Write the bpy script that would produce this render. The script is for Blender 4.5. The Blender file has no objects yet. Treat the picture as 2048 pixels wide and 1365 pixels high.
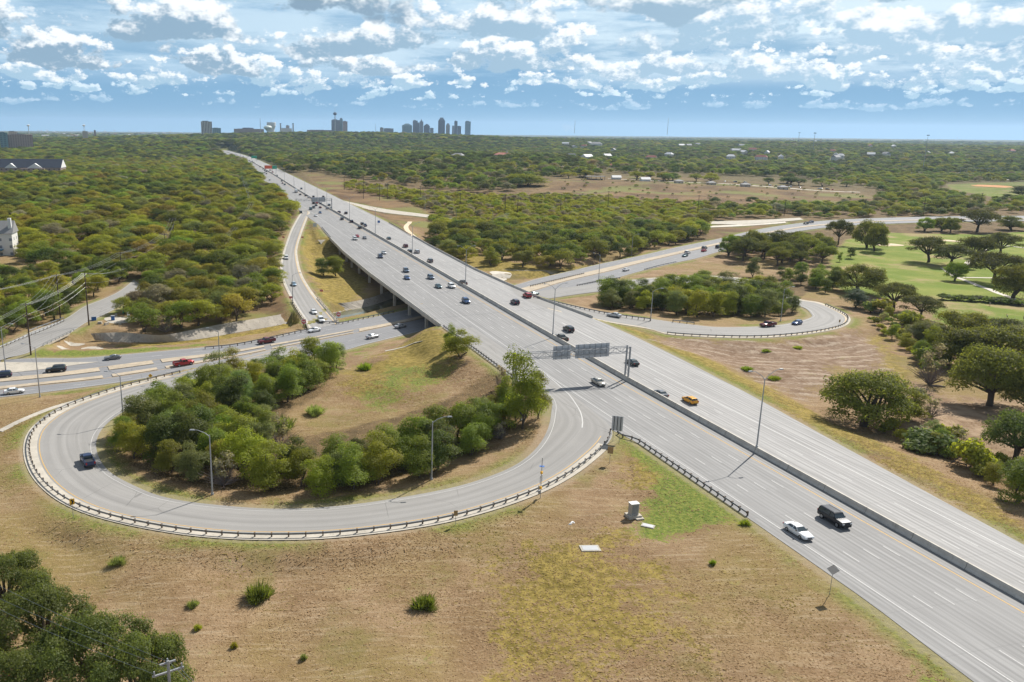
import bpy, bmesh, math, random
import numpy as np
from mathutils import Vector, Matrix, kdtree
random.seed(7); RNG = np.random.default_rng(11)
scene = bpy.context.scene
COL = scene.collection
R = math.radians

# ------------------------------------------------------------------ camera
F, CX, CY, PITCH, ROLL, CAMH, TH = 1665.37, 798.5, 682.5, 0.247447, 0.008786, 58.72, -0.261325
_r = np.array([1.0, 0, 0]); _u = np.array([0, math.sin(PITCH), math.cos(PITCH)]); FW = np.array([0, math.cos(PITCH), -math.sin(PITCH)])
CR = _r * math.cos(ROLL) + _u * math.sin(ROLL); CU = -_r * math.sin(ROLL) + _u * math.cos(ROLL)
cam_d = bpy.data.cameras.new('camera'); cam = bpy.data.objects.new('camera', cam_d); COL.objects.link(cam)
M = Matrix.Identity(4)
for i in range(3):
    M[i][0], M[i][1], M[i][2] = CR[i], CU[i], -FW[i]
M[2][3] = CAMH
cam.matrix_world = M
cam_d.sensor_width = 36; cam_d.lens = F / 2048 * 36; cam_d.shift_x = (1024 - CX) / 2048
cam_d.clip_start = 1; cam_d.clip_end = 60000
scene.camera = cam

# ------------------------------------------------------------------ light and exposure
SUN_AZ, SUN_EL = R(39.8), R(43.2)           # azimuth measured from +Y towards +X
sund = bpy.data.lights.new('sun', 'SUN'); sund.energy = 5.0; sund.angle = R(0.5); sund.color = (1.0, 0.955, 0.88)
sun = bpy.data.objects.new('sun', sund); COL.objects.link(sun)
sd = Vector((math.sin(SUN_AZ) * math.cos(SUN_EL), math.cos(SUN_AZ) * math.cos(SUN_EL), math.sin(SUN_EL)))
sun.rotation_euler = sd.to_track_quat('Z', 'Y').to_euler(); sun.location = (0, 0, 300)
scene.view_settings.view_transform = 'Standard'; scene.view_settings.look = 'None'
scene.view_settings.exposure = 0.53; scene.view_settings.gamma = 1.0
cy_ = scene.cycles
cy_.max_bounces = 8; cy_.diffuse_bounces = 4; cy_.glossy_bounces = 2; cy_.transmission_bounces = 3; cy_.transparent_max_bounces = 6
cy_.volume_bounces = 0; cy_.use_denoising = True; cy_.sample_clamp_indirect = 6
try: cy_.denoiser = 'OPENIMAGEDENOISE'
except Exception: pass

# ------------------------------------------------------------------ node helper
class G:
    def __init__(s, tree):
        s.t = tree; tree.nodes.clear()
    def n(s, typ, ins=None, out=0, **kw):
        nd = s.t.nodes.new(typ)
        for k, v in kw.items(): setattr(nd, k, v)
        for k, v in (ins or {}).items(): s.put(nd.inputs[k], v)
        return nd if out is None else nd.outputs[out]
    def put(s, sock, v):
        if hasattr(v, 'is_linked') or isinstance(v, bpy.types.NodeSocket): s.t.links.new(v, sock)
        else:
            if sock.type == 'RGBA' and len(v) == 3: v = (*v, 1)
            sock.default_value = v
    def m(s, op, a, b=None, c=None, clamp=False):
        nd = s.t.nodes.new('ShaderNodeMath'); nd.operation = op; nd.use_clamp = clamp
        for i, v in enumerate((a, b, c)):
            if v is not None: s.put(nd.inputs[i], v)
        return nd.outputs[0]
    def mix(s, f, a, b, bt='MIX'):
        nd = s.t.nodes.new('ShaderNodeMix'); nd.data_type = 'RGBA'; nd.blend_type = bt
        s.put(nd.inputs[0], f); s.put(nd.inputs[6], a); s.put(nd.inputs[7], b); return nd.outputs[2]
    def mixf(s, f, a, b):
        nd = s.t.nodes.new('ShaderNodeMix'); nd.data_type = 'FLOAT'
        s.put(nd.inputs[0], f); s.put(nd.inputs[2], a); s.put(nd.inputs[3], b); return nd.outputs[0]
    def noise(s, vec, sc, det=4, rough=0.55, dist=0.0, out=0, dim='3D'):
        nd = s.t.nodes.new('ShaderNodeTexNoise'); nd.noise_dimensions = dim; s.t.links.new(vec, nd.inputs['Vector'])
        nd.inputs['Scale'].default_value = sc; nd.inputs['Detail'].default_value = det
        nd.inputs['Roughness'].default_value = rough; nd.inputs['Distortion'].default_value = dist
        return nd.outputs[out]
    def ss(s, v, a, b, lo=0.0, hi=1.0):          # smoothstep
        nd = s.t.nodes.new('ShaderNodeMapRange'); nd.interpolation_type = 'SMOOTHSTEP'
        for i, x in enumerate((v, a, b, lo, hi)): s.put(nd.inputs[i], x)
        return nd.outputs[0]
    def xyz(s, x, y, z=0.0):
        nd = s.t.nodes.new('ShaderNodeCombineXYZ')
        for i, v in enumerate((x, y, z)): s.put(nd.inputs[i], v)
        return nd.outputs[0]
    def sep(s, v):
        nd = s.t.nodes.new('ShaderNodeSeparateXYZ'); s.t.links.new(v, nd.inputs[0]); return nd.outputs
    def attr(s, name, out=0, typ='GEOMETRY'):
        nd = s.t.nodes.new('ShaderNodeAttribute'); nd.attribute_name = name; nd.attribute_type = typ; return nd.outputs[out]

# ------------------------------------------------------------------ sky
world = bpy.data.worlds.new('World'); scene.world = world; world.use_nodes = True
def build_sky():
    g = G(world.node_tree)
    d = g.n('ShaderNodeTexCoord', out=None).outputs['Generated']
    x, y, z = g.sep(d)
    A = g.m('MULTIPLY', g.m('ARCTAN2', x, y), 57.2958)
    E = g.m('MULTIPLY', g.m('ARCSINE', z), 57.2958)
    sky = g.n('ShaderNodeTexSky', sky_type='NISHITA', sun_disc=False, sun_elevation=SUN_EL, sun_rotation=SUN_AZ, air_density=1.0, dust_density=0.6, ozone_density=1.5)
    # low sky: pale blue rain haze above the horizon, clearer blue higher up
    wv = g.noise(g.xyz(g.m('MULTIPLY', A, 0.05), g.m('MULTIPLY', E, 0.55)), 1.0, 3, dim='2D')
    e2 = g.m('ADD', E, g.m('MULTIPLY', g.m('SUBTRACT', wv, 0.5), 2.0))
    low = g.mix(g.ss(E, -0.4, 1.6), (2.9, 5.2, 7.1), (2.0, 4.1, 6.2))
    low = g.mix(g.ss(e2, 1.0, 2.6), low, (2.0, 4.0, 6.1))
    low = g.mix(g.ss(e2, 3.0, 6.5), low, (3.5, 5.3, 6.9))
    east = g.ss(A, -20.0, 30.0)
    low = g.mix(g.m('MULTIPLY', g.ss(E, 5.0, 9.0), 0.6), low, g.mix(east, (1.9, 3.9, 6.3), (1.6, 4.4, 7.6)))
    col = low
    def layer(col, base, thick, sc, cover, seed, white, grey, soft=0.05, wob=0.3, op=1.0):
        # a bank of cumulus: bases near elevation BASE, tops up to base+thick, cell size sc (degrees)
        w = g.noise(g.xyz(g.m('DIVIDE', A, sc * 1.6), seed), 1.0, 2, 0.6, dim='2D')
        hb = g.m('DIVIDE', g.m('SUBTRACT', g.m('SUBTRACT', E, base), g.m('MULTIPLY', g.m('SUBTRACT', w, 0.5), wob * thick * 4)), thick)
        def dens(dx, dy):
            p = g.xyz(g.m('ADD', g.m('DIVIDE', g.m('ADD', A, dx), sc), seed * 7.3), g.m('ADD', g.m('DIVIDE', g.m('ADD', E, dy), sc * 0.62), seed * 3.1))
            a = g.noise(p, 0.9, 2, 0.5, 0.0, dim='2D')
            wp = g.mix(0.07, p, g.noise(p, 3.0, 3, 0.6, out=1, dim='2D'))
            v = g.n('ShaderNodeTexVoronoi', {'Vector': wp, 'Scale': 2.3, 'Detail': 3.2, 'Roughness': 0.62, 'Lacunarity': 2.3, 'Smoothness': 0.3}, feature='SMOOTH_F1', voronoi_dimensions='2D')
            return g.m('ADD', a, g.m('MULTIPLY', g.m('SUBTRACT', 0.42, v), 0.26))
        n0 = dens(0, 0); n1 = dens(sc * 0.07, sc * 0.10)
        prof = g.m('ADD', g.m('MULTIPLY', g.m('POWER', g.m('MAXIMUM', hb, 0.0), 1.5), 0.22), g.ss(hb, 0.10, -0.22, 0.0, 0.5))
        dn = g.m('ADD', g.m('SUBTRACT', n0, prof), g.m('ADD', cover - 0.985, g.m('MULTIPLY', east, 0.03)))
        al = g.ss(dn, 0.0, soft)
        lit = g.m('ADD', g.m('MULTIPLY', g.m('SUBTRACT', n0, n1), 6.0), g.m('SUBTRACT', g.m('MULTIPLY', hb, 1.5), g.m('ADD', g.m('MULTIPLY', dn, 1.5), 0.62)))
        c = g.mix(g.ss(g.m('ADD', lit, g.m('MULTIPLY', g.m('SUBTRACT', w, 0.5), 0.8)), -0.65, 0.75), grey, white)
        edge = g.m('MULTIPLY', g.ss(dn, 0.10, 0.01), g.ss(hb, -0.05, 0.25))
        c = g.mix(g.m('MULTIPLY', edge, 0.45), c, white)
        return g.mix(g.m('MULTIPLY', al, op), col, c)
    W = (9.6, 10.0, 10.2)
    veil = g.noise(g.xyz(g.m('DIVIDE', A, 12.0), g.m('DIVIDE', E, 1.9)), 1.0, 6, 0.62, dim='2D')
    col = g.mix(g.m('MULTIPLY', g.ss(veil, 0.34, 0.60), g.m('MULTIPLY', g.ss(E, 2.5, 4.2), 0.85)), col, g.mix(east, (5.6, 7.4, 8.8), (7.6, 9.0, 9.8)))
    G1, G2 = g.mix(east, (2.7, 4.1, 5.4), (4.1, 5.9, 7.4)), g.mix(east, (2.2, 3.3, 4.4), (3.6, 5.2, 6.6))
    col = layer(col, 1.5, 0.7, 1.7, 0.61, 3.3, (6.4, 8.0, 9.3), (3.9, 6.0, 7.8), 0.12, op=0.65)
    col = layer(col, 2.2, 1.0, 2.0, 0.63, 1.3, (7.6, 8.9, 9.8), (4.2, 6.2, 7.7), 0.10)
    col = layer(col, 2.7, 1.7, 2.9, 0.72, 7.7, W, (3.9, 5.8, 7.3), 0.10)
    col = layer(col, 3.7, 2.4, 4.2, 0.745, 13.1, W, G1, 0.11)
    col = layer(col, 5.3, 3.0, 6.0, 0.755, 24.9, W, G1, 0.12)
    col = layer(col, 7.4, 4.5, 8.4, 0.775, 36.2, W, G2, 0.13)
    out = g.n('ShaderNodeOutputWorld', out=None)
    hi = g.n('ShaderNodeBackground', {'Color': g.mix(0.45, sky, (5.0, 5.4, 5.7)), 'Strength': 0.072})
    bg = g.n('ShaderNodeBackground', {'Color': col, 'Strength': 0.075})
    g.put(out.inputs['Surface'], g.n('ShaderNodeMixShader', {0: g.ss(E, 11.0, 15.0), 1: bg, 2: hi}))
build_sky()
world.cycles.sampling_method = 'MANUAL'; world.cycles.sample_map_resolution = 512

# ------------------------------------------------------------------ photograph survey: pixel + height -> place in metres
def ray(px, py): return FW + CR * (px - CX) / F - CU * (py - CY) / F
def P(px, py, z=0.0):
    d = ray(px, py); return np.array([0, 0, CAMH]) + d * (CAMH - z) / (-d[2])
def proj(w):
    w = np.asarray(w, float) - np.array([0, 0, CAMH]); k = w @ FW
    return CX + F * (w @ CR) / k, CY - F * (w @ CU) / k
DU = np.array([math.sin(TH), math.cos(TH)]); DV = np.array([math.cos(TH), -math.sin(TH)])
def tab(u, t): return np.interp(u, [a for a, b in t], [b for a, b in t])
CEN = [(0, 103.9), (170, 104.3), (245, 105.6), (330, 107.6), (415, 109.6), (552, 112.3), (690, 115.2), (830, 119), (1057, 126.8), (1353, 135.6), (1660, 142), (1900, 143.5), (2180, 140), (2600, 134)]
def cen(u): return tab(u, CEN)
def UV(u, v, z=0.0):
    q = DU * u + DV * v; return np.array([q[0], q[1], z])
HEAD = math.atan2(DU[1], DU[0])             # heading of the highway

def smooth(pts, step):
    """Catmull-Rom through the points, resampled every STEP metres."""
    p = np.asarray(pts, float); q = np.vstack([2 * p[0] - p[1], p, 2 * p[-1] - p[-2]]); o = []
    for i in range(1, len(q) - 2):
        a, b, c, d = q[i - 1], q[i], q[i + 1], q[i + 2]; L = np.linalg.norm(c - b); k = max(2, int(L / (step * 0.5)))
        for t in np.linspace(0, 1, k, endpoint=False):
            o.append(0.5 * ((2 * b) + (c - a) * t + (2 * a - 5 * b + 4 * c - d) * t * t + (3 * b - a - 3 * c + d) * t ** 3))
    o.append(p[-1]); o = np.array(o)
    s = np.r_[0, np.cumsum(np.linalg.norm(np.diff(o, axis=0), axis=1))]
    m = max(2, int(s[-1] / step) + 1); ss = np.linspace(0, s[-1], m)
    return np.array([np.interp(ss, s, o[:, k]) for k in range(3)]).T
def pair(A, B, step=2.0):
    """two edges -> matching samples"""
    a, b = smooth(A, step), smooth(B, step); m = max(len(a), len(b))
    def rs(o):
        s = np.r_[0, np.cumsum(np.linalg.norm(np.diff(o, axis=0), axis=1))]; t = np.linspace(0, s[-1], m)
        return np.array([np.interp(t, s, o[:, k]) for k in range(3)]).T
    return rs(a), rs(b)
def pxz(lst, z0, z1=None):
    out = []
    for i, q in enumerate(lst):
        z = q[2] if len(q) > 2 else (z0 if z1 is None else z0 + (z1 - z0) * i / (len(lst) - 1))
        out.append(P(q[0], q[1], z))
    return out
class Strip:
    def __init__(s, A, B, step=2.0, match=False):
        if match: s.a, s.b = np.asarray(A, float), np.asarray(B, float)
        else: s.a, s.b = pair(A, B, step)
        c = (s.a + s.b) / 2
        s.s = np.r_[0, np.cumsum(np.linalg.norm(np.diff(c, axis=0), axis=1))]
        s.w = np.linalg.norm(s.b - s.a, axis=1)
    def at(s, t, i=None):
        return s.a + (s.b - s.a) * np.asarray(t).reshape(-1, 1) if np.ndim(t) else s.a + (s.b - s.a) * t
    def off(s, m):               # m metres in from edge a (negative: outside)
        return s.at(m / s.w)
    def offb(s, m): return s.at(1 - m / s.w)
    def samples(s, dx=1.6):
        out = []
        for t in np.linspace(0, 1, max(2, int(s.w.max() / dx) + 1)): out.append(s.at(t))
        return np.vstack(out)

def us(a, b, st):  return np.arange(a, b + 0.01, st)
LEFT_E = [(0, 81.6), (61, 82.6), (77, 84.0), (101, 84.5), (136, 84.7), (144, 83.4), (151, 81.2), (158, 79.4), (168, 78.6), (185, 77.6), (250, 77.6), (342, 77.8), (404, 79.4), (465, 82.8), (530, 87.6), (600, 88.6), (728, 93.4), (818, 95.6), (932, 98.4), (1143, 107.5), (1373, 117.8), (1584, 126.2), (1800, 127.5), (2180, 123.5), (2600, 118)]
RIGHT_E = [(0, 116), (61, 117.4), (85, 118.8), (98, 120), (123, 122.6), (158, 126.6), (190, 128.8), (215, 129.8), (234, 129.6), (250, 128.2), (272, 125.8), (300, 125.2), (342, 124.8), (420, 128), (520, 134.0), (680, 138.8), (830, 143), (1057, 149), (1353, 157), (1660, 163), (1900, 164), (2180, 160), (2600, 154)]
def hstrip(fa, fb, u0, u1, st, z=0.0): 
    U = us(u0, u1, st)
    return Strip([UV(u, fa(u), z) for u in U], [UV(u, fb(u), z) for u in U], match=True)
le = lambda u: tab(u, LEFT_E); re_ = lambda u: tab(u, RIGHT_E)
HWY_L = hstrip(le, lambda u: cen(u) - 0.3, 20, 2560, 5)
HWY_R = hstrip(lambda u: cen(u) + 0.3, re_, 20, 2560, 5)
BR0, BR1 = 240.0, 462.0                      # the spans of the overpass

LO_ = [(1225, 866), (1180, 922), (1080, 983), (910, 1038), (720, 1068), (560, 1077), (400, 1070), (250, 1045), (150, 1014), (90, 974), (60, 930), (55, 885), (75, 850), (130, 815), (230, 779), (330, 753), (395, 737), (450, 723), (520, 706), (580, 692)]
LI_ = [(1095, 790), (1102, 830), (1085, 880), (1040, 925), (960, 960), (860, 985), (700, 1010), (560, 1018), (430, 1010), (330, 995), (265, 970), (215, 940), (193, 900), (200, 865), (230, 835), (280, 806), (350, 778), (420, 757), (500, 735), (575, 714), (640, 700)]
def lz(l): return [P(x, y, -7 * max(0, i / (len(l) - 1) * 1.07 - 0.07)) for i, (x, y) in enumerate(l)]
LOOP = Strip([UV(236, 86.4), UV(205, 86.4), UV(178, 86.2), UV(156, 85.2)] + lz(LO_), [UV(236, 78.4), UV(205, 78.5), UV(186, 79.0)] + lz(LI_), 2.0)
TOP_ = [(-60, 725), (58, 717), (154, 716.6), (239, 710), (342, 701), (427, 693), (513, 681), (564, 671), (618.6, 657.5), (677, 647), (787, 626), (900, 600), (1026, 571.5), (1073, 558.5), (1146, 541.5), (1209, 526.6), (1276, 513), (1354, 495), (1440, 477.5), (1500, 463), (1560, 452), (1640, 442.5), (1740, 437), (1900, 433), (2060, 432), (2200, 433)]
MU_ = [(-60, 762), (60, 752), (118, 746), (205, 735), (330, 718.5), (454, 704), (582, 682.5), (700, 661.5), (806, 641), (920, 613), (1041, 578), (1124, 556.5), (1194, 540.5), (1295, 517.5), (1440, 485.5), (1560, 460), (1640, 449.5), (1740, 443), (1900, 438.6), (2060, 437.4), (2200, 438)]
ML_ = [(-60, 784), (0, 779), (80, 770.5), (205, 757), (330, 738), (458, 716), (602, 687), (700, 668), (809, 645), (930, 617), (1061, 583.5), (1132, 562.5), (1215, 543.5), (1295, 523), (1440, 489), (1560, 462.5), (1640, 451.5), (1740, 444.6), (1900, 440), (2060, 438.6), (2200, 439)]
BOT_ = [(-60, 800), (0, 795), (80, 786), (205, 770), (342, 749), (444, 731), (560, 718), (677, 703), (736, 688), (829, 665.5), (950, 637), (1091, 597), (1180, 572), (1276, 544), (1350, 526), (1393, 517), (1440, 503), (1500, 487), (1560, 470), (1640, 457), (1740, 449.5), (1900, 444), (2060, 442.5), (2200, 443)]
def bz(lst):
    out = []
    for x, y in lst:
        z = float(np.interp(x, [-60, 1100, 1440, 1640, 2200], [-7, -7, -6, -5.5, -5.5])); out.append(P(x, y, z))
    return out
ROAD_A = Strip(bz(TOP_), bz(MU_), 2.5); MEDIAN = Strip(bz(MU_), bz(ML_), 2.5); ROAD_B = Strip(bz(ML_), bz(BOT_), 2.5)
RL_ = [(598, 432), (585, 455), (575, 480), (563, 520), (562, 545), (570, 572), (590, 610), (612, 644), (620, 660)]
RR_ = [(614, 436), (603, 465), (594, 495), (594, 515), (602, 548), (620, 580), (643, 610), (676, 648)]
EXIT = Strip([UV(640, 90.5), UV(615, 89.6)] + pxz(RL_, 0, -7), [UV(640, 96.5), UV(610, 94.2)] + pxz(RR_, -0.2, -7), 2.0)
SL_ = [(-90, 738), (0, 697), (58.6, 666), (129, 638.6), (168, 613.7), (205, 599), (240, 582), (268, 560)]
SR_ = [(-90, 770), (0, 721), (48, 709), (82, 693), (146, 662), (174, 644.5), (216, 626), (254, 602), (284, 574)]
SIDE = Strip(pxz(SL_, -6.6), pxz(SR_, -6.6), 2.5)
RO_ = [(1040, 590), (1090, 581), (1150, 573), (1240, 562), (1400, 552), (1520, 563), (1589, 596), (1638, 606), (1676, 622), (1697, 636), (1690, 650), (1656, 661), (1587, 671), (1491, 676), (1348, 670), (1293, 657), (1220, 645), (1154, 631), (1121, 624)]
RI_ = [(1060, 604), (1105, 596.5), (1187, 585), (1300, 574), (1400, 566), (1500, 577), (1580, 607), (1608, 616), (1621, 627), (1618, 637), (1553, 651), (1450, 655), (1386, 650), (1300, 638), (1220, 627), (1150, 612), (1106, 602.5)]
RLOOP = Strip(pxz(RO_, -7, 0) + [UV(262, 120.6), UV(285, 120.6)], pxz(RI_, -7, 0) + [UV(282, 125.4), UV(300, 125.0)], 2.0)
FO_ = [(628, 384), (642, 388), (680, 400), (765, 417.5), (847.5, 428.5), (900, 436), (960, 440)]
FI_ = [(634, 392), (655, 398), (690, 408.5), (765, 425), (847.5, 434.5), (900, 442), (960, 446)]
FRONT = Strip(pxz(FO_, 0, -6), pxz(FI_, 0, -6), 3.0)
FAR_ = Strip(pxz([(1404, 453), (1470, 450), (1533, 446.3), (1570, 442.5)], -5.5), pxz([(1404, 456), (1470, 453.5), (1533, 449.5), (1572, 446.2)], -5.5), 3.0)
LOT = Strip(pxz([(1424, 443), (1500, 441), (1600, 436)], -5.5), pxz([(1422, 448.5), (1500, 449), (1606, 440)], -5.5), 3.0)
CREEK = Strip(pxz([(150, 690), (191, 682), (246, 687), (342, 685), (410, 678), (478, 666), (547, 654), (600, 645), (668, 629), (740, 614), (800, 594), (900, 572), (1000, 562.5), (1060, 560), (1130, 550), (1220, 524)], -9.4), pxz([(130, 704), (200, 703), (260, 700), (342, 694), (420, 685), (500, 674), (560, 663), (612, 650), (680, 640), (780, 617), (840, 603), (920, 580), (1010, 567), (1065, 561.5), (1130, 551.5), (1224, 526)], -9.4), 2.5)

# ------------------------------------------------------------------ terrain
CTRL = [(1500, 1300, -.4), (1300, 1100, -.7), (1300, 960, -.5), (1100, 1060, -1.0), (900, 1150, -2), (900, 1340, -1.8), (500, 1160, -3.2), (500, 1340, -3.2), (100, 1100, -4.2), (100, 1200, -4.2), (100, 1350, -4.2), (1650, 1200, -.4), (1800, 1360, -.3), (20, 850, -5.6), (120, 800, -6.4),
 (900, 690, -1.6), (860, 660, -4.5), (800, 720, -4.2), (860, 760, -3.2), (700, 740, -5.6), (700, 800, -4.6), (600, 850, -4.6), (420, 930, -4.4), (560, 960, -3.6), (760, 940, -2.8), (900, 900, -2.2), (1000, 860, -1.6), (1050, 800, -1.0), (980, 770, -1.6), (300, 860, -5.6), (480, 760, -6.8),
 (60, 600, -6), (200, 500, -5), (400, 560, -5.5), (500, 600, -6.2), (420, 630, -6.6), (300, 650, -6.6), (250, 655, -6.6), (540, 560, -6), (540, 450, -4.5), (400, 420, -4), (100, 420, -3), (300, 360, -2),
 (640, 480, -3.5), (640, 520, -5.5), (680, 560, -6.6), (720, 585, -7), (650, 590, -6.8), (700, 520, -6.8), (730, 560, -7),
 (560, 640, -7.6), (480, 655, -7.2), (380, 665, -7.2), (280, 668, -7.2),
 (1200, 660, -2), (1300, 740, -3), (1500, 720, -3.6), (1650, 700, -4.2), (1750, 680, -5), (1500, 760, -3.0), (1650, 800, -3.0), (1700, 850, -3), (1900, 900, -3), (2000, 960, -2.2), (1850, 780, -4), (2000, 720, -5), (1900, 640, -6), (1750, 600, -6.5), (1900, 560, -6), (1700, 500, -5.5), (2000, 480, -5.5), (1560, 520, -5.8), (1350, 600, -5), (1250, 590, -5.6), (1500, 610, -5), (1560, 630, -4.6), (1400, 540, -6.5), (1200, 610, -5), (1150, 600, -5.2), (1400, 640, -2.6), (1280, 622, -2.2),
 (900, 520, -6), (1000, 520, -6.5), (840, 480, -5), (800, 440, -4), (1100, 480, -6), (1300, 460, -6), (760, 420, -4), (700, 390, -3.6), (900, 440, -5), (1400, 470, -6), (1600, 430, -6), (1100, 420, -6), (1300, 415, -6), (1500, 420, -6), (1700, 425, -6), (1150, 385, -3.5), (1300, 384, -3), (1500, 388, -3), (1700, 396, -3), (1300, 368, 1.5), (1500, 374, 1), (1150, 366, 1.5), (1400, 350, 1), (900, 380, -4), (1000, 400, -5), (1900, 400, -5), (1800, 370, -4), (2000, 380, -4), (600, 340, -2), (400, 330, -1)]
ctrl = [P(x, y, z) for x, y, z in CTRL]
ROADS = [(HWY_L, 13), (HWY_R, 13), (LOOP, 7), (ROAD_A, 6), (MEDIAN, 6), (ROAD_B, 6), (EXIT, 7), (SIDE, 6), (RLOOP, 8), (FRONT, 6), (FAR_, 5), (LOT, 5)]
road_pts, road_bl = [], []
for st, bl in ROADS:
    q = st.samples(2.2)
    if st in (HWY_L, HWY_R):
        uu = q[:, :2] @ DU
        vv = q[:, :2] @ DV; q = q[((uu < BR0 - 3) | (uu > BR1 + 3)) & ~((uu > 138) & (uu < 178) & (vv < 84.5))]
        q = np.vstack([q, q + [DU[0] * 2.5, DU[1] * 2.5, 0]])
    if st is EXIT: q = q[(q[:, 2] > -6.25) | (q[:, 2] < -6.88)]
    if st is SIDE:
        d_ = np.array([proj(w)[0] for w in q]); q = q[(d_ < 84) | (d_ > 146)]
    road_pts.append(q); road_bl.append(np.full(len(q), bl))
road_pts = np.vstack(road_pts); road_bl = np.concatenate(road_bl)
far_ = np.linalg.norm(road_pts[:, :2], axis=1) > 2500
road_pts, road_bl = road_pts[~far_], road_bl[~far_]
creek_pts = CREEK.samples(2.0)
KD = kdtree.KDTree(len(road_pts))
for i, q in enumerate(road_pts): KD.insert((q[0], q[1], 0), i)
KD.balance()
KC = kdtree.KDTree(len(creek_pts))
for i, q in enumerate(creek_pts): KC.insert((q[0], q[1], 0), i)
KC.balance()
_sub = road_pts[::29]
_under = np.array([UV(u, v, -7.0) for u in range(262, 446, 14) for v in (70, 82, 94, 106, 118, 130)])
CT = np.vstack([np.array(ctrl), _sub - [0, 0, 0.4], _under])
def base_z(x, y):
    """height of the land away from the roads (arrays)"""
    x, y = np.atleast_1d(x).astype(float), np.atleast_1d(y).astype(float); z = np.zeros(len(x))
    for i in range(0, len(x), 20000):
        d2 = (x[i:i + 20000, None] - CT[:, 0]) ** 2 + (y[i:i + 20000, None] - CT[:, 1]) ** 2
        w = 1 / (d2 ** 1.6 + 60); z[i:i + 20000] = (w @ CT[:, 2]) / w.sum(1)
    r = np.hypot(x, y); k = np.clip((r - 900) / 700, 0, 1); z = z * (1 - k) + (-4) * k
    az = np.degrees(np.arctan2(x, y))
    def bump(v, c, w): return np.exp(-((v - c) / w) ** 2)
    z = z + 43 * bump(az, -5, 15) * bump(r, 3500, 800) + 20 * bump(az, 26, 22) * bump(r, 3800, 800) + 14 * bump(az, 6, 12) * bump(r, 1500, 450) + 12 * bump(az, -12, 6) * bump(r, 2500, 300) + 9 * bump(az, 28, 14) * bump(r, 2600, 600) - 3 * bump(az, -22, 8) * bump(r, 1700, 600)
    z = z + 2.5 * np.sin(x / 210 + 1) * np.cos(y / 260) * np.clip((r - 700) / 800, 0, 1)
    z = z + (0.12 * np.sin(x / 7.3) * np.cos(y / 6.1 + 1) + 0.08 * np.sin(x / 3.1 + y / 4.3)) * np.clip((r - 40) / 60, 0, 1)
    return z
def ground_z(x, y):
    x, y = np.atleast_1d(x).astype(float), np.atleast_1d(y).astype(float)
    z = base_z(x, y); r = np.hypot(x, y); dr = np.full(len(x), 99.0)
    for i in np.nonzero(r < 2600)[0]:
        _, j, d = KD.find((x[i], y[i], 0)); dr[i] = d
        bl = road_bl[j]
        if d < bl + 2:
            _, jc, dc = KC.find((x[i], y[i], 0)) if r[i] < 480 else (0, 0, 99)
            t = min(1, max(0, (d - 1.7) / bl)); t = t * t * (3 - 2 * t)
            lo = 0.055 if r[i] < 330 else 0.12 if r[i] < 600 else 0.25
            z[i] = (road_pts[j, 2] - lo) * (1 - t) + z[i] * t
        if r[i] < 480:
            _, jc, dc = KC.find((x[i], y[i], 0))
            if dc < 6 and d > 2.2:
                t = min(1, max(0, (dc - 1.3) / 4.2)); 
                zc = creek_pts[jc, 2] * (1 - t) + z[i] * t; z[i] = min(z[i], zc)
    return z, dr
def gz(x, y): return float(ground_z(x, y)[0][0])
def PG(px, py, z0=-4.0):
    """the place on the ground seen at a pixel"""
    z = z0
    for _ in range(9):
        q = P(px, py, z); z = 0.5 * z + 0.5 * gz(q[0], q[1])
    q = P(px, py, z); q[2] = gz(q[0], q[1]); return q

def poly_sd(poly, x, y):
    """signed distance to a polygon in metres (negative inside), arrays"""
    poly = np.asarray(poly)[:, :2]; x = np.asarray(x); y = np.asarray(y)
    best = np.full(len(x), 1e9); ins = np.zeros(len(x), bool)
    for i in range(len(poly)):
        a, b = poly[i], poly[(i + 1) % len(poly)]; e = b - a; L = e @ e + 1e-9
        t = np.clip(((x - a[0]) * e[0] + (y - a[1]) * e[1]) / L, 0, 1)
        best = np.minimum(best, np.hypot(x - a[0] - t * e[0], y - a[1] - t * e[1]))
        c = ((a[1] > y) != (b[1] > y)) & (x < (b[0] - a[0]) * (y - a[1]) / (b[1] - a[1] + 1e-12) + a[0]); ins ^= c
    return np.where(ins, -best, best)
def ppoly(lst, z): return np.array([P(a, b, z) for a, b in lst])

# ------------------------------------------------------------------ object helpers
def tag(o, label=None, cat=None, group=None, kind=None):
    if label: o['label'] = label
    if cat: o['category'] = cat
    if group: o['group'] = group
    if kind: o['kind'] = kind
    return o
def link(name, me, parent=None, mat=None):
    o = bpy.data.objects.new(name, me); COL.objects.link(o)
    if parent is not None: o.parent = parent
    if mat is not None and me is not None:
        for mm in (mat if isinstance(mat, (list, tuple)) else [mat]): me.materials.append(mm)
    return o
def empty(name, loc=(0, 0, 0), rz=0.0):
    o = bpy.data.objects.new(name, None); COL.objects.link(o); o.location = Vector([float(c) for c in loc]); o.rotation_euler = (0, 0, rz); o.empty_display_size = 0.3
    return o
def npmesh(name, V, Fq, smooth=False):
    """fast mesh from arrays; Fq: (n,3|4) int array"""
    me = bpy.data.meshes.new(name); V = np.asarray(V, np.float32); Fq = np.asarray(Fq, np.int32); k = Fq.shape[1]
    me.vertices.add(len(V)); me.vertices.foreach_set('co', V.ravel())
    me.loops.add(Fq.size); me.loops.foreach_set('vertex_index', Fq.ravel())
    me.polygons.add(len(Fq)); me.polygons.foreach_set('loop_start', np.arange(0, Fq.size, k, dtype=np.int32))
    try: me.polygons.foreach_set('loop_total', np.full(len(Fq), k, np.int32))
    except Exception: pass
    if smooth: me.polygons.foreach_set('use_smooth', np.ones(len(Fq), bool))
    me.update(calc_edges=True); return me
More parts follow.
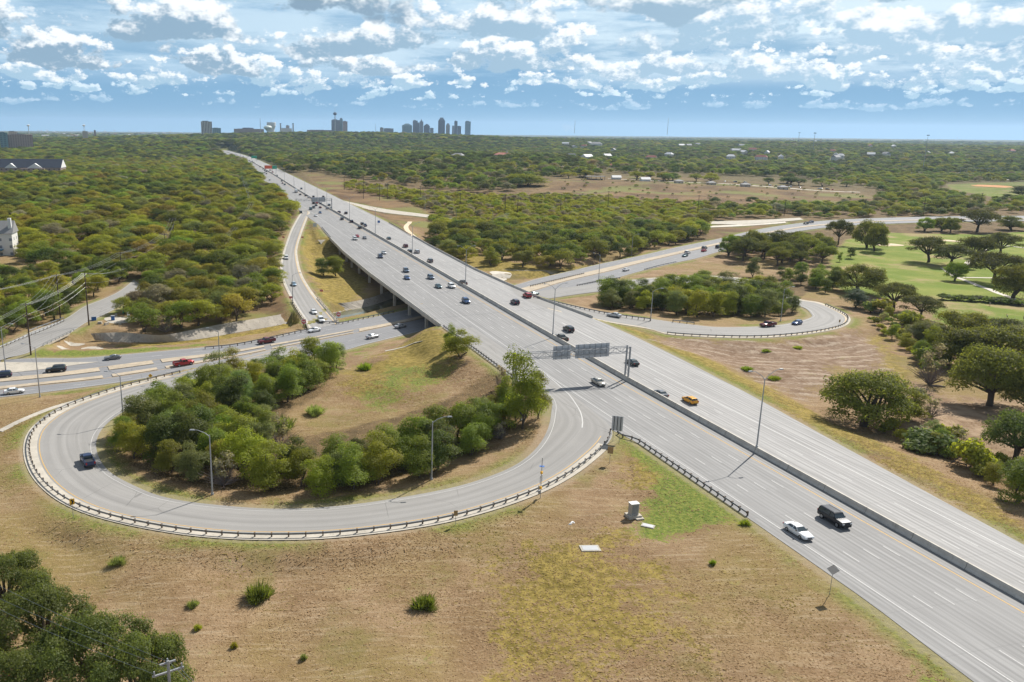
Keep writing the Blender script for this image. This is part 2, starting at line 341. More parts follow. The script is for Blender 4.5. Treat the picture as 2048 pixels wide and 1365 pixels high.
class MB:
    """collects shapes, then links them as ONE mesh object"""
    def __init__(s): s.v, s.f, s.mi, s.uv = [], [], [], {}
    def add(s, V, Fs, mi=0):
        o = len(s.v); s.v += [tuple(float(c) for c in q) for q in V]; s.f += [tuple(i + o for i in f) for f in Fs]; s.mi += [mi] * len(Fs); return s
    def box(s, c, d, rz=0.0, mi=0, taper=1.0):
        x, y, z = d[0] / 2, d[1] / 2, d[2] / 2; k = taper
        V = [(-x, -y, -z), (x, -y, -z), (x, y, -z), (-x, y, -z), (-x * k, -y * k, z), (x * k, -y * k, z), (x * k, y * k, z), (-x * k, y * k, z)]
        ca, sa = math.cos(rz), math.sin(rz)
        V = [(c[0] + a * ca - b * sa, c[1] + a * sa + b * ca, c[2] + e) for a, b, e in V]
        return s.add(V, [(0, 3, 2, 1), (4, 5, 6, 7), (0, 1, 5, 4), (1, 2, 6, 5), (2, 3, 7, 6), (3, 0, 4, 7)], mi)
    def tube(s, pts, r, n=6, mi=0, cap=True):
        pts = [Vector([float(c) for c in q]) for q in pts]; m = len(pts); rr = r if isinstance(r, (list, tuple)) else [r] * m; V, Fs = [], []
        for i, q in enumerate(pts):
            t = (pts[min(i + 1, m - 1)] - pts[max(i - 1, 0)]).normalized(); up = Vector((0, 0, 1)) if abs(t.z) < 0.95 else Vector((1, 0, 0))
            a = t.cross(up).normalized(); b = a.cross(t)
            for k in range(n):
                th = 2 * math.pi * k / n; V.append(q + (a * math.cos(th) + b * math.sin(th)) * rr[i])
        for i in range(m - 1):
            for k in range(n): Fs.append((i * n + k, i * n + (k + 1) % n, (i + 1) * n + (k + 1) % n, (i + 1) * n + k))
        if cap: Fs += [tuple(range(n)), tuple(range((m - 1) * n, m * n))[::-1]]
        return s.add(V, Fs, mi)
    def sweep(s, line, prof, mi=0, side=None):
        """line: (n,3) points; prof: closed list of (sideways, up)"""
        line = np.asarray(line, float); n, k = len(line), len(prof); t = np.gradient(line[:, :2], axis=0); t /= np.linalg.norm(t, axis=1, keepdims=True) + 1e-9
        nx = np.c_[t[:, 1], -t[:, 0]]; V = []
        for i in range(n):
            for a, b in prof: V.append((line[i, 0] + nx[i, 0] * a, line[i, 1] + nx[i, 1] * a, line[i, 2] + b))
        Fs = [(i * k + j, (i + 1) * k + j, (i + 1) * k + (j + 1) % k, i * k + (j + 1) % k) for i in range(n - 1) for j in range(k)]
        Fs += [tuple(range(k)), tuple(range((n - 1) * k, n * k))[::-1]]
        return s.add(V, Fs, mi)
    def ribbon(s, a, b, dz=0.0, mi=0):
        n = len(a); V = [(*a[i, :2], a[i, 2] + dz) for i in range(n)] + [(*b[i, :2], b[i, 2] + dz) for i in range(n)]
        return s.add(V, [(i, n + i, n + i + 1, i + 1) for i in range(n - 1)], mi)
    def build(s, name, mat, parent=None, smooth=False):
        me = bpy.data.meshes.new(name); me.from_pydata(s.v, [], s.f)
        for mm in (mat if isinstance(mat, (list, tuple)) else [mat]): me.materials.append(mm)
        if any(s.mi): me.polygons.foreach_set('material_index', s.mi)
        if smooth: me.polygons.foreach_set('use_smooth', [True] * len(s.f))
        me.update(); return link(name, me, parent)
def strip_obj(name, st, mat, dz=0.0, ta=0.0, tb=1.0, cols=6, uoff=None):
    """paved strip; uv = (metres across, metres along)"""
    ts = np.linspace(ta, tb, cols); n = len(st.a); V = np.vstack([st.at(t) for t in ts]); V[:, 2] += dz
    Fq = [(j * n + i, (j + 1) * n + i, (j + 1) * n + i + 1, j * n + i + 1) for j in range(cols - 1) for i in range(n - 1)]
    me = npmesh(name, V, np.array(Fq)); ul = me.uv_layers.new(name='uv')
    u = np.concatenate([(st.w * t if uoff is None else uoff(t)) for t in ts]); v = np.tile(st.s, cols)
    vi = np.zeros(len(me.loops), np.int32); me.loops.foreach_get('vertex_index', vi)
    ul.data.foreach_set('uv', np.c_[u[vi], v[vi]].astype(np.float32).ravel())
    o = link(name, me, None, mat)
    if V[Fq[0][0]] is not None:
        nz = np.zeros(len(me.polygons) * 3, np.float32); me.polygons.foreach_get('normal', nz)
        if nz[2::3].mean() < 0: me.flip_normals()
    return tag(o, kind='structure')

# ------------------------------------------------------------------ materials
MATS = {}
def mat(name, fn):
    if name in MATS: return MATS[name]
    m = bpy.data.materials.new(name); m.use_nodes = True; g = G(m.node_tree); out = g.n('ShaderNodeOutputMaterial', out=None); fn(g, out); MATS[name] = m; return m
def bsdf(g, out, col, rough=0.8, metal=0.0, spec=0.3, normal=None, extra=None):
    b = g.n('ShaderNodeBsdfPrincipled', {'Base Color': col, 'Roughness': rough, 'Metallic': metal, 'Specular IOR Level': spec}, out=None)
    if normal is not None: g.put(b.inputs['Normal'], normal)
    for k, v in (extra or {}).items(): g.put(b.inputs[k], v)
    g.put(out.inputs['Surface'], b.outputs[0]); return b
def bump(g, h, st=0.4, dist=0.1): return g.n('ShaderNodeBump', {'Strength': st, 'Distance': dist, 'Height': h})
def pos(g): return g.n('ShaderNodeNewGeometry', out=None).outputs['Position']
def objc(g): return g.n('ShaderNodeTexCoord', out=None).outputs['Object']
def plain(name, col, rough=0.6, metal=0.0, spec=0.4, var=0.12, sc=3.0):
    def fn(g, out):
        nn = g.noise(objc(g), sc, 4); c = g.mix(nn, tuple(x * (1 - var) for x in col), tuple(min(1, x * (1 + var)) for x in col)); bsdf(g, out, c, rough, metal, spec)
    return mat(name, fn)

def m_ground(g, out):
    p = pos(g); z1 = g.sep(g.attr('zone', 0)); z2 = g.sep(g.attr('zone_b', 0)); dr = g.attr('dr', 2)
    big = g.noise(p, 0.022, 4, 0.6); mid = g.noise(p, 0.16, 5, 0.62); fine = g.noise(p, 1.5, 5, 0.7); tiny = g.noise(p, 5.5, 3, 0.7)
    dry = g.mix(g.ss(mid, 0.3, 0.7), (0.205, 0.130, 0.069), (0.315, 0.218, 0.128))
    dry = g.mix(g.ss(big, 0.42, 0.66), dry, (0.235, 0.175, 0.066))
    pale = g.ss(fine, 0.52, 0.70)
    dry = g.mix(g.m('MULTIPLY', pale, 0.75), dry, (0.385, 0.28, 0.17))
    dry = g.mix(g.m('MULTIPLY', g.ss(tiny, 0.52, 0.34), 0.6), dry, (0.14, 0.085, 0.042))
    st = g.noise(g.n('ShaderNodeMapping', {'Vector': p, 'Rotation': (0, 0, -0.5), 'Scale': (0.16, 1.5, 1.0)}), 1.0, 5, 0.65)
    dry = g.mix(g.m('MULTIPLY', g.ss(st, 0.5, 0.68), 0.38), dry, (0.42, 0.335, 0.225)); dry = g.mix(g.m('MULTIPLY', g.ss(st, 0.46, 0.32), 0.35), dry, (0.165, 0.105, 0.052))
    green = g.mix(g.ss(fine, 0.35, 0.65), (0.085, 0.125, 0.022), (0.21, 0.225, 0.05))
    dry = g.mix(g.m('MULTIPLY', g.ss(g.noise(p, 0.075, 5, 0.7), 0.53, 0.68), 0.55), dry, (0.17, 0.15, 0.042))
    olive = g.mix(g.ss(g.noise(p, 0.7, 5, 0.7), 0.36, 0.64), (0.15, 0.115, 0.026), (0.30, 0.225, 0.065))
    golf = g.mix(g.ss(g.noise(p, 0.06, 5, 0.65), 0.38, 0.66), (0.145, 0.192, 0.03), (0.225, 0.24, 0.055))
    golf = g.mix(g.ss(g.noise(p, 0.03, 5, 0.65), 0.50, 0.66), golf, (0.30, 0.235, 0.115))
    tex = g.m('SUBTRACT', mid, 0.5)
    def fac(a, k=1.2): return g.ss(g.m('ADD', a, g.m('MULTIPLY', g.m('ADD', g.m('MULTIPLY', tex, 1.6), g.m('MULTIPLY', g.m('SUBTRACT', fine, 0.5), 1.2)), k)), 0.35, 0.65)
    c = g.mix(fac(z2[0]), dry, olive)
    # soil raked in curved rows
    rows = g.n('ShaderNodeTexWave', {'Vector': p, 'Scale': 0.0, 'Distortion': 0.0}, out=None) if False else None
    s = g.sep(p); cxr, cyr = 112.0, 330.0
    rad = g.m('SQRT', g.m('ADD', g.m('POWER', g.m('SUBTRACT', s[0], cxr), 2.0), g.m('POWER', g.m('MULTIPLY', g.m('SUBTRACT', s[1], cyr), 0.8), 2.0)))
    rw = g.m('SINE', g.m('MULTIPLY', g.m('ADD', rad, g.m('MULTIPLY', mid, 4.0)), 1.7))
    soil = g.mix(g.ss(g.noise(p, 0.5, 5, 0.7), 0.35, 0.65), (0.165, 0.105, 0.066), (0.27, 0.195, 0.135))
    soil = g.mix(g.m('MULTIPLY', g.ss(g.m('ADD', rw, g.m('ADD', g.m('MULTIPLY', g.m('SUBTRACT', fine, 0.5), 4.5), g.m('MULTIPLY', g.m('SUBTRACT', mid, .5), 5.0))), 0.2, 1.6), 0.6), soil, (0.42, 0.345, 0.26))
    c = g.mix(fac(z1[2]), c, soil)
    c = g.mix(fac(g.sep(g.attr('zone_c', 0))[0]), c, g.mix(g.ss(g.noise(p, 0.2, 5, .65), .35, .65), (0.20, 0.13, 0.078), (0.34, 0.245, 0.16)))
    brown = g.mix(g.ss(g.noise(p, 0.03, 5, 0.6), 0.35, 0.65), (0.12, 0.075, 0.042), (0.215, 0.14, 0.07))
    brown = g.mix(g.ss(g.noise(p, 0.014, 5, .6), 0.5, 0.62), brown, (0.175, 0.17, 0.055))
    c = g.mix(fac(z2[2], 0.8), c, brown)
    c = g.mix(fac(z1[1], 0.7), c, golf)
    litter = g.mix(g.ss(g.noise(p, 0.25, 5, 0.7), 0.35, 0.65), (0.10, 0.07, 0.035), (0.19, 0.13, 0.065))
    c = g.mix(fac(z2[1], 0.7), c, litter)
    c = g.mix(g.attr('far', 2), c, g.mix(g.ss(big, .4, .6), (0.055, 0.065, 0.022), (0.10, 0.095, 0.035)))
    # greener verge beside the pavements, broken into patches
    v = g.m('MULTIPLY', g.ss(g.m('ADD', dr, g.m('MULTIPLY', tex, 6.0)), 5.2, 1.6), g.ss(g.noise(p, 0.05, 3), 0.36, 0.55))
    vg = g.m('MAXIMUM', fac(z1[0]), g.m('MULTIPLY', v, 0.85))
    c = g.mix(vg, c, green)
    pebb = g.m('MULTIPLY', g.ss(g.m('ADD', dr, g.m('MULTIPLY', g.m('SUBTRACT', fine, 0.5), 2.5)), 2.2, 1.2), 0.5)
    c = g.mix(pebb, c, (0.33, 0.26, 0.18))
    h = g.m('ADD', g.m('MULTIPLY', fine, 0.7), g.m('MULTIPLY', tiny, 0.4))
    bsdf(g, out, c, 0.95, 0, 0.1, bump(g, h, 0.9, 0.28))
M_ground = mat('ground', m_ground)

def m_hwy(pal, amp, joint):
    def fn(g, out):
        u = g.n('ShaderNodeUVMap', out=None); u.uv_map = 'uv'; uv = u.outputs[0]; s = g.sep(uv); p = pos(g)
        lon = g.noise(g.xyz(g.m('MULTIPLY', s[0], 1.5), g.m('MULTIPLY', s[1], 0.01), 0.0), 1.6, 5, 0.68)
        cosx = g.m('COSINE', g.m('MULTIPLY', g.m('ADD', s[0], 0.2), 2 * math.pi / 1.83))
        cosl = g.m('COSINE', g.m('MULTIPLY', g.m('ADD', s[0], 0.2), 2 * math.pi / 3.66))
        cosh_ = g.m('COSINE', g.m('MULTIPLY', g.m('ADD', s[0], 0.35), 2 * math.pi / 0.915)); k = g.m('ADD', g.m('MULTIPLY', cosh_, 0.55), g.m('ADD', g.m('MULTIPLY', cosx, 0.45), g.m('MULTIPLY', cosl, 0.3))); k = g.m('ADD', k, g.m('MULTIPLY', g.m('SUBTRACT', lon, 0.5), 5.0))
        c = g.mix(g.ss(k, -1.3, 1.3), tuple(x * (1 - amp * 1.15) for x in pal), tuple(x * (1 + amp) for x in pal))
        blot = g.noise(p, 0.06, 5, 0.6); c = g.mix(g.ss(blot, 0.3, 0.7), c, g.mix(0.5, c, tuple(x * 1.12 for x in pal)))
        oil = g.m('MULTIPLY', g.ss(cosl, 0.55, 0.98), g.ss(g.noise(g.xyz(g.m('MULTIPLY', s[0], 0.6), g.m('MULTIPLY', s[1], 0.05), 3.0), 1.0, 4), .38, .62)); c = g.mix(g.m('MULTIPLY', oil, 0.36), c, (0.09, 0.088, 0.085))
        pat = g.m('MULTIPLY', g.ss(g.noise(g.xyz(g.m('MULTIPLY', s[0], 0.25), g.m('MULTIPLY', s[1], 0.04), 9.0), 1.0, 2), .60, .61), 0.25); c = g.mix(pat, c, tuple(x * .72 for x in pal))
        gr = g.noise(p, 9.0, 3, 0.7); c = g.mix(g.m('MULTIPLY', g.ss(gr, 0.4, 0.75), 0.18), c, (0.13, 0.13, 0.13))
        if joint:
            jf = g.m('FRACT', g.m('DIVIDE', s[1], joint)); j = g.m('LESS_THAN', jf, 0.16 / joint)
            c = g.mix(g.m('MULTIPLY', j, 0.16), c, (0.10, 0.10, 0.10))
        bsdf(g, out, c, 0.78, 0, 0.35)
    return fn
M_hwyL = mat('highway_concrete', m_hwy((0.228, 0.223, 0.217), 0.26, 9.1))
M_hwyR = mat('highway_concrete_pale', m_hwy((0.283, 0.275, 0.266), 0.26, 9.1))
M_deck = mat('bridge_deck_surface', m_hwy((0.25, 0.25, 0.252), 0.08, 0))
def m_asphalt(pal, tracks, crack=0.5):
    def fn(g, out):
        u = g.n('ShaderNodeUVMap', out=None); u.uv_map = 'uv'; s = g.sep(u.outputs[0]); p = pos(g)
        lon = g.noise(g.xyz(s[0], g.m('MULTIPLY', s[1], 0.02), 2.0), 0.9, 5, 0.6)
        blot = g.noise(p, 0.09, 6, 0.65); gr = g.noise(p, 7.0, 4, 0.7)
        k = g.m('ADD', g.m('MULTIPLY', g.m('SUBTRACT', lon, 0.5), 2.4), g.m('ADD', g.m('MULTIPLY', g.m('SUBTRACT', blot, 0.5), 1.2), g.m('MULTIPLY', g.m('COSINE', g.m('MULTIPLY', s[0], 2 * math.pi / tracks)), 0.25)))
        c = g.mix(g.ss(k, -0.9, 0.9), tuple(x * 0.84 for x in pal), tuple(x * 1.13 for x in pal))
        c = g.mix(g.m('MULTIPLY', g.ss(gr, 0.35, 0.7), 0.25), c, tuple(x * 0.6 for x in pal))
        tr_ = g.m('MULTIPLY', g.ss(g.m('COSINE', g.m('MULTIPLY', s[0], 2 * math.pi / 1.9)), .35, 1.0), g.ss(g.noise(g.xyz(s[0], g.m('MULTIPLY', s[1], 0.03), 5.0), 0.8, 3), .42, .6)); c = g.mix(g.m('MULTIPLY', tr_, 0.3), c, tuple(x * .62 for x in pal))
        vo = g.n('ShaderNodeTexVoronoi', {'Vector': g.mix(0.25, p, g.noise(p, 0.3, 3, out=1)), 'Scale': 0.11}, feature='DISTANCE_TO_EDGE')
        ck = g.m('MULTIPLY', g.ss(vo, 0.006, 0.002), g.m('MULTIPLY', g.ss(g.noise(p, 0.05, 2), 0.5, 0.58), crack))
        c = g.mix(ck, c, tuple(x * 0.35 for x in pal))
        bsdf(g, out, c, 0.85, 0, 0.3, bump(g, gr, 0.2, 0.03))
    return fn
M_loop = mat('ramp_asphalt', m_asphalt((0.27, 0.26, 0.246), 2.4))
M_road = mat('road_asphalt', m_asphalt((0.225, 0.224, 0.228), 1.8))
def m_conc(pal, joint=0.0, stain=0.5, sc=0.35, dark=(0.12, 0.105, 0.085)):
    def fn(g, out):
        p = pos(g); a = g.noise(p, sc, 6, 0.65); b = g.noise(p, 3.0, 4, 0.7)
        c = g.mix(g.ss(a, 0.3, 0.7), tuple(x * 0.85 for x in pal), tuple(x * 1.1 for x in pal)); c = g.mix(g.m('MULTIPLY', g.ss(b, 0.5, 0.8), stain * 0.6), c, dark)
        ws = g.noise(g.n('ShaderNodeMapping', {'Vector': p, 'Scale': (1.2, 1.2, 0.25)}), 1.0, 4, 0.6); c = g.mix(g.m('MULTIPLY', g.ss(ws, 0.55, 0.72), stain), c, dark)
        if joint:
            s = g.sep(p); al = g.m('ADD', g.m('MULTIPLY', s[0], float(DU[0])), g.m('MULTIPLY', s[1], float(DU[1]))); j = g.m('LESS_THAN', g.m('FRACT', g.m('DIVIDE', al, joint)), 0.12 / joint)
            c = g.mix(g.m('MULTIPLY', j, 0.6), c, (0.08, 0.075, 0.07))
        bsdf(g, out, c, 0.85, 0, 0.25, bump(g, b, 0.25, 0.05))
    return fn
M_barrier = mat('barrier_concrete', m_conc((0.52, 0.485, 0.43), 9.0, 0.3))
M_conc = mat('concrete', m_conc((0.43, 0.39, 0.325), 0, 0.35))
M_bridge = mat('bridge_concrete', m_conc((0.52, 0.465, 0.39), 0, 0.3))
M_shoulder = mat('shoulder_concrete', m_conc((0.45, 0.41, 0.345), 0, 0.35, 0.3))
M_median = mat('median_concrete', m_conc((0.42, 0.35, 0.26), 0, 0.4))
M_lining = mat('lining_concrete', m_conc((0.36, 0.32, 0.265), 0, 0.75, 0.25))
M_pale = mat('pale_path', m_conc((0.55, 0.50, 0.42), 0, 0.2))
def m_paint(pal, wear):
    def fn(g, out):
        p = pos(g); a = g.noise(p, 2.2, 5, 0.7); c = g.mix(g.ss(a, 0.4, 0.68), pal, tuple(0.55 * x + 0.45 * y for x, y in zip(pal, wear))); bsdf(g, out, c, 0.7, 0, 0.3)
    return fn
M_white = mat('white_paint', m_paint((0.52, 0.51, 0.49), (0.3, 0.3, 0.3)))
M_yellow = mat('yellow_paint', m_paint((0.58, 0.34, 0.075), (0.32, 0.28, 0.2)))
M_galv = plain('galvanised_steel', (0.30, 0.31, 0.32), 0.5, 0.35, 0.5)
M_pole = plain('pole_steel', (0.34, 0.35, 0.36), 0.45, 0.3, 0.5)
M_rail = plain('rail_steel', (0.20, 0.205, 0.21), 0.6, 0.15, 0.4)
M_post = plain('post_wood', (0.135, 0.10, 0.072), 0.9, 0, 0.2)
M_wood = plain('pole_wood', (0.075, 0.052, 0.038), 0.9, 0, 0.2)
M_sign_back = plain('sign_back_metal', (0.50, 0.51, 0.53), 0.5, 0.2, 0.4)
M_dark = plain('dark_steel', (0.05, 0.055, 0.065), 0.6, 0.1, 0.4)
M_wire = plain('wire_metal', (0.30, 0.305, 0.29), 0.4, 0.4, 0.5)
M_wire_dark = plain('wire_dark', (0.06, 0.06, 0.055), 0.6, 0.0, 0.3)

M_bark = plain('bark', (0.105, 0.082, 0.062), 0.95, 0, 0.1, 0.35, 2.0)
M_twig = plain('bare_twig', (0.20, 0.165, 0.15), 0.95, 0, 0.1, 0.3, 2.0)

# ------------------------------------------------------------------ ground
def build_ground():
    az = np.concatenate([np.arange(-88, -34, 2.0), np.arange(-34, -27, 0.5), np.arange(-27, 39, 0.14), np.arange(39, 46, 0.5), np.arange(46, 90, 2.0)])
    r = [14.0]
    while r[-1] < 16000:
        k = r[-1]; r.append(k * (1.011 if k < 70 else 1.0062 if k < 700 else 1.012 if k < 4000 else 1.03))
    r = np.array(r); a = np.radians(az); na, nr = len(a), len(r)
    X = np.outer(r, np.sin(a)); Y = np.outer(r, np.cos(a)); x, y = X.ravel(), Y.ravel()
    z, dr = ground_z(x, y)
    V = np.c_[x, y, z]; i, j = np.meshgrid(np.arange(nr - 1), np.arange(na - 1), indexing='ij'); b = (i * na + j).ravel()
    me = npmesh('ground', V, np.c_[b, b + 1, b + na + 1, b + na], True)
    near = np.hypot(x, y) < 1500; xn, yn = x[near], y[near]
    def zone(lst, zz, w):
        o = np.zeros(len(x)); sd_ = poly_sd(ppoly(lst, zz), xn, yn); o[near] = np.clip(0.5 - sd_ / (w * 1.8), 0, 1); return o
    golf = zone([(1650, 560), (1672, 500), (1690, 480), (1760, 466), (1850, 468), (1960, 470), (2080, 462), (2200, 500), (2200, 720), (2048, 705), (1996, 690), (1880, 652), (1850, 610), (1740, 590), (1690, 585)], -6, 6)
    golf = np.maximum(golf, zone([(1890, 372), (2060, 366), (2100, 400), (1990, 398), (1900, 382)], -5, 8))
    soil = zone([(1300, 700), (1340, 684), (1450, 688), (1560, 688), (1660, 676), (1715, 658), (1750, 680), (1768, 712), (1745, 748), (1690, 735), (1630, 780), (1600, 800), (1480, 745), (1390, 720)], -3, 7)
    dirt = zone([(1790, 770), (1850, 762), (1900, 790), (2060, 800), (2080, 980), (1990, 950), (1880, 870), (1800, 846)], -3, 8)
    brown = zone([(1060, 388), (1120, 366), (1300, 356), (1480, 362), (1700, 378), (1760, 396), (1700, 412), (1500, 408), (1330, 404), (1200, 396)], -2, 30)
    brown = np.maximum(brown, zone([(600, 346), (700, 372), (870, 430), (880, 480), (760, 446), (655, 398)], -4, 12))
    brown = np.maximum(brown, zone([(1330, 470), (1410, 455), (1500, 448), (1600, 452), (1560, 500), (1480, 520), (1440, 470)], -6, 8))
    brown = np.maximum(brown, 0.7 * zone([(560, 548), (520, 610), (400, 640), (290, 655), (310, 668), (420, 660), (590, 625), (600, 600)], -6.5, 6))
    gr = zone([(1262, 1040), (1300, 985), (1345, 940), (1400, 968), (1470, 1035), (1420, 1062), (1340, 1075), (1295, 1070)], -.5, 3)
    gr = np.maximum(gr, zone([(1225, 878), (1260, 880), (1400, 965), (1360, 985), (1280, 930)], -.4, 3) * 0.8)
    gr = np.maximum(gr, zone([(80, 716), (60, 706), (200, 702), (330, 695), (430, 690), (250, 712)], -7.4, 3))
    gr = np.maximum(gr, zone([(1840, 1350), (1880, 1365), (1930, 1390), (1850, 1400)], -.3, 3) * .8)
    gr = np.maximum(gr, .62 * zone([(690, 785), (780, 735), (900, 735), (890, 790), (780, 830), (700, 830)], -4, 7)); gr = np.maximum(gr, .6 * zone([(560, 735), (700, 705), (760, 690), (700, 730), (600, 770)], -6, 6))
    ol = zone([(1040, 1110), (1200, 1075), (1340, 1150), (1290, 1300), (1060, 1365), (990, 1250)], -.8, 14)
    ol = np.maximum(ol, zone([(680, 745), (850, 675), (935, 700), (900, 760), (800, 800), (690, 790)], -4, 8))
    ol = np.maximum(ol, zone([(596, 430), (640, 450), (700, 520), (745, 560), (700, 612), (640, 600), (600, 520)], -6, 5) * .85)
    ol = np.maximum(ol, zone([(240, 690), (350, 678), (480, 664), (600, 640), (600, 655), (480, 678), (300, 700)], -9, 4))
    ol = np.maximum(ol, zone([(1115, 628), (1250, 690), (1500, 790), (1800, 950), (2060, 1090), (2060, 1050), (1800, 905), (1500, 745), (1300, 668)], -.6, 6))
    ol = np.maximum(ol, zone([(1250, 870), (1400, 990), (1490, 1045), (1380, 1060), (1250, 960)], -.6, 6) * .8)
    ol = np.maximum(ol, zone([(1700, 690), (1760, 660), (1800, 720), (1790, 770), (1740, 750), (1770, 712)], -4, 6))
    ol = np.maximum(ol, zone([(880, 500), (1100, 535), (1300, 505), (1330, 510), (1100, 550), (960, 540)], -6.4, 5))
    rr = np.hypot(x, y); wood = np.clip((rr - 480) / 80, 0, 1) * (1 - brown) * (1 - golf); wood[rr > 1500] = 1; far = np.clip((rr - 900) / 900, 0, 1)
    wood = np.maximum(wood, zone([(255, 930), (330, 968), (430, 990), (700, 988), (870, 950), (1040, 880), (1070, 800), (1000, 760), (900, 820), (760, 850), (600, 870), (560, 830), (650, 780), (680, 715), (560, 715), (440, 735), (300, 820), (245, 890)], -4, 4))
    wood = np.maximum(wood, zone([(1195, 590), (1330, 548), (1560, 552), (1640, 575), (1590, 600), (1600, 625), (1540, 644), (1400, 648), (1210, 620)], -5.5, 4))
    wood = np.maximum(wood, zone([(-100, 760), (20, 690), (200, 598), (290, 540), (290, 470), (300, 400), (560, 400), (560, 560), (480, 620), (380, 650), (260, 650), (300, 560), (200, 610), (20, 690)], -6, 5))
    for nm, cols in (('zone', (gr, golf, soil)), ('zone_b', (ol, wood, brown)), ('zone_c', (dirt, far * 0, far * 0))):
        at = me.attributes.new(nm, 'FLOAT_VECTOR', 'POINT'); at.data.foreach_set('vector', np.c_[cols].T.astype(np.float32).ravel() if False else np.stack(cols, 1).astype(np.float32).ravel())
    at = me.attributes.new('far', 'FLOAT', 'POINT'); at.data.foreach_set('value', far.astype(np.float32))
    at = me.attributes.new('dr', 'FLOAT', 'POINT'); at.data.foreach_set('value', dr.astype(np.float32))
    return tag(link('ground', me, None, M_ground), kind='structure')
build_ground()

# ------------------------------------------------------------------ pavements
def add_lane_u(o): pass
def hu(st, side):
    cu = lambda t: None
    def f(t):
        pt = st.at(t); u = pt[:, :2] @ DU; v = pt[:, :2] @ DV; return v - cen(u)
    return f
for st, nm, mm, sd_ in ((HWY_L, 'highway', M_hwyL, 0), (HWY_R, 'highway', M_hwyR, 1)):
    o = strip_obj(nm, st, mm, 0.0, 0, 1, 9, hu(st, sd_))
strip_obj('ramp', LOOP, M_loop, 0.02, 0, 1, 8)
strip_obj('road', ROAD_A, M_road, 0.0, 0, 1, 8); strip_obj('road', ROAD_B, M_road, 0.0, 0, 1, 8)
strip_obj('ramp', EXIT, M_loop, 0.02, 0, 1, 6); strip_obj('side_road', SIDE, M_loop, 0.0, 0, 1, 6)
strip_obj('ramp', RLOOP, M_loop, 0.02, 0, 1, 7); strip_obj('ramp', FRONT, M_conc, 0.02, 0, 1, 5)
strip_obj('path', FAR_, M_pale, 0.05, 0, 1, 4); strip_obj('parking_lot', LOT, M_conc, 0.05, 0, 1, 5)

def line(mb, pts, w, dz, mi=0, dash=None, start=0.0):
    """painted line of width W along pts; dash=(length, period)"""
    pts = np.asarray(pts, float); s = np.r_[0, np.cumsum(np.linalg.norm(np.diff(pts, axis=0), axis=1))]
    def at(q): return np.array([np.interp(q, s, pts[:, k]) for k in range(3)]).T
    segs = [(0, s[-1])] if dash is None else [(a, min(a + dash[0], s[-1])) for a in np.arange(start % dash[1], s[-1] - 0.5, dash[1])]
    for a, b in segs:
        q = at(np.linspace(a, b, max(2, int((b - a) / 3) + 1))); t = np.gradient(q[:, :2], axis=0); t /= np.linalg.norm(t, axis=1, keepdims=True) + 1e-9
        nx = np.c_[-t[:, 1], t[:, 0], np.zeros(len(t))] * w / 2; mb.ribbon(q + nx, q - nx, dz, mi)
def uline(f, u0, u1, st=6.0): return [UV(u, f(u)) for u in us(u0, u1, st)]
wl = MB(); yl = MB()
cc = cen
for k, off in enumerate((-13.2, -9.7, -6.15)):
    line(wl, uline(lambda u: cc(u) + off, 20, 1500), 0.13, 0.012, 0, (3.05, 12.19), 13.0 + 20 - 20 - (61.2 % 12.19) + 12.19 * 0.4)
line(wl, uline(lambda u: cc(u) - 17.2, 20, 1500), 0.17, 0.012)
line(wl, uline(lambda u: cc(u) - 21.6, 255, 600), 0.13, 0.012, 0, (3.05, 12.19), 3)
line(yl, uline(lambda u: cc(u) - 2.75, 20, 1500), 0.19, 0.012)
line(yl, uline(lambda u: cc(u) + 0.95, 20, 1500), 0.2, 0.012)
for off in (4.1, 7.55): line(wl, uline(lambda u: cc(u) + off, 20, 1500), 0.13, 0.012, 0, (3.05, 12.19), 5)
line(wl, uline(lambda u: cc(u) + 11.1, 20, 240), 0.22, 0.012)
line(wl, uline(lambda u: cc(u) + 11.1, 240, 1500), 0.13, 0.012, 0, (3.05, 12.19), 5)
line(wl, uline(lambda u: re_(u) - 2.6, 300, 1500), 0.2, 0.012)
# gore lines of the loop
n0 = np.argmin(np.linalg.norm(LOOP.a - P(1165, 790, 0), axis=1))
line(wl, [UV(183, 87.0), UV(176, 86.4), UV(166, 85.2), UV(156, 82.6), UV(150, 80.2), UV(146, 78)], 0.22, 0.034)
line(yl, LOOP.off(2.3)[n0 + 14:], 0.15, 0.034)
line(wl, LOOP.offb(1.1)[18:-6], 0.1, 0.034)
line(yl, EXIT.offb(1.0)[8:], 0.2, 0.034); line(wl, EXIT.off(0.9)[8:], 0.2, 0.034)
line(wl, RLOOP.offb(0.9)[30:-10], 0.1, 0.034); line(yl, RLOOP.off(1.0)[30:-14], 0.16, 0.034)
ua = ROAD_A
line(wl, ROAD_A.at(0.5), 0.16, 0.012, 0, (3.0, 12.19)); line(wl, ROAD_B.at(0.5), 0.16, 0.012, 0, (3.0, 12.19))
line(wl, ROAD_A.off(0.5), 0.15, 0.012); line(wl, ROAD_B.offb(0.5), 0.15, 0.012); line(yl, ROAD_A.offb(0.35), 0.15, 0.012); line(yl, ROAD_B.off(0.35), 0.15, 0.012)
line(wl, SIDE.off(0.5), 0.15, 0.012); line(wl, SIDE.offb(0.5), 0.15, 0.012)
tag(wl.build('road_markings', M_white), kind='structure'); tag(yl.build('road_markings', M_yellow), kind='structure')
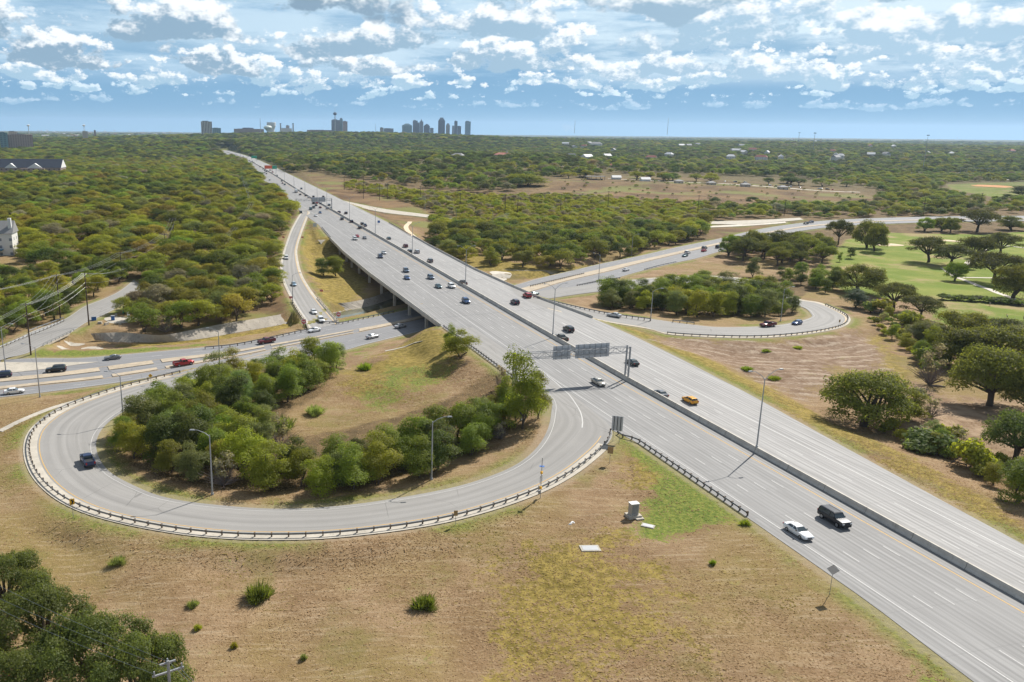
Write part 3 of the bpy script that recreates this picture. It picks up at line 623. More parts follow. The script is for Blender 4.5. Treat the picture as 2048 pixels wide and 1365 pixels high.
# pale concrete shoulder of the loops
def rib(name, a, b, m, dz):
    mb = MB(); mb.ribbon(a, b, dz); o = mb.build(name, m)
    nz = sum(p_.normal.z for p_ in o.data.polygons)
    if nz < 0: o.data.flip_normals()
    return tag(o, kind='structure')
rib('shoulder', LOOP.off(-0.7)[n0 + 16:-24], LOOP.off(1.9)[n0 + 16:-24], M_shoulder, 0.03)
rib('shoulder', RLOOP.off(-0.6)[34:-14], RLOOP.off(1.4)[34:-14], M_shoulder, 0.03)
rib('shoulder', EXIT.off(-0.3)[10:], EXIT.off(0.7)[10:], M_shoulder, 0.03); rib('shoulder', EXIT.offb(0.85)[10:], EXIT.offb(-0.5)[10:], M_shoulder, 0.03)
mb = MB(); mb.add([P(*q, -6.93) for q in ((-20, 724), (44, 725), (120, 725), (198, 724), (130, 733), (76, 740), (26, 745.5), (-20, 752))], [tuple(range(8))[::-1]]); 
o = mb.build('pavement', M_conc); tag(o, kind='structure')
if o.data.polygons[0].normal.z < 0: o.data.flip_normals()

# raised median of the lower road: kerbed slabs with gaps
mb = MB(); cm = MEDIAN; n = len(cm.a); px_ = np.array([proj(w)[0] for w in (cm.a + cm.b) / 2])
def slab(a, b, z=0.16):
    A, B = a.copy(), b.copy(); k = len(A); V = [(*q[:2], q[2] - 0.1) for q in A] + [(*q[:2], q[2] + z) for q in A] + [(*q[:2], q[2] + z) for q in B] + [(*q[:2], q[2] - 0.1) for q in B]
    Fs = []
    for r_ in range(3):
        for i in range(k - 1): Fs.append((r_ * k + i, r_ * k + i + 1, (r_ + 1) * k + i + 1, (r_ + 1) * k + i))
    Fs += [(0, k, 2 * k, 3 * k), (k - 1, 4 * k - 1, 3 * k - 1, 2 * k - 1)]; mb.add(V, Fs)
i = 0
while i < n - 3:
    if px_[i] < 600:
        L = 6 if 100 < px_[i] < 240 else 14; j = min(n - 1, i + L)
        g1 = slice(i, j); 
        if j - i > 2: slab(cm.at(0.0)[g1], cm.at(0.36)[g1]); slab(cm.at(0.78)[g1], cm.at(1.0)[g1])
        i = j + (0 if px_[i] > 240 else 0)
    else:
        j = min(n - 1, i + 60); slab(cm.at(0.0)[i:j + 1], cm.at(1.0)[i:j + 1]); i = j
tag(mb.build('median_kerb', M_median), kind='structure')
rib('road', cm.at(0.34), cm.at(0.80), M_road, 0.004) if False else None
so = strip_obj('road', MEDIAN, M_road, -0.004, 0, 1, 4)

# ------------------------------------------------------------------ creek
def water(g, out):
    p = pos(g); nn = g.noise(p, 0.8, 4); c = g.mix(g.ss(g.noise(p, 0.25, 4), 0.4, 0.6), (0.05, 0.055, 0.03), (0.13, 0.13, 0.07)); bsdf(g, out, c, 0.08, 0, 0.6, bump(g, nn, 0.08, 0.05))
M_water = mat('creek_water', water)
def flat(name, lst, z, m, kind='structure', dz=0.0):
    mb = MB(); V = [P(x, y, z) + np.array([0, 0, dz]) for x, y in lst]; mb.add(V, [tuple(range(len(V)))]); o = mb.build(name, m)
    if o.data.polygons[0].normal.z < 0: o.data.flip_normals()
    return tag(o, kind=kind)
flat('water', [(556, 672), (585, 655), (606, 640), (640, 632), (690, 622), (740, 608), (790, 588), (860, 572), (905, 566), (900, 590), (800, 622), (745, 632), (690, 643), (640, 655)], -9.27, M_water)
flat('water', [(290, 694), (320, 690), (350, 690), (352, 694), (330, 697)], -9.27, M_water)
def lining(top, bot, zt=-6.9, zb=-9.45):
    a, b = pair(pxz(top, zt), pxz(bot, zb), 1.5); mb = MB()
    mid = (a + b) / 2 + RNG.normal(0, 0.05, a.shape); mb.ribbon(a, mid, 0.12); mb.ribbon(mid, b, 0.12)
    o = mb.build('canal_lining', M_lining); nz = sum(p_.normal.z for p_ in o.data.polygons)
    if nz < 0: o.data.flip_normals()
    return tag(o, kind='structure')
lining([(181, 668), (246, 666), (325, 671), (393, 659), (444, 649), (513, 638), (581, 626), (612, 616), (646, 604), (684, 607), (742, 596), (800, 575), (880, 556), (965, 541), (1050, 541), (1140, 542), (1160, 538)], [(190, 682), (246, 686), (342, 685), (410, 677.5), (478, 665.5), (547, 653.5), (600, 643), (625, 637), (668, 628), (692, 623), (741, 613), (800, 594), (890, 572), (985, 563), (1060, 559), (1132, 549), (1160, 543)])

# ------------------------------------------------------------------ median barrier and overpass
def build_barrier():
    U = us(20, 2300, 4); L = np.array([UV(u, cen(u)) for u in U]); mb = MB()
    mb.sweep(L, [(-0.42, 0.0), (-0.42, 0.12), (-0.22, 0.4), (-0.16, 1.05), (0.16, 1.05), (0.22, 0.4), (0.42, 0.12), (0.42, 0.0)])
    o = mb.build('median_barrier', M_barrier); tag(o, 'long grey concrete barrier running down the middle of the highway', 'barrier')
build_barrier()
def build_bridge():
    root = empty('highway_overpass', UV((BR0 + BR1) / 2, cen(350), 0)); inv = Matrix.Translation(root.location).inverted()
    tag(root, 'long concrete highway overpass on columns above the road and creek', 'overpass')
    def part(mb, name, m, par=root):
        o = mb.build(name, m, par); o.matrix_parent_inverse = inv; return o
    U = us(BR0, BR1, 4)
    A = np.array([UV(u, le(u) - 0.35) for u in U]); B = np.array([UV(u, re_(u) + 0.35) for u in U])
    mb = MB(); n = len(U); V = []
    for row, z in ((A, -0.03), (A, -0.85)): V += [(q[0], q[1], z) for q in row]
    Ai = np.array([UV(u, le(u) + 1.4) for u in U]); Bi = np.array([UV(u, re_(u) - 1.4) for u in U])
    V += [(q[0], q[1], -0.62) for q in Ai]; V += [(q[0], q[1], -1.75) for q in Ai]; V += [(q[0], q[1], -1.75) for q in Bi]; V += [(q[0], q[1], -0.62) for q in Bi]
    V += [(q[0], q[1], -0.85) for q in B]; V += [(q[0], q[1], -0.03) for q in B]
    Fs = []
    for r_ in range(8):
        r2 = (r_ + 1) % 8
        for i in range(n - 1): Fs.append((r_ * n + i, r2 * n + i, r2 * n + i + 1, r_ * n + i + 1))
    Fs += [tuple(r_ * n for r_ in range(8)), tuple(r_ * n + n - 1 for r_ in range(8))[::-1]]
    mb.add(V, Fs); part(mb, 'deck', M_bridge)
    for row, sgn in ((A, 1), (B, -1)):
        mb = MB(); mb.sweep(row + [0, 0, -0.02], [(-0.12 if sgn > 0 else -0.3, 0.0), (-0.02 if sgn > 0 else -0.12, 0.78), (0.12 if sgn > 0 else 0.02, 0.78), (0.3 if sgn > 0 else 0.12, 0.0)]); part(mb, 'parapet', M_barrier)
    tops = [(866.7, 629.7), (832.3, 604.8), (802.3, 582.8), (775.9, 563.7), (751, 544.7), (730, 528), (711.6, 516), (696, 506), (681.6, 492.8)]
    for x, y in tops:
        q = P(x, y, -2.2); u0 = float(q[:2] @ DU); skew = 0.16
        v0, v1 = le(u0) + 1.6, re_(u0) - 1.8
        cap = MB(); c0 = UV(u0, v0); c1 = UV(u0 + skew * (v1 - v0), v1); mid = (c0 + c1) / 2; L = np.linalg.norm(c1 - c0)
        cap.box((mid[0], mid[1], -2.15), (L, 1.1, 0.85), math.atan2(c1[1] - c0[1], c1[0] - c0[0])); part(cap, 'pier_cap', M_bridge)
        for t in (0.035, 0.28, 0.52, 0.76, 0.965):
            b = c0 + (c1 - c0) * t; zb = gz(b[0], b[1]) - 0.4; cm_ = MB()
            cm_.box((b[0], b[1], (zb - 2.5) / 2), (0.95, 0.95, -2.5 - zb), HEAD); part(cm_, 'column', M_bridge)
    # abutments
    for u0 in (BR0 + 0.5, BR1 - 0.5):
        mb = MB(); a = UV(u0, le(u0) + 0.2); b = UV(u0, re_(u0) - 0.2); mid = (a + b) / 2
        mb.box((mid[0], mid[1], -2.6), (np.linalg.norm(b - a), 1.2, 5.0), HEAD - math.pi / 2); part(mb, 'abutment', M_bridge)
    # sloped concrete apron under the far end
    mb = MB(); a = [UV(BR1 - 1, v, -1.2) for v in np.linspace(le(BR1) - 7, re_(BR1), 9)]; b = [UV(BR1 - 11, v, -6.9) for v in np.linspace(le(BR1) - 3, re_(BR1), 9)]
    mb.ribbon(np.array(a), np.array(b), 0.35); o = part(mb, 'slope_paving', M_lining)
    mb = MB(); a = [UV(BR0 + 1, v, -1.2) for v in np.linspace(le(BR0), re_(BR0), 9)]; b = [UV(BR0 + 9, v, -6.4) for v in np.linspace(le(BR0), re_(BR0), 9)]
    mb.ribbon(np.array(a), np.array(b), 0.3); part(mb, 'slope_paving', M_lining)
    # expansion joints on the deck are thin dark seams
    for x, y in tops[::2] + [(884, 650)]:
        u0 = float(P(x, y, -2.2)[:2] @ DU); v0, v1 = le(u0), re_(u0); c = float(cen(u0))
        for a_, b_ in ((v0, c - 0.5), (c + 0.5, v1)):
            mb = MB(); p0, p1 = UV(u0 + 0.16 * (a_ - v0), a_), UV(u0 + 0.16 * (b_ - v0), b_); d = np.array([DU[0], DU[1], 0]) * 0.09
            mb.ribbon(np.array([p0 - d, p1 - d]), np.array([p0 + d, p1 + d]), 0.008); part(mb, 'expansion_joint', M_dark)
build_bridge()
# small ramp bridge over the creek: slab and piers
def build_ramp_bridge():
    i0 = int(np.argmin(np.abs(np.array([proj(w)[1] for w in EXIT.a]) - 604))); a, b = EXIT.off(-0.5)[i0:], EXIT.offb(-0.5)[i0:]; mid = (a[len(a) // 2] + b[len(a) // 2]) / 2
    root = empty('ramp_bridge', mid); inv = Matrix.Translation(root.location).inverted(); tag(root, 'short concrete bridge carrying the exit ramp over the creek to the stop signs', 'bridge')
    n = len(a); V = [(*q[:2], q[2] - 0.05) for q in a] + [(*q[:2], q[2] - 0.95) for q in a] + [(*q[:2], q[2] - 0.95) for q in b] + [(*q[:2], q[2] - 0.05) for q in b]
    Fs = [(r_ * n + i, r_ * n + i + 1, ((r_ + 1) % 4) * n + i + 1, ((r_ + 1) % 4) * n + i) for r_ in range(4) for i in range(n - 1)] + [(0, n, 2 * n, 3 * n), (n - 1, 4 * n - 1, 3 * n - 1, 2 * n - 1)]
    mb = MB(); mb.add(V, Fs); o = mb.build('deck', M_bridge, root); o.matrix_parent_inverse = inv
    for e in (a, b):
        mb = MB(); mb.sweep(e, [(-0.12, 0.0), (-0.12, 0.25), (0.12, 0.25), (0.12, 0.0)]); o = mb.build('kerb', M_bridge, root); o.matrix_parent_inverse = inv
        mb = MB(); mb.sweep(e, [(-0.06, 0.62), (-0.06, 0.9), (0.06, 0.9), (0.06, 0.62)])
        for q in e[::2]: mb.box((q[0], q[1], q[2] + 0.4), (0.2, 0.2, 0.5))
        o = mb.build('railing', M_conc, root); o.matrix_parent_inverse = inv
    for k in (int(n * 0.3), int(n * 0.6)):
        for t in (0.1, 0.5, 0.9):
            q = a[k] * (1 - t) + b[k] * t; mb = MB(); mb.box((q[0], q[1], -8.6), (0.6, 0.6, 2.6)); o = mb.build('column', M_bridge, root); o.matrix_parent_inverse = inv
build_ramp_bridge()
# culvert bridge under the side road
def build_culvert():
    xs = np.array([proj(w)[0] for w in SIDE.b]); i0 = int(np.argmin(np.abs(xs - 84))); i1 = int(np.argmin(np.abs(xs - 146)))
    b = SIDE.offb(-0.6)[i0:i1 + 1]; a = SIDE.off(-0.6)[i0:i1 + 1]; mid = (a[len(a) // 2] + b[len(a) // 2]) / 2
    root = empty('culvert_bridge', mid); inv = Matrix.Translation(root.location).inverted(); tag(root, 'low concrete culvert bridge with four box openings under the side road', 'bridge')
    n = len(a); V = [(*q[:2], q[2] - 0.03) for q in a] + [(*q[:2], q[2] - 0.6) for q in a] + [(*q[:2], q[2] - 0.6) for q in b] + [(*q[:2], q[2] - 0.03) for q in b]
    Fs = [(r_ * n + i, r_ * n + i + 1, ((r_ + 1) % 4) * n + i + 1, ((r_ + 1) % 4) * n + i) for r_ in range(4) for i in range(n - 1)] + [(0, n, 2 * n, 3 * n), (n - 1, 4 * n - 1, 3 * n - 1, 2 * n - 1)]
    mb = MB(); mb.add(V, Fs); o = mb.build('deck', M_conc, root); o.matrix_parent_inverse = inv
    for t in np.linspace(0, 1, 5):
        k = t * (n - 1); pa = np.array([np.interp(k, range(n), a[:, j]) for j in range(3)]); pb = np.array([np.interp(k, range(n), b[:, j]) for j in range(3)]); c = (pa + pb) / 2
        mb = MB(); mb.box((c[0], c[1], -8.35), (np.linalg.norm(pb - pa) - 0.1, 0.3, 2.3), math.atan2(pb[1] - pa[1], pb[0] - pa[0])); o = mb.build('dividing_wall', M_conc, root); o.matrix_parent_inverse = inv
    for e in (a, b):
        mb = MB(); mb.sweep(e, [(-0.04, 0.5), (-0.04, 0.8), (0.04, 0.8), (0.04, 0.5)])
        for q in e[::1]: mb.box((q[0], q[1], q[2] + 0.3), (0.16, 0.16, 0.62))
        o = mb.build('railing', M_galv, root); o.matrix_parent_inverse = inv
build_culvert()

# ------------------------------------------------------------------ guard rails
def guardrail(pts, label, post_step=1.905, hgt=0.72, m_rail=None, face=1, timber=True, group=None, post_cap=96):
    """steel beam on posts; the posts stand behind the beam"""
    L = smooth(pts, post_step); root = empty('guard_rail', L[len(L) // 2]); inv = Matrix.Translation(root.location).inverted()
    tag(root, label, 'guard rail', group)
    mb = MB(); h = hgt
    mb.sweep(L, [(0.0, h - 0.31), (0.05, h - 0.27), (0.0, h - 0.2), (0.05, h - 0.12), (0.0, h - 0.02), (0.03, h), (-0.03, h), (-0.06, h - 0.15), (-0.03, h - 0.31)])
    o = mb.build('beam', m_rail or M_rail, root); o.matrix_parent_inverse = inv
    t = np.gradient(L[:, :2], axis=0); t /= np.linalg.norm(t, axis=1, keepdims=True); nx = np.c_[t[:, 1], -t[:, 0]] * face
    pm = None
    for i, q in enumerate(L[:post_cap]):
        c = q[:2] - nx[i] * 0.24; zb = min(q[2], gz(c[0], c[1])) - 0.25; top = q[2] + h
        if pm is None:
            mb = MB(); mb.box((0, 0, -0.36), (0.2, 0.2, 1.3)); mb.box((0.2, 0, 0.13), (0.22, 0.18, 0.34)); po = mb.build('post', M_post, root); pm = po.data
        else: po = link('post', pm, root)
        po.matrix_parent_inverse = inv; po.location = (c[0], c[1], top - 0.29); po.rotation_euler = (0, 0, math.atan2(nx[i][1], nx[i][0])); 
    return root
s0 = n0 + 12
LO = LOOP.off(0.25)
guardrail(LO[s0:-22] + [0, 0, 0.03], 'long dark guard rail curving round the outside of the near exit loop', 2.6, face=-1)
guardrail([UV(u, le(u) + 0.25 if u < 139 else 83.2) for u in us(103, 141, 2)][::-1], 'straight guard rail on timber posts beside the grass by the utility cabinet', 1.905, face=1)
guardrail([UV(u, le(u) + 0.1) for u in us(184, 239, 3)][::-1], 'guard rail along the highway edge leading to the overpass behind the gantry tree', 1.905, face=1)
guardrail([UV(u, le(u) + 0.2) for u in us(463, 512, 3)][::-1], 'dark guard rail at the far end of the overpass by the exit ramp', 2.6, face=1)
guardrail([UV(u, re_(u) - 0.2) for u in us(463, 530, 3)], 'guard rail on the dry grass side at the far end of the overpass', 2.6, face=1)
guardrail(pxz([(1067, 596), (1110, 606), (1155, 617), (1220, 630), (1300, 641)], -0.1, -0.9), 'dark guard rail above the entrance ramp beside the merging lane', 1.905, face=1)
guardrail(RLOOP.off(0.2)[int(len(RLOOP.a) * 0.5):-36], 'dark guard rail curving round the outside of the loop by the golf course', 2.4, face=-1)
guardrail(pxz([(1346, 644), (1366, 646), (1388, 649)], -1.3, -1.7), 'short pale guard rail under the trees inside the loop beside the golf course', 1.905, m_rail=M_galv)
guardrail(pxz([(1062, 574), (1100, 565), (1146, 554), (1168, 549)], -6.9), 'guard rail at the creek bank beside the cross road past the overpass', 1.905)
guardrail(pxz([(1155, 573), (1180, 568), (1210, 562), (1240, 558)], -6.9), 'dark guard rail between the cross road and the thicket loop entrance', 1.905)
guardrail(pxz([(1290, 541), (1320, 533), (1352, 526)], -6.7), 'dark guard rail on the near verge of the cross road beyond the thicket', 2.5)
guardrail(pxz([(646, 646), (680, 648.5), (720, 640), (787, 625.5)], -6.9), 'thin rail along the creek edge between the exit ramp and overpass', 2.5, m_rail=M_galv)
guardrail(pxz([(625, 660), (590, 667), (540, 678), (470, 692), (410, 698)], -6.9), 'rail along the creek bank beside the cross road from the exit ramp', 2.5)
guardrail(pxz([(608, 560), (618, 574), (630, 590)], -5.5, -6.0), 'pale guard rail beside the exit ramp above the single round tree', 1.905, m_rail=M_galv)
guardrail(pxz([(586, 592), (600, 618), (610, 636)], -6.3, -6.9), 'guard rail on the wooded side of the exit ramp near the creek', 1.905)
guardrail(pxz([(-20, 706), (40, 680), (95, 658), (128, 643)], -6.5), 'pale rail on the wooded side of the side road bridge', 2.2, m_rail=M_galv)

# ------------------------------------------------------------------ street lamps
def lamp_head(mb, tip, ang):
    ca, sa = math.cos(ang), math.sin(ang); mb.box((tip[0] + ca * 0.35, tip[1] + sa * 0.35, tip[2] + 0.02), (0.85, 0.32, 0.16), ang, 0, 0.7)
_lamp_mesh = {}
def street_lamp(base, H, arms, label, group, arm_len=2.4, rise=1.1, name='street_lamp'):
    """arms: list of headings in radians"""
    root = empty(name, base); tag(root, label, 'street lamp', group)
    key = ('p', round(H, 1))
    def shared(key, make, nm, m):
        if key not in _lamp_mesh:
            o = make().build(nm, m, root, False); _lamp_mesh[key] = o.data
        else: o = link(nm, _lamp_mesh[key], root)
        return o
    shared(key, lambda: MB().tube([(0, 0, -0.1), (0, 0, 0.35), (0, 0, 0.36), (0, 0, H * 0.5), (0, 0, H)], [0.26, 0.26, 0.16, 0.13, 0.085], 8), 'pole', M_pole)
    for a in arms:
        key = ('a', round(arm_len, 1), round(rise, 1))
        def mk():
            return MB().tube([(0, 0, -0.25), (arm_len * 0.3, 0, rise * 0.5 - 0.1), (arm_len * 0.75, 0, rise * 0.92), (arm_len, 0, rise)], [0.06, 0.055, 0.05, 0.045], 6)
        o = shared(key, mk, 'arm', M_pole); o.location = (0, 0, H); o.rotation_euler = (0, 0, a)
        def mh():
            b = MB(); b.box((0.35, 0, 0), (0.9, 0.34, 0.17), 0, 0, 0.75); return b
        o = shared(('h',), mh, 'lamp_head', M_galv); o.location = (math.cos(a) * arm_len, math.sin(a) * arm_len, H + rise); o.rotation_euler = (0, 0, a)
    return root
AV = math.atan2(DV[1], DV[0])
MED = [(126, 14.6, 'nearest tall double-armed lamp on the highway barrier, shadow across the lanes'), (None, (1102, 670), 'double-armed lamp on the barrier beside the dark pickup before the gantry'), (None, (915, 571), 'double-armed lamp on the barrier beside the brown pickup on the overpass'), (None, (803.8, 510), 'double-armed lamp on the barrier beside two side by side cars on the overpass'), (None, (730.4, 468), 'double-armed lamp on the barrier by the small red car on the overpass'), (None, (678, 439), 'double-armed lamp on the barrier at the far end of the overpass')]
for a, b, lab in MED:
    if a is None:
        q = P(b[0], b[1], 0.9); u0 = float(q[:2] @ DU)
    else: u0 = a
    street_lamp(UV(u0, cen(u0) + 0.3 * 0, 1.0), 13.6, (AV, AV + math.pi), lab, 'lamps on the median barrier', 3.0, 1.6)
for k, (x, y) in enumerate([(640, 413), (609, 402), (585.5, 387.5), (562, 374), (548, 362), (531, 351)]):
    u0 = float(P(x, y, 0.9)[:2] @ DU); street_lamp(UV(u0, cen(u0), 1.0), 13.6, (AV, AV + math.pi), 'small double-armed lamp on the far barrier beyond the exit ramp fork', 'far lamps on the median barrier', 3.0, 1.6)
def screen_ang(base, dx):   # heading of an arm that points left (dx<0) or right in the picture
    return 0.0 if dx > 0 else math.pi
SL = [((425, 990), -4, 11.0, -1, 'grey single-armed lamp inside the near loop before the thicket'), ((247, 846), -5.4, 11.0, -1, 'single-armed lamp where the near loop bends left of the thicket'), ((863, 960), -2, 11.0, 1, 'grey single-armed lamp at the near edge of the thicket, arm to the right'), ((1042, 842), -1.2, 11.0, 1, 'single-armed lamp half hidden in the tall tree by the gantry'),
      ((80, 795), -6.9, 13.0, -1, 'tall lamp at the near kerb of the cross road by the white sedan'), ((12, 746), -6.9, 13, 1, 'lamp on the pale concrete island at the picture edge'), ((440, 740), -7, 11, -1, 'lamp between the cross road and the thicket by the red pickup'), ((585.6, 608), -6.3, 11, 1, 'lamp leaning over the blue car on the exit ramp'),
      ((1197, 563), -6.8, 12, -1, 'tall lamp beside the cross road at the thicket corner'), ((1263, 512), -6.4, 11, 1, 'lamp on the far verge of the cross road before the dark woods'), ((1561, 643), -4.4, 11, 1, 'lamp inside the golf side loop near the maroon pickup'), ((1301, 642), -2, 10, 1, 'lamp at the tree edge beside the golf side loop entrance'), ((1855, 560), -6, 0, 0, '')]
for (x, y), z, H, dx, lab in SL:
    if H: street_lamp(PG(x, y, z), H, (screen_ang(None, dx),), lab, 'single-armed lamps beside the ramps and roads', 2.6, 0.9)
for (x, y) in [(850, 419), (912, 446), (985, 452)]: street_lamp(PG(x, y, -5), 10, (math.pi,), 'small lamp among the brush beside the far frontage ramp', 'lamps along the frontage ramp', 2.4, 0.9)

# ------------------------------------------------------------------ sign gantries
def gantry(u0, v0, v1, H, panels, label, zb0=0.0, depth=1.5):
    """panels: (v centre, width, height)"""
    root = empty('sign_gantry', UV(u0, v0, zb0), HEAD); tag(root, label, 'sign gantry')
    W = v1 - v0       # local x along the highway (away), local -y is towards +v
    def part(mb, nm, m, par=root): return mb.build(nm, m, par)
    for y in (0.0, -W):
        zz = 0.0 if y == 0 else 1.0
        for x in (-0.75, 0.75): part(MB().box((x, y, (H + 1.6 + zz) / 2), (0.32, 0.32, H + 1.6 - zz)), 'leg', M_galv)
        part(MB().tube([(-0.75, y, H * 0.25), (0.75, y, H * 0.25)], 0.06).tube([(-0.75, y, H * 0.55), (0.75, y, H * 0.55)], 0.06).tube([(-0.75, y, H * 0.25), (0.75, y, H * 0.55)], 0.05).tube([(-0.75, y, H * 0.8), (0.75, y, H * 0.55)], 0.05), 'leg_brace', M_galv)
    ch = MB(); n = int(W / 1.8)
    for x in (-0.6, 0.6):
        for z in (H, H + 1.4): ch.tube([(x, 0.2, z), (x, -W - 0.2, z)], 0.075, 6)
    part(ch, 'truss_chords', M_galv)
    br = MB()
    for i in range(n):
        ya, yb = -W * i / n, -W * (i + 1) / n
        for x in (-0.6, 0.6): br.tube([(x, ya, H if i % 2 else H + 1.4), (x, yb, H + 1.4 if i % 2 else H)], 0.045, 5); br.tube([(x, ya, H), (x, ya, H + 1.4)], 0.035, 4)
        for z in (H, H + 1.4): br.tube([(-0.6, ya, z), (0.6, yb, z)], 0.035, 4)
    part(br, 'truss_bracing', M_galv)
    for vc, w, h in panels:
        y = -(vc - v0); pb = MB(); pb.box((0.98, y, H + 0.7), (0.06, w, h)); po = part(pb, 'sign_panel', M_sign_back)
        rb = MB(); m_ = max(2, int(w / 1.5))
        for k in range(m_): rb.box((0.90, y - w / 2 + (k + 0.5) * w / m_, H + 0.7), (0.1, 0.12, h + 0.1))
        for z in (-0.3, 0.3): rb.box((0.92, y, H + 0.7 + z * h), (0.05, w, 0.07))
        part(rb, 'panel_rib', M_galv, po)
    return root
qg = P(1241, 753, 1.0); ug = float(qg[:2] @ DU)
gantry(ug, 74.8, float(cen(ug)), 7.0, [(87.2, 4.6, 3.3), (95.2, 9.0, 3.4)], 'near sign gantry over the oncoming lanes, sign backs grey, beside a tall tree')
uf = float(P(645, 421, 0)[:2] @ DU)
gantry(uf, le(uf) - 2.6, float(cen(uf)) , 7.2, [(le(uf) + 11.5, 5.0, 3.4), (le(uf) + 17, 5.6, 3.4)], 'far sign gantry spanning the lanes just beyond the exit ramp fork')

# ------------------------------------------------------------------ traffic signs
M_red = plain('sign_red', (0.52, 0.03, 0.035), 0.5); M_wht = plain('sign_white', (0.75, 0.74, 0.72), 0.5); M_yel = plain('sign_yellow', (0.78, 0.42, 0.02), 0.5); M_blk = plain('sign_black', (0.02, 0.02, 0.022), 0.6); M_grn = plain('sign_green', (0.02, 0.32, 0.19), 0.5); M_blu = plain('sign_blue', (0.03, 0.12, 0.36), 0.5); M_org = plain('sign_orange', (0.75, 0.11, 0.03), 0.5); M_brn = plain('sign_brown', (0.33, 0.22, 0.10), 0.6)
def text_mesh(s, size):
    cu = bpy.data.curves.new('t', 'FONT'); cu.body = s; cu.size = size; cu.align_x = 'CENTER'; cu.align_y = 'CENTER'; cu.extrude = 0.004; cu.resolution_u = 2
    ob = bpy.data.objects.new('t', cu); COL.objects.link(ob); bpy.context.view_layer.update()
    me = bpy.data.meshes.new_from_object(ob); bpy.data.objects.remove(ob); bpy.data.curves.remove(cu); return me
def letters(s, size, m, par, loc, name='lettering'):
    me = text_mesh(s, size); me.materials.append(m); o = link(name, me, par); o.location = loc; o.rotation_euler = (math.pi / 2, 0, 0); return o
def face_rot(base, yaw=0.0):    # local -Y faces the camera's side of the scene, turned by yaw
    return math.atan2(-base[0], base[1]) * 0 + yaw
def sign(base, H, shape, label, yaw=0.0, m=None, size=(0.75, 0.75), posts=1, thick=0.03, name='traffic_sign', cat='sign', text=None, tm=None, post_m=None, group=None, back=False):
    root = empty(name, base, yaw); tag(root, label, cat, group); w, h = size
    for k in range(posts):
        x = 0 if posts == 1 else (-w * 0.3 + k * w * 0.6 / (posts - 1)); MB().tube([(x, 0.05, -0.2), (x, 0.05, H + (h * 0.3 if not back else h * 0.45))], 0.04, 6).build('post', post_m or M_galv, root)
    mb = MB(); zc = H + h / 2
    if shape == 'rect': pts = [(-w / 2, -h / 2), (w / 2, -h / 2), (w / 2, h / 2), (-w / 2, h / 2)]
    elif shape == 'diamond': pts = [(0, -h / 2), (w / 2, 0), (0, h / 2), (-w / 2, 0)]
    elif shape == 'oct': pts = [(w / 2 * math.cos(a) , h / 2 * math.sin(a)) for a in [math.pi / 8 + k * math.pi / 4 for k in range(8)]]
    else: pts = [(w / 2 * math.cos(k * math.pi / 12), h / 2 * math.sin(k * math.pi / 12)) for k in range(24)]
    n = len(pts); V = [(a, -thick, zc + b) for a, b in pts] + [(a, 0, zc + b) for a, b in pts]
    mb.add(V, [tuple(range(n)), tuple(range(n, 2 * n))[::-1]] + [(i, n + i, n + (i + 1) % n, (i + 1) % n) for i in range(n)])
    p = mb.build('panel', m or M_sign_back, root)
    if text:
        for k, (tx, sz, dz) in enumerate(text): letters(tx, sz, tm or M_wht, root, (0, -thick - 0.012, zc + dz))
    return root, p, zc
def disc(root, r, zc, m, y, name='disc', n=24):
    MB().add([(r * math.cos(k * 2 * math.pi / n), y, zc + r * math.sin(k * 2 * math.pi / n)) for k in range(n)], [tuple(range(n))]).build(name, m, root)
for (x, y), z, lab in (((607.7, 657), -7, 'red and white do not enter sign left of the ramp bridge end'), ((677.3, 642), -7, 'red and white do not enter sign right of the ramp bridge end')):
    b = PG(x, y, z); r0, p0, zc = sign(b, 1.5, 'rect', lab, -0.05, M_wht, (1.7, 1.7), name='do_not_enter_sign', group='do not enter signs'); disc(r0, 0.8, zc, M_red, -0.045, 'red_disc')
    MB().box((0, -0.055, zc), (1.15, 0.012, 0.24)).build('white_bar', M_wht, r0)
    letters('DO NOT', 0.3, M_wht, r0, (0, -0.06, zc + 0.36)); letters('ENTER', 0.3, M_wht, r0, (0, -0.06, zc - 0.36))
for (x, y), lab in (((642.8, 590), 'red wrong way sign in the dry grass below the round tree'), ((582, 604), 'red wrong way sign on the wooded side of the exit ramp'), ((605, 481), 'small red wrong way sign by the upper exit ramp, grass side'), ((567, 481), 'small red wrong way sign by the upper exit ramp, woods side')):
    b = PG(x, y, -6); sign(b, 1.3, 'rect', lab, 0, M_red, (1.3, 0.85), name='wrong_way_sign', text=[('WRONG', 0.32, 0.19), ('WAY', 0.32, -0.19)], group='wrong way signs')
b = PG(1232, 884, 0); r0, p0, zc = sign(b, 2.3, 'rect', 'grey ribbed back of the exit gore sign where the near loop splits', -0.35, M_sign_back, (2.1, 3.0), 2, name='exit_sign', back=True)
for x in (-0.62, 0, 0.62): MB().box((x, -0.09, zc), (0.12, 0.1, 2.9)).build('rib', M_dark, r0)
b = PG(1659, 1190, -.4); sign(b, 2.9, 'diamond', 'grey back of a diamond sign on a thin post in the dry grass', -0.4, M_sign_back, (1.55, 1.55), name='diamond_sign', back=True)
b = PG(1219, 928, -.6); sign(b, 2.0, 'rect', 'brown back of a rectangular sign behind the near guard rail', -0.3, M_brn, (1.0, 1.3), name='traffic_sign', back=True)
b = PG(911, 1051, -1.8); sign(b, 1.6, 'rect', 'small tan sign back on a post outside the loop guard rail', 0.0, M_brn, (0.6, 0.9), name='traffic_sign', back=True)
b = PG(1678, 652, -4.4); sign(b, 1.2, 'rect', 'small tan sign at the bend of the golf side loop', 0.4, M_brn, (0.7, 0.9), name='traffic_sign')
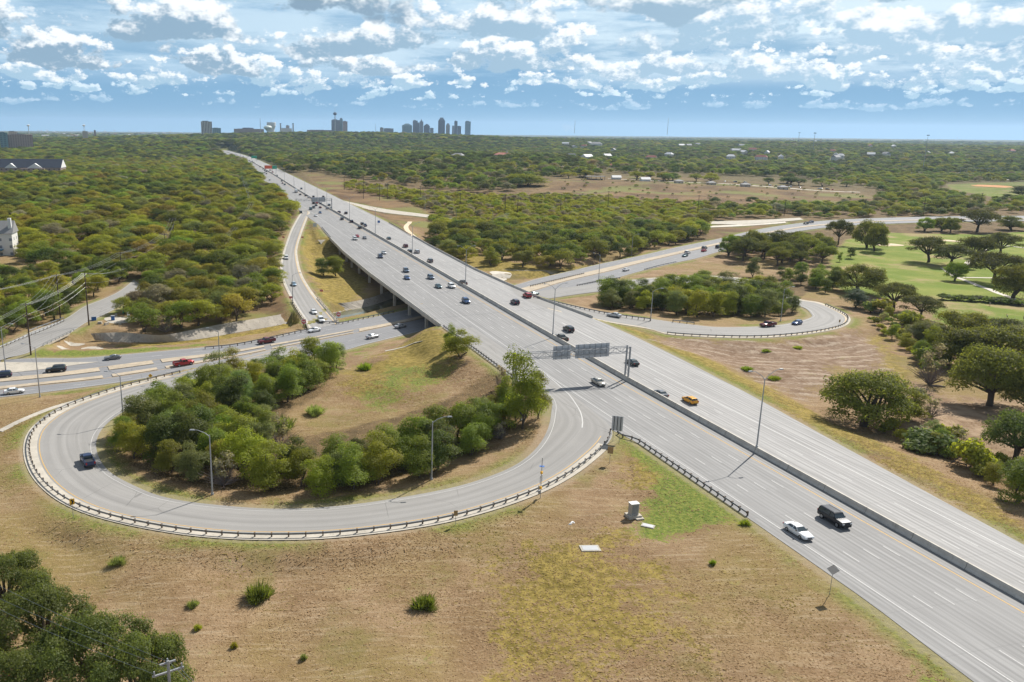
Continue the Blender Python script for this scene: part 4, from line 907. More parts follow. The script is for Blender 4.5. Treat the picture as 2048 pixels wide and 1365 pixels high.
b = PG(147, 1036, -3.6); r0, p0, zc = sign(b, 2.3, 'rect', 'yellow and black chevron sign at the bend of the near loop', 0.75, M_yel, (0.8, 1.0), name='chevron_sign')
MB().add([(-0.26, -0.045, zc + 0.42), (0.02, -0.045, zc + 0.42), (0.28, -0.045, zc), (0.02, -0.045, zc - 0.42), (-0.26, -0.045, zc - 0.42), (0.0, -0.045, zc)], [(0, 5, 2, 1), (5, 4, 3, 2)]).build('chevron', M_blk, r0)
b = PG(302, 770, -6.8); r0, p0, zc = sign(b, 1.9, 'diamond', 'yellow warning sign with a black arrow between loop and cross road', 0.2, M_yel, (1.1, 1.1), name='warning_sign')
MB().tube([(0.16, -0.045, zc - 0.28), (0.14, -0.045, zc + 0.05), (-0.14, -0.045, zc + 0.16)], 0.05, 4).build('arrow', M_blk, r0)
b = PG(757.5, 449, -4); sign(b, 0.9, 'rect', 'small blue sign standing in the brown grass past the overpass', 0.1, M_blu, (1.6, 1.5), name='blue_sign')
b = PG(630, 462, -.5); sign(b, 2.4, 'rect', 'grey back of the far exit sign at the exit ramp fork', -0.1, M_sign_back, (2.2, 2.2), 2, name='exit_sign', back=True)
b = PG(556, 552, -5.8); sign(b, 4.5, 'rect', 'grey sign back on a tall post at the woods edge by the exit ramp', 0, M_sign_back, (1.6, 1.6), name='traffic_sign', back=True)
b = P(844, 609, -.9); 
r0 = empty('clearance_sign', P(843.5, 610.2, -0.35), HEAD + math.pi / 2 - 0.0); tag(r0, 'small yellow warning plate on the side of the overpass', 'sign'); MB().box((0, 0.06 , 0), (1.1, 0.06, 0.8)).build('panel', M_yel, r0); letters("14'-6\"", 0.3, M_blk, r0, (0, 0.02, 0))
# flashing beacon sign with solar panel by the loop
b = PG(1080.5, 997, -1.1); r0 = empty('beacon_sign', b, -0.5); tag(r0, 'sign pole with two yellow beacons and solar panel at the loop guard rail', 'beacon sign')
MB().tube([(0, 0, -0.2), (0, 0, 7.2)], 0.06, 6).build('pole', M_galv, r0); MB().box((0, -0.06, 3.5), (0.06, 1.2, 1.2), 0).build('panel', M_sign_back, r0)
for z in (1.9, 4.6):
    o = MB().box((0, 0, z), (0.34, 0.3, 0.42)).build('beacon_housing', M_yel, r0); MB().tube([(0.1, -0.15, z), (0.1, -0.3, z)], 0.13, 10).build('lens', M_yel, r0)
MB().box((0, 0, 5.7), (0.8, 0.6, 0.05), 0.3).build('solar_panel', M_blu, r0); MB().box((-0.2, 0, 1.1), (0.4, 0.3, 0.6)).build('control_box', M_galv, r0)
# overhead signs far along the highway
def far_sign(px_, py_, w, h, m, lab, lift):
    q = P(px_, py_ + lift, 0.0); root = empty('overhead_sign', q, HEAD + math.pi / 2 * 0 - math.pi / 2); tag(root, lab, 'overhead sign')
    D = np.linalg.norm(q); H = lift / F * D * 1.0
    for x in (-w * 0.4, w * 0.4): MB().tube([(x, 0.1, 0), (x, 0.1, H + h / 2)], 0.2, 6).build('post', M_galv, root)
    MB().box((0, 0, H), (w, 0.2, h)).build('panel', m, root)
    MB().box((0, -0.12, H), (w * 0.94, 0.02, h * 0.9)).build('border', M_wht, root); MB().box((0, -0.14, H), (w * 0.92, 0.02, h * 0.86)).build('face', m, root)
far_sign(537, 335.3, 10.5, 4.6, M_org, 'orange overhead sign panel far along the receding lanes', 12); far_sign(549, 335.6, 7.0, 4.8, M_grn, 'green overhead sign panel beside the orange one far along the highway', 10)
far_sign(508.5, 315, 11, 4.6, M_grn, 'smaller green overhead sign at the far bend of the highway', 9)

# ------------------------------------------------------------------ utility poles and wires
def utility_pole(base, H, label, group, arm=2.6, narm=1, rot=0.0, hframe=False):
    root = empty('utility_pole', base, rot); tag(root, label, 'utility pole', group)
    MB().tube([(0, 0, -0.5), (0, 0, H)], [0.24, 0.15], 8).build('pole', M_wood, root)
    for k in range(narm):
        z = H - 0.5 - k * 1.3; MB().box((0, 0.14, z), (arm, 0.12, 0.16)).build('crossarm', M_wood, root)
        ib = MB()
        for x in (-arm * 0.46, -arm * 0.2, arm * 0.2, arm * 0.46): ib.tube([(x, 0.14, z + 0.08), (x, 0.14, z + 0.36)], [0.06, 0.045], 6)
        ib.build('insulator', M_galv, root)
    return root
def topz(base, pxt):     # height of a pole whose top is seen at pixel pxt
    lo, hi = 1.0, 80.0
    for _ in range(40):
        m_ = (lo + hi) / 2; y = proj(base + np.array([0, 0, m_]))[1]
        if y > pxt: lo = m_
        else: hi = m_
    return m_
def wires(A, B, offs, sag, name, label, m, r=0.022, par=None):
    mb = MB()
    for oa in offs:
        pts = []
        for t in np.linspace(0, 1, 15):
            q = A * (1 - t) + B * t + np.array([oa[0], oa[1], oa[2] - 4 * sag * t * (1 - t)]); pts.append(q)
        mb.tube(pts, r, 4, cap=False)
    o = mb.build(name, m); tag(o, label, 'power line', None)
    return o
def pole_line(lst, z0, labels, group, wl_, wm, arm=2.6, narm=1, rot=0.0, sag=1.3, zz=None, wr=0.03):
    tops = []
    for i, (x, y, yt) in enumerate(lst):
        b = PG(x, y, z0); H = topz(b, yt); utility_pole(b, H, labels[i] if isinstance(labels, list) else labels, group, arm, narm, rot); tops.append(b + np.array([0, 0, H - 0.3]))
    ex = np.array([math.cos(rot), math.sin(rot), 0])
    for i in range(len(tops) - 1):
        offs = [tuple(ex * k * arm * 0.46) for k in (-1, 0.0, 1)] + [(0, 0, -3.2)]
        wires(tops[i], tops[i + 1], offs, sag, 'power_line', wl_[i] if isinstance(wl_, list) else wl_, wm, wr * 0.72)
    return tops
LA = ['tall dark utility pole with twin crossarms at the side road corner', 'utility pole on the wooded edge of the side road bridge', 'second utility pole among the left woods up the line', 'third utility pole among the left woods up the line', 'utility pole with high frame in the left woods at mid slope']
tA = pole_line([(62, 710, 607), (121, 639, 549), (244, 557, 505), (331, 506, 467), (348, 479, 436)], -6.4, LA, 'utility poles along the side road', ['wires between the corner pole and the side road bridge pole', 'wires from the side road bridge pole into the left woods', 'wires between the second and third poles over the woods', 'wires at the upper end of the wooded pole line'], M_wire, 3.4, 1, 0.35, 1.6)
LB = ['utility pole at the culvert bridge end beside the bins', 'utility pole behind the bins among the woods', 'utility pole at the bend of the wooded line', 'utility pole beside the purple brush in the woods']
tB = pole_line([(178, 651, 545.5), (254.6, 557, 533), (310, 532, 512), (359, 508, 482)], -6.4, LB, 'utility poles behind the bins', ['wires from the culvert pole over the bins', 'wires over the woods behind the bins', 'wires toward the purple brush'], M_wire, 2.4, 1, 0.35, 1.2)
wires(tA[0], np.array(P(-160, 700, 12.0)), [(0, 0, 0), (0.8, 0, 0), (-0.8, 0, 0), (0, 0, -2.5), (0, 0, -3.2)], 1.0, 'power_line', 'wires leaving the corner pole past the left edge', M_wire, 0.021)
wires(tA[1], np.array(P(-160, 600, 15.0)), [(0, 0, 0), (0.8, 0, 0), (-0.8, 0, 0)], 1.2, 'power_line', 'pale wires leaving the bridge pole toward the upper left edge', M_wire, 0.021)
wires(tA[0], tB[0], [(0, 0, 0), (0.8, 0, 0), (-0.8, 0, 0), (0, 0, -3), (0, 0, -4.5)], 1.4, 'power_line', 'wires linking the corner pole and the culvert bridge pole', M_wire, 0.02)
tC = pole_line([(449.5, 507, 476), (483, 464, 436.4), (504, 433, 405.6), (497, 410, 380), (487, 392, 352)], -5, ['utility pole in the woods left of the exit ramp, nearest of its line', 'second pole of the line cutting through the woods to the highway', 'third pole of the line beside the highway edge woods', 'fourth pole in the narrow gap through the woods', 'farthest pole at the head of the gap in the woods'], 'utility poles in the wooded gap', ['wires over the woods left of the exit ramp', 'wires rising through the wooded gap', 'wires in the middle of the wooded gap', 'wires at the head of the wooded gap'], M_wire, 3.0, 2, 0.2, 1.0, wr=0.05)
LD = 'dark utility pole standing in the brown field beside the far frontage ramp'
tD = pole_line([(688.5, 380, 346), (726.8, 398, 352)], -4, LD, 'poles in the brown field', 'thin wires across the brown field', M_wire_dark, 2.4, 1, 0.1, 1.0, wr=0.035)
tE = pole_line([(759.3, 401, 367), (775, 399, 367)], -4, 'paired dark pole at the edge of the yellow brush', 'paired poles by the brush', 'short wires between the paired poles', M_wire_dark, 2.4, 1, 0.1, 0.3, wr=0.03)
tF = pole_line([(840.6, 403, 372.5), (920, 416, 386), (1009.8, 430, 389.6), (1034.7, 430, 388), (1120.5, 430, 388), (1215, 425, 382.8), (1394.5, 434.5, 391), (1568, 432.5, 400), (1729, 423, 398), (1846, 431, 391), (1960, 417.5, 386)], -5, ['pole in yellow brush past the frontage ramp, first of the long row', 'second pole of the long row in the yellow brush', 'first of two close poles in the yellow brush', 'second of two close poles in the yellow brush', 'pole in the brush before the brown embankment, left one', 'pole in the brush before the brown embankment, right one', 'pole at the edge of the far dirt lot', 'pole behind the far road by the grey brush', 'pole in the green brush left of the golf course trees', 'tall leaning pole above the golf course trees', 'pole by the ball field beyond the golf course'], 'long row of poles beyond the cross road', ['thin wire span over the brush past the frontage ramp', 'thin wire span over the yellow brush', 'short wire span between the two close poles', 'wire span left of the embankment', 'wire span before the brown embankment', 'long wire span toward the dirt lot', 'wire span above the far road', 'wire span above the grey brush', 'wire span above the golf course trees', 'wire span toward the ball field'], M_wire_dark, 2.6, 1, 0.1, 1.2, wr=0.035)
# pole top and wires at the bottom edge
q = PG(352, 1560, -4.2); Ht = topz(q, 1322); r0 = empty('utility_pole', q, 0.55); tag(r0, 'pale pole top with crossarms at the bottom edge over the oaks', 'utility pole')
MB().tube([(0, 0, -0.3), (0, 0, Ht)], [0.2, 0.14], 8).build('pole', M_galv, r0)
for dz, L in ((-0.3, 1.5), (-1.3, 3.0)): MB().box((0, 0.16, Ht + dz), (L, 0.14, 0.16)).build('crossarm', M_pole, r0)
MB().tube([(1.3, 0.16, Ht - 1.2), (1.3, 0.16, Ht - 0.8)], 0.08, 6).tube([(-1.3, 0.16, Ht - 1.2), (-1.3, 0.16, Ht - 0.8)], 0.08, 6).tube([(0, 0.16, Ht - 0.2), (0, 0.16, Ht + 0.15)], 0.08, 6).build('insulator', M_galv, r0)
tq = q + np.array([0, 0, Ht])
for k, (pxa, da) in enumerate((((-120, 1110), (0, 0, -0.1)), ((-120, 1140), (0.5, 0, -1.0)), ((-120, 1160), (-1.2, -.6, -1.0)))):
    wires(P(pxa[0], pxa[1], tq[2] - 1 - k * 0.4), tq + np.array(da), [(0, 0, 0)], 0.5, 'power_line', ['upper wire crossing above the corner oaks', 'middle wire crossing above the corner oaks', 'lower wire crossing above the corner oaks'][k], M_wire, 0.02)
wires(tq, P(520, 1480, tq[2] - 0.5), [(0, 0, 0), (1.0, 0.3, -1.0)], 0.3, 'power_line', 'wires leaving the bottom edge pole toward the right', M_wire, 0.02)
# masts on the skyline
def mast(px_, yb, yt, D, label, lights=False, r=0.9):
    if D: d = ray(px_, yb); k = D / math.hypot(d[0], d[1]); b = np.array([d[0] * k, d[1] * k, CAMH + d[2] * k])
    else: b = PG(px_, yb, -4)
    lo, hi = 1.0, 400.0
    for _ in range(40):
        m_ = (lo + hi) / 2
        if proj(b + np.array([0, 0, m_]))[1] > yt: lo = m_
        else: hi = m_
    H = lo; root = empty('radio_mast' if not lights else 'floodlight_mast', b); tag(root, label, 'mast')
    MB().tube([(0, 0, -8), (0, 0, H * .7), (0, 0, H)], [r, r * 0.7, r * 0.4], 6).build('shaft', M_pole, root)
    if lights: MB().box((0, 0, H), (r * 9, r * 2.5, r * 2.4)).build('lamp_bank', M_dark, root)
mast(1149, 264, 241, 5200, 'thin radio mast on the skyline, left of the pair', r=1.4); mast(1334.5, 267, 236, 5200, 'taller thin radio mast on the skyline, right of the pair', r=1.4); mast(751, 264, 248, 5200, 'thin mast between the round-topped tower and the skyline', r=1.2)
mast(1597.5, 278, 266, 2400, 'small dark floodlight mast at the horizon, left of two', True, .5); mast(1627, 292, 266.6, 1800, 'dark floodlight mast at the horizon, right of two', True, .5); mast(521, 263, 237, 4200, 'dark slender mast beside the water towers', r=1.6)
mast(1845, 343, 271, None, 'tall steel mast rising above the far green trees', True, .5)

# ------------------------------------------------------------------ buildings and small things
def at_dist(px_, py_, D):
    d = ray(px_, py_); k = D / math.hypot(d[0], d[1]); return np.array([d[0] * k, d[1] * k, CAMH + d[2] * k])
def m_facade(name, wall, glass, fx, fz, wf=0.55, hf=0.6, rough=0.5):
    def fn(g, out):
        o = g.sep(objc(g)); h = g.m('ADD', o[0], o[1]); a = g.m('FRACT', g.m('DIVIDE', h, fx)); b = g.m('FRACT', g.m('DIVIDE', o[2], fz))
        w = g.m('MULTIPLY', g.m('LESS_THAN', a, wf), g.m('LESS_THAN', b, hf)); n = g.noise(objc(g), 0.15, 3)
        bsdf(g, out, g.mix(w, g.mix(n, tuple(x * .85 for x in wall), tuple(min(1, x * 1.1) for x in wall)), glass), rough, 0, 0.4)
    return mat('facade_' + name, fn)
FA = dict(grey=m_facade('grey', (0.20, 0.21, 0.24), (0.06, 0.08, 0.11), 4, 4), dark=m_facade('dark', (0.075, 0.09, 0.12), (0.03, 0.045, 0.07), 5, 4), tan=m_facade('tan', (0.36, 0.30, 0.24), (0.10, 0.11, 0.12), 5, 4), glass=m_facade('glass', (0.22, 0.34, 0.42), (0.10, 0.20, 0.28), 8, 60, .5, .9), teal=m_facade('teal', (0.16, 0.26, 0.27), (0.07, 0.13, 0.15), 9, 5), stripe=m_facade('stripe', (0.60, 0.56, 0.50), (0.12, 0.10, 0.09), 6.2, 400, .45, 1.0), brick=m_facade('brick', (0.36, 0.265, 0.215), (0.09, 0.07, 0.07), 6, 4, .3, .45), white=m_facade('white', (0.68, 0.66, 0.62), (0.22, 0.23, 0.25), 5, 3.6, .3, .4), cream=m_facade('cream', (0.52, 0.45, 0.36), (0.15, 0.14, 0.14), 5, 3.6, .3, .4))
M_roofd = plain('slate_roof', (0.032, 0.04, 0.058), 0.7); M_roofr = plain('red_tile_roof', (0.30, 0.095, 0.06), 0.85); M_roofg = plain('grey_roof', (0.24, 0.235, 0.23), 0.8); M_roofw = plain('white_roof', (0.66, 0.65, 0.63), 0.7); M_tank = plain('tank_paint', (0.52, 0.60, 0.55), 0.5); M_blueroof = plain('blue_roof', (0.03, 0.16, 0.28), 0.5); M_sand = plain('sand', (0.62, 0.50, 0.36), 0.95, 0, .1, .15, .5); M_clay = plain('infield_clay', (0.50, 0.25, 0.12), 0.95, 0, .1, .15, .1)
def tower(x0, x1, yt, yb, D, fac, label, top=None, name='office_tower', depth=0.8, cat='building', under=30):
    a, b = at_dist(x0, yb, D), at_dist(x1, yb, D); c = (a + b) / 2; w = np.linalg.norm(b - a); H = (yb - yt) / F * D * 1.03; rz = math.atan2(b[1] - a[1], b[0] - a[0])
    root = empty(name, c, rz); tag(root, label, cat); dp = w * depth
    hb = H * (0.8 if top in ('taper', 'step', 'spire', 'round') else 1.0)
    MB().box((0, dp / 2, (hb - under) / 2), (w, dp, hb + under)).build('wall', FA[fac], root)
    if top == 'taper': MB().box((0, dp / 2, hb + (H - hb) * .35), (w * .98, dp * .98, (H - hb) * .7), 0, 0, .62).build('sloping_top', FA[fac], root); MB().box((0, dp / 2, H * .98), (w * .5, dp * .5, H * .08)).build('rooftop', FA['grey'], root)
    elif top == 'step': MB().box((0, dp / 2, hb + (H - hb) * .3), (w * .72, dp * .72, (H - hb) * .6)).box((0, dp / 2, hb + (H - hb) * .8), (w * .4, dp * .4, (H - hb) * .4), 0, 0, .7).build('stepped_top', FA[fac], root)
    elif top == 'spire': MB().box((0, dp / 2, hb + (H - hb) * .2), (w * .6, dp * .6, (H - hb) * .4), 0, 0, .8).box((0, dp / 2, hb + (H - hb) * .7), (w * .25, dp * .25, (H - hb) * .6), 0, 0, .15).build('spire', FA['grey'], root)
    elif top == 'round': MB().box((0, dp / 2, hb + (H - hb) * .25), (w * .86, dp * .86, (H - hb) * .5), 0, 0, .75).box((0, dp / 2, hb + (H - hb) * .72), (w * .56, dp * .56, (H - hb) * .45), 0, 0, .6).build('rounded_top', FA[fac], root)
    else: MB().box((-w * .1, dp / 2, H + H * .02), (w * .55, dp * .5, H * .06 + .5)).build('rooftop', FA['grey'], root)
    return root
for a in [(663, 680, 242.5, 263, 5000, 'grey', 'wide pale hotel slab under the round-topped tower', None), (679.8, 685.5, 240, 263, 5050, 'teal', 'narrow green-topped block beside the wide hotel slab', None), (685.7, 695, 245, 263, 5000, 'brick', 'reddish block at the right of the wide hotel slab', None), (760, 767, 256.5, 265, 4800, 'tan', 'low pinkish building left of the downtown skyline', None), (767.5, 787, 258, 265, 4900, 'grey', 'long low grey building left of the downtown skyline', None), (804, 824, 249, 266, 5600, 'teal', 'pale green block with sloped ends, first of the skyline', 'round'),
 (825.4, 835, 244, 266, 5700, 'dark', 'dark slab tower near the left of the skyline', None), (834.8, 838.4, 248, 266, 5750, 'dark', 'dark step beside the dark slab tower', None), (838.6, 846.4, 240.5, 266, 5600, 'grey', 'tower with a tall pointed spire in the skyline', 'spire'), (847.2, 859.5, 250, 266, 5700, 'dark', 'dark broad block with small peak in the skyline', 'step'), (860, 867, 257.5, 266, 5600, 'grey', 'low grey block before the tallest skyline tower', None), (876, 889.7, 239, 266, 5500, 'dark', 'tallest skyline tower with tapering open crown', 'taper'), (891.6, 899.5, 248.5, 266, 5600, 'tan', 'stepped tan tower right of the tallest one', 'round'), (904, 908, 253.5, 266, 5700, 'grey', 'short wing left of the square dark tower', None), (908.2, 914.6, 245, 266, 5700, 'dark', 'square dark tower in the right of the skyline', None), (914.8, 922, 254, 266, 5650, 'dark', 'low dark block right of the square dark tower', None), (929.7, 941, 245.5, 266, 5400, 'glass', 'pale blue glass tower at the right end of the skyline', None),
 (402.7, 424.7, 246, 267, 3600, 'stripe', 'white and brown striped hotel block standing alone in woods', None), (425, 442, 257.5, 266, 4200, 'teal', 'low teal glass block beside the striped hotel', None), (468, 528, 259, 266, 4300, 'brick', 'long low brown building left of the water towers', None), (485, 507, 256.5, 260, 4400, 'dark', 'flat dark rooftop above the long low brown building', None), (560, 584, 258, 266, 4400, 'white', 'white low plant building between two stacks', None), (572, 579, 252.5, 262, 4450, 'tan', 'small square tower on the plant between two stacks', None), (614, 664, 261, 266.5, 4300, 'brick', 'long dark red low building left of the round-topped tower', None), (0, 16, 268, 281, 2500, 'teal', 'grey green end of the long brick building at the far left', None), (16, 66, 271, 281, 2520, 'brick', 'long brick building at the far left edge', None), (18, 36, 266, 279, 2600, 'cream', 'cream upper block of the far left brick building', None), (188, 192, 262, 268, 3600, 'brick', 'little brick tower in the far left town', None), (165, 176, 264, 271, 3300, 'cream', 'cream building with tower in the far left town', None)]:
    tower(a[0], a[1], a[2], a[3], a[4], a[5], a[6], a[7], under=60)
def revolve(prof, n=20):
    mb = MB(); V = [(r * math.cos(2 * math.pi * k / n), r * math.sin(2 * math.pi * k / n), z) for r, z in prof for k in range(n)]; m_ = len(prof)
    return mb.add(V, [(i * n + k, i * n + (k + 1) % n, (i + 1) * n + (k + 1) % n, (i + 1) * n + k) for i in range(m_ - 1) for k in range(n)] + [tuple(range(n))[::-1], tuple(range((m_ - 1) * n, m_ * n))])
b = at_dist(670.3, 262, 4950); k = 4950 / F; root = empty('observation_tower', b); tag(root, 'slender concrete tower with round top house and mast', 'tower')
revolve([(1.1 * k, -40), (1.0 * k, 10 * k), (0.9 * k, 31 * k)]).build('shaft', M_pole, root); revolve([(1.2 * k, 29 * k), (3.6 * k, 30.6 * k), (3.8 * k, 32 * k), (3.0 * k, 33.6 * k), (1.2 * k, 34.4 * k)]).build('top_house', FA['dark'], root); revolve([(.3 * k, 34 * k), (.12 * k, 43 * k)], 6).build('antenna', M_pole, root)
b = at_dist(536, 266, 3900); k = 3900 / F; root = empty('water_tower', b); tag(root, 'pale green domed water tower in front of the square tank', 'water tower'); revolve([(2.5 * k, -40), (2.5 * k, 3 * k), (5 * k, 6 * k)]).build('column', M_tank, root); revolve([(4.5 * k, 5.5 * k), (8 * k, 8.5 * k), (8 * k, 10.5 * k), (5.4 * k, 12.6 * k), (1.5 * k, 13.8 * k)], 28).build('tank', M_tank, root)
b = at_dist(543, 266, 4100); k = 4100 / F; root = empty('water_tower', b); tag(root, 'flared white water tank behind the green domed tower', 'water tower'); revolve([(6 * k, -40), (6 * k, 6 * k), (8.4 * k, 13 * k)]).build('column', M_roofw, root); revolve([(8.4 * k, 12.8 * k), (8.5 * k, 19 * k), (8.2 * k, 19.5 * k)], 28).build('tank', M_roofw, root); revolve([(.2 * k, 19 * k), (.1 * k, 27 * k)], 6).build('antenna', M_pole, root)
for x, lab in ((561.5, 'plant smoke stack on the left of the white low building'), (586.5, 'plant smoke stack on the right of the white low building')):
    b = at_dist(x, 265, 4350); k = 4350 / F; root = empty('smoke_stack', b); tag(root, lab, 'smoke stack'); revolve([(1.5 * k, -40), (1.3 * k, 16 * k)], 12).build('stack', M_pole, root); revolve([(1.6 * k, 15.4 * k), (1.6 * k, 16.6 * k)], 12).build('rim', M_dark, root)
for x, lab in ((57, 'small white water tower on the far left horizon, left one'), (168, 'small white water tower on the far left horizon, right one')):
    b = at_dist(x, 256, 5200); k = 5200 / F; root = empty('water_tower', b); tag(root, lab, 'water tower'); revolve([(.6 * k, -60), (.6 * k, 2.5 * k)], 10).build('column', M_roofw, root); revolve([(.7 * k, 2.2 * k), (2.6 * k, 3.4 * k), (2.6 * k, 4.6 * k), (.6 * k, 5.6 * k)], 18).build('tank', M_roofw, root)
CLEAR = []
def house(px_, py_, D, w, d, h, rh, wall, roof, label, rz=0.0, name='house', gable=True, chim=False, group=None, under=4):
    b = PG(px_, py_, -3); CLEAR.append((b[0], b[1], max(w, d) * .62 + 2, (34 + 0.05 * math.hypot(b[0], b[1]) + w) if name != 'long_hall' else 30)); root = empty(name, b, rz); tag(root, label, 'building' if name != 'house' else 'house', group)
    MB().box((0, 0, (h - under) / 2), (w, d, h + under)).build('wall', wall, root)
    mb = MB(); e = 0.6
    if gable: mb.add([(-w / 2 - e, -d / 2 - e, h), (w / 2 + e, -d / 2 - e, h), (w / 2 + e, d / 2 + e, h), (-w / 2 - e, d / 2 + e, h), (-w / 2 - e, 0, h + rh), (w / 2 + e, 0, h + rh)], [(0, 1, 5, 4), (2, 3, 4, 5), (0, 4, 3), (1, 2, 5), (0, 3, 2, 1)])
    else: mb.add([(-w / 2 - e, -d / 2 - e, h + .02), (w / 2 + e, -d / 2 - e, h + .02), (w / 2 + e, d / 2 + e, h + .02), (-w / 2 - e, d / 2 + e, h + .02), (-w / 2 + d * .4, 0, h + rh), (w / 2 - d * .4, 0, h + rh)], [(0, 1, 5, 4), (2, 3, 4, 5), (0, 4, 3), (1, 2, 5), (0, 3, 2, 1)])
    ro = mb.build('roof', roof, root)
    if chim: MB().box((w * .22, 0, h + rh), (1.6, 1.6, rh * 1.6)).build('chimney', M_roofw, ro)
    return root
r0 = house(65, 352, 1080, 80, 26, 11, 11, FA['brick'], M_roofd, 'long building with dark slate roof among the left woods', 0.12, 'long_hall')
for x, w_ in ((-22, 16), (8, 20)):
    MB().add([(x - w_ / 2, -13.8, 10.5), (x + w_ / 2, -13.8, 10.5), (x, -13.8, 16.5), (x - w_ / 2, -2, 10.5), (x + w_ / 2, -2, 10.5), (x, -2, 16.5)], [(0, 1, 2), (3, 5, 4), (1, 4, 5, 2), (0, 2, 5, 3)]).build('white_gable', M_roofw, r0)
MB().box((6, -16, 5), (30, 6, 10)).build('porch', FA['brick'], r0); MB().add([(40.7, -13.4, 11), (40.7, 13.4, 11), (40.7, 0, 21.6)], [(0, 1, 2)]).build('end_gable', M_roofw, r0)
house(80, 344, 0, 26, 16, 12, 7, FA['white'], M_roofg, 'pale gabled roof just behind the long slate roofed building', 0.12, 'rear_hall')
r0 = house(2, 508, 0, 15, 12, 11, 6, FA['white'], M_roofg, 'white house with tall chimney at the left picture edge', 0.2, 'house', True)
MB().box((6.4, -3.2, 9.0), (1.6, 1.6, 19)).build('chimney', M_roofw, r0); MB().box((-2, -7, 3), (10, 4, .4)).build('blue_porch_roof', M_blueroof, r0); MB().tube([(-4, -4, -3), (-4, -4, 13)], 2.2, 8).build('turret', FA['white'], r0); MB().tube([(-4, -4, 13), (-4, -4, 16)], [2.5, .05], 8).build('turret_roof', M_roofg, r0)
house(1006, 317, 1250, 33, 18, 5, 4, FA['cream'], M_roofr, 'large house with red tile roof among the dark woods', 0.1, 'house', False, True)
house(916, 317, 1230, 22, 14, 4.5, 4, FA['white'], M_roofg, 'pale grey house among the dark woods left of the red roof', -0.5, 'house', False)
house(1192, 293, 1900, 40, 22, 9, 6, FA['white'], M_roofg, 'white villa complex high on the wooded rise', -0.3, 'villa', False); house(1180, 287, 1930, 16, 14, 10, 5, FA['cream'], M_roofr, 'small reddish wing beside the white villa', -0.3, 'house', False)
house(1223, 335, 900, 8, 7, 3, 3, FA['cream'], M_roofr, 'little bright red roof above the picnic ground', 0.2, 'house', False)
house(1640, 293, 1900, 42, 14, 7, 1, FA['brick'], M_roofd, 'long dark red building in the far right woods', 0, 'long_building')
b = PG(1190, 360, 1); root = empty('pavilion', b, 0.05); tag(root, 'open pavilion with flat roof and columns on the embankment', 'pavilion')
MB().box((0, 0, 4.2), (24, 9, .5)).build('roof', M_roofg, root); 
for x in (-11, -5.5, 0, 5.5, 11): MB().box((x, -4, 2), (.4, .4, 4)).build('column', M_dark, root)
MB().box((0, 2, .6), (20, 3, 1.2)).build('platform', M_dark, root)
for x, y, lab in ((1232, 359, 'white domed tent left of the other on the embankment'), (1290, 363, 'white domed tent right of the other on the embankment')): house(x, y, 0, 11, 7, 2.4, 2.6, M_roofw, M_roofw, lab, .1, 'tent', True)
for x, y, lab in ((1357, 367, 'first small grey picnic shelter on the embankment edge'), (1422, 370, 'second small grey picnic shelter on the embankment edge'), (1490, 374, 'third small grey picnic shelter on the embankment edge'), (1565, 379, 'fourth small grey picnic shelter on the embankment edge')): house(x, y, 0, 9, 7, 2.6, 1.8, FA['cream'], M_roofg, lab, .1, 'picnic_shelter', False)
rng2 = np.random.default_rng(5)
for i in range(60):
    x, y = 1130 + 900 * rng2.random(), 277 + 45 * rng2.random() ** 1.3
    house(x, y, 0, 14 + 14 * rng2.random(), 11, 7, 4.5, FA['white'], [M_roofg, M_roofw, M_roofw, M_roofr][i % 4], 'little %s roof peeping from the woods on the right' % ['grey', 'white', 'white', 'red'][i % 4], rng2.random() * 3, 'house', i % 2 == 0, False, 'small houses in the right woods')
for i in range(46):
    x, y = 70 + 330 * rng2.random(), 258 + 17 * rng2.random()
    house(x, y, 0, 22 + 26 * rng2.random(), 16, 9, 3, FA[['white', 'cream', 'brick', 'white'][i % 4]], [M_roofg, M_roofw, M_roofw, M_roofr][i % 4], 'small %s building with %s roof in the far left town' % (['white', 'cream', 'brick', 'white'][i % 4], ['grey', 'white', 'white', 'red'][i % 4]), rng2.random() * .6, 'town_building', i % 3 == 0, False, 'buildings of the far left town')
# substation beyond the ball field
b = PG(1960, 352, -5); root = empty('substation', b, 0.0); tag(root, 'pale fenced electrical yard with grey cabinets and steel frames', 'substation')
for i in range(7): MB().box((-30 + i * 10, rng2.normal(0, 4), 2), (6, 4, 4)).build('cabinet', M_galv, root)
for i in range(6):
    fr = MB().tube([(-28 + i * 11, -8, 0), (-28 + i * 11, -8, 13)], .2, 4).tube([(-28 + i * 11, 8, 0), (-28 + i * 11, 8, 13)], .2, 4).tube([(-28 + i * 11, -8, 12), (-28 + i * 11, 8, 12)], .2, 4); fr.build('steel_frame', M_galv, root)
def drape(name, lst, w, m, z0=-6, dz=0.07, step=2.5):
    L = smooth([PG(x, y, z0) for x, y in lst], step); t = np.gradient(L[:, :2], axis=0); t /= np.linalg.norm(t, axis=1, keepdims=True); nx = np.c_[-t[:, 1], t[:, 0]] * w / 2
    a, b = L[:, :2] + nx, L[:, :2] - nx; zz = np.maximum(ground_z(a[:, 0], a[:, 1])[0], ground_z(b[:, 0], b[:, 1])[0]) + dz; mb = MB(); mb.ribbon(np.c_[a, zz], np.c_[b, zz]); o = mb.build(name, m)
    if sum(p_.normal.z for p_ in o.data.polygons) < 0: o.data.flip_normals()
    return tag(o, kind='structure')
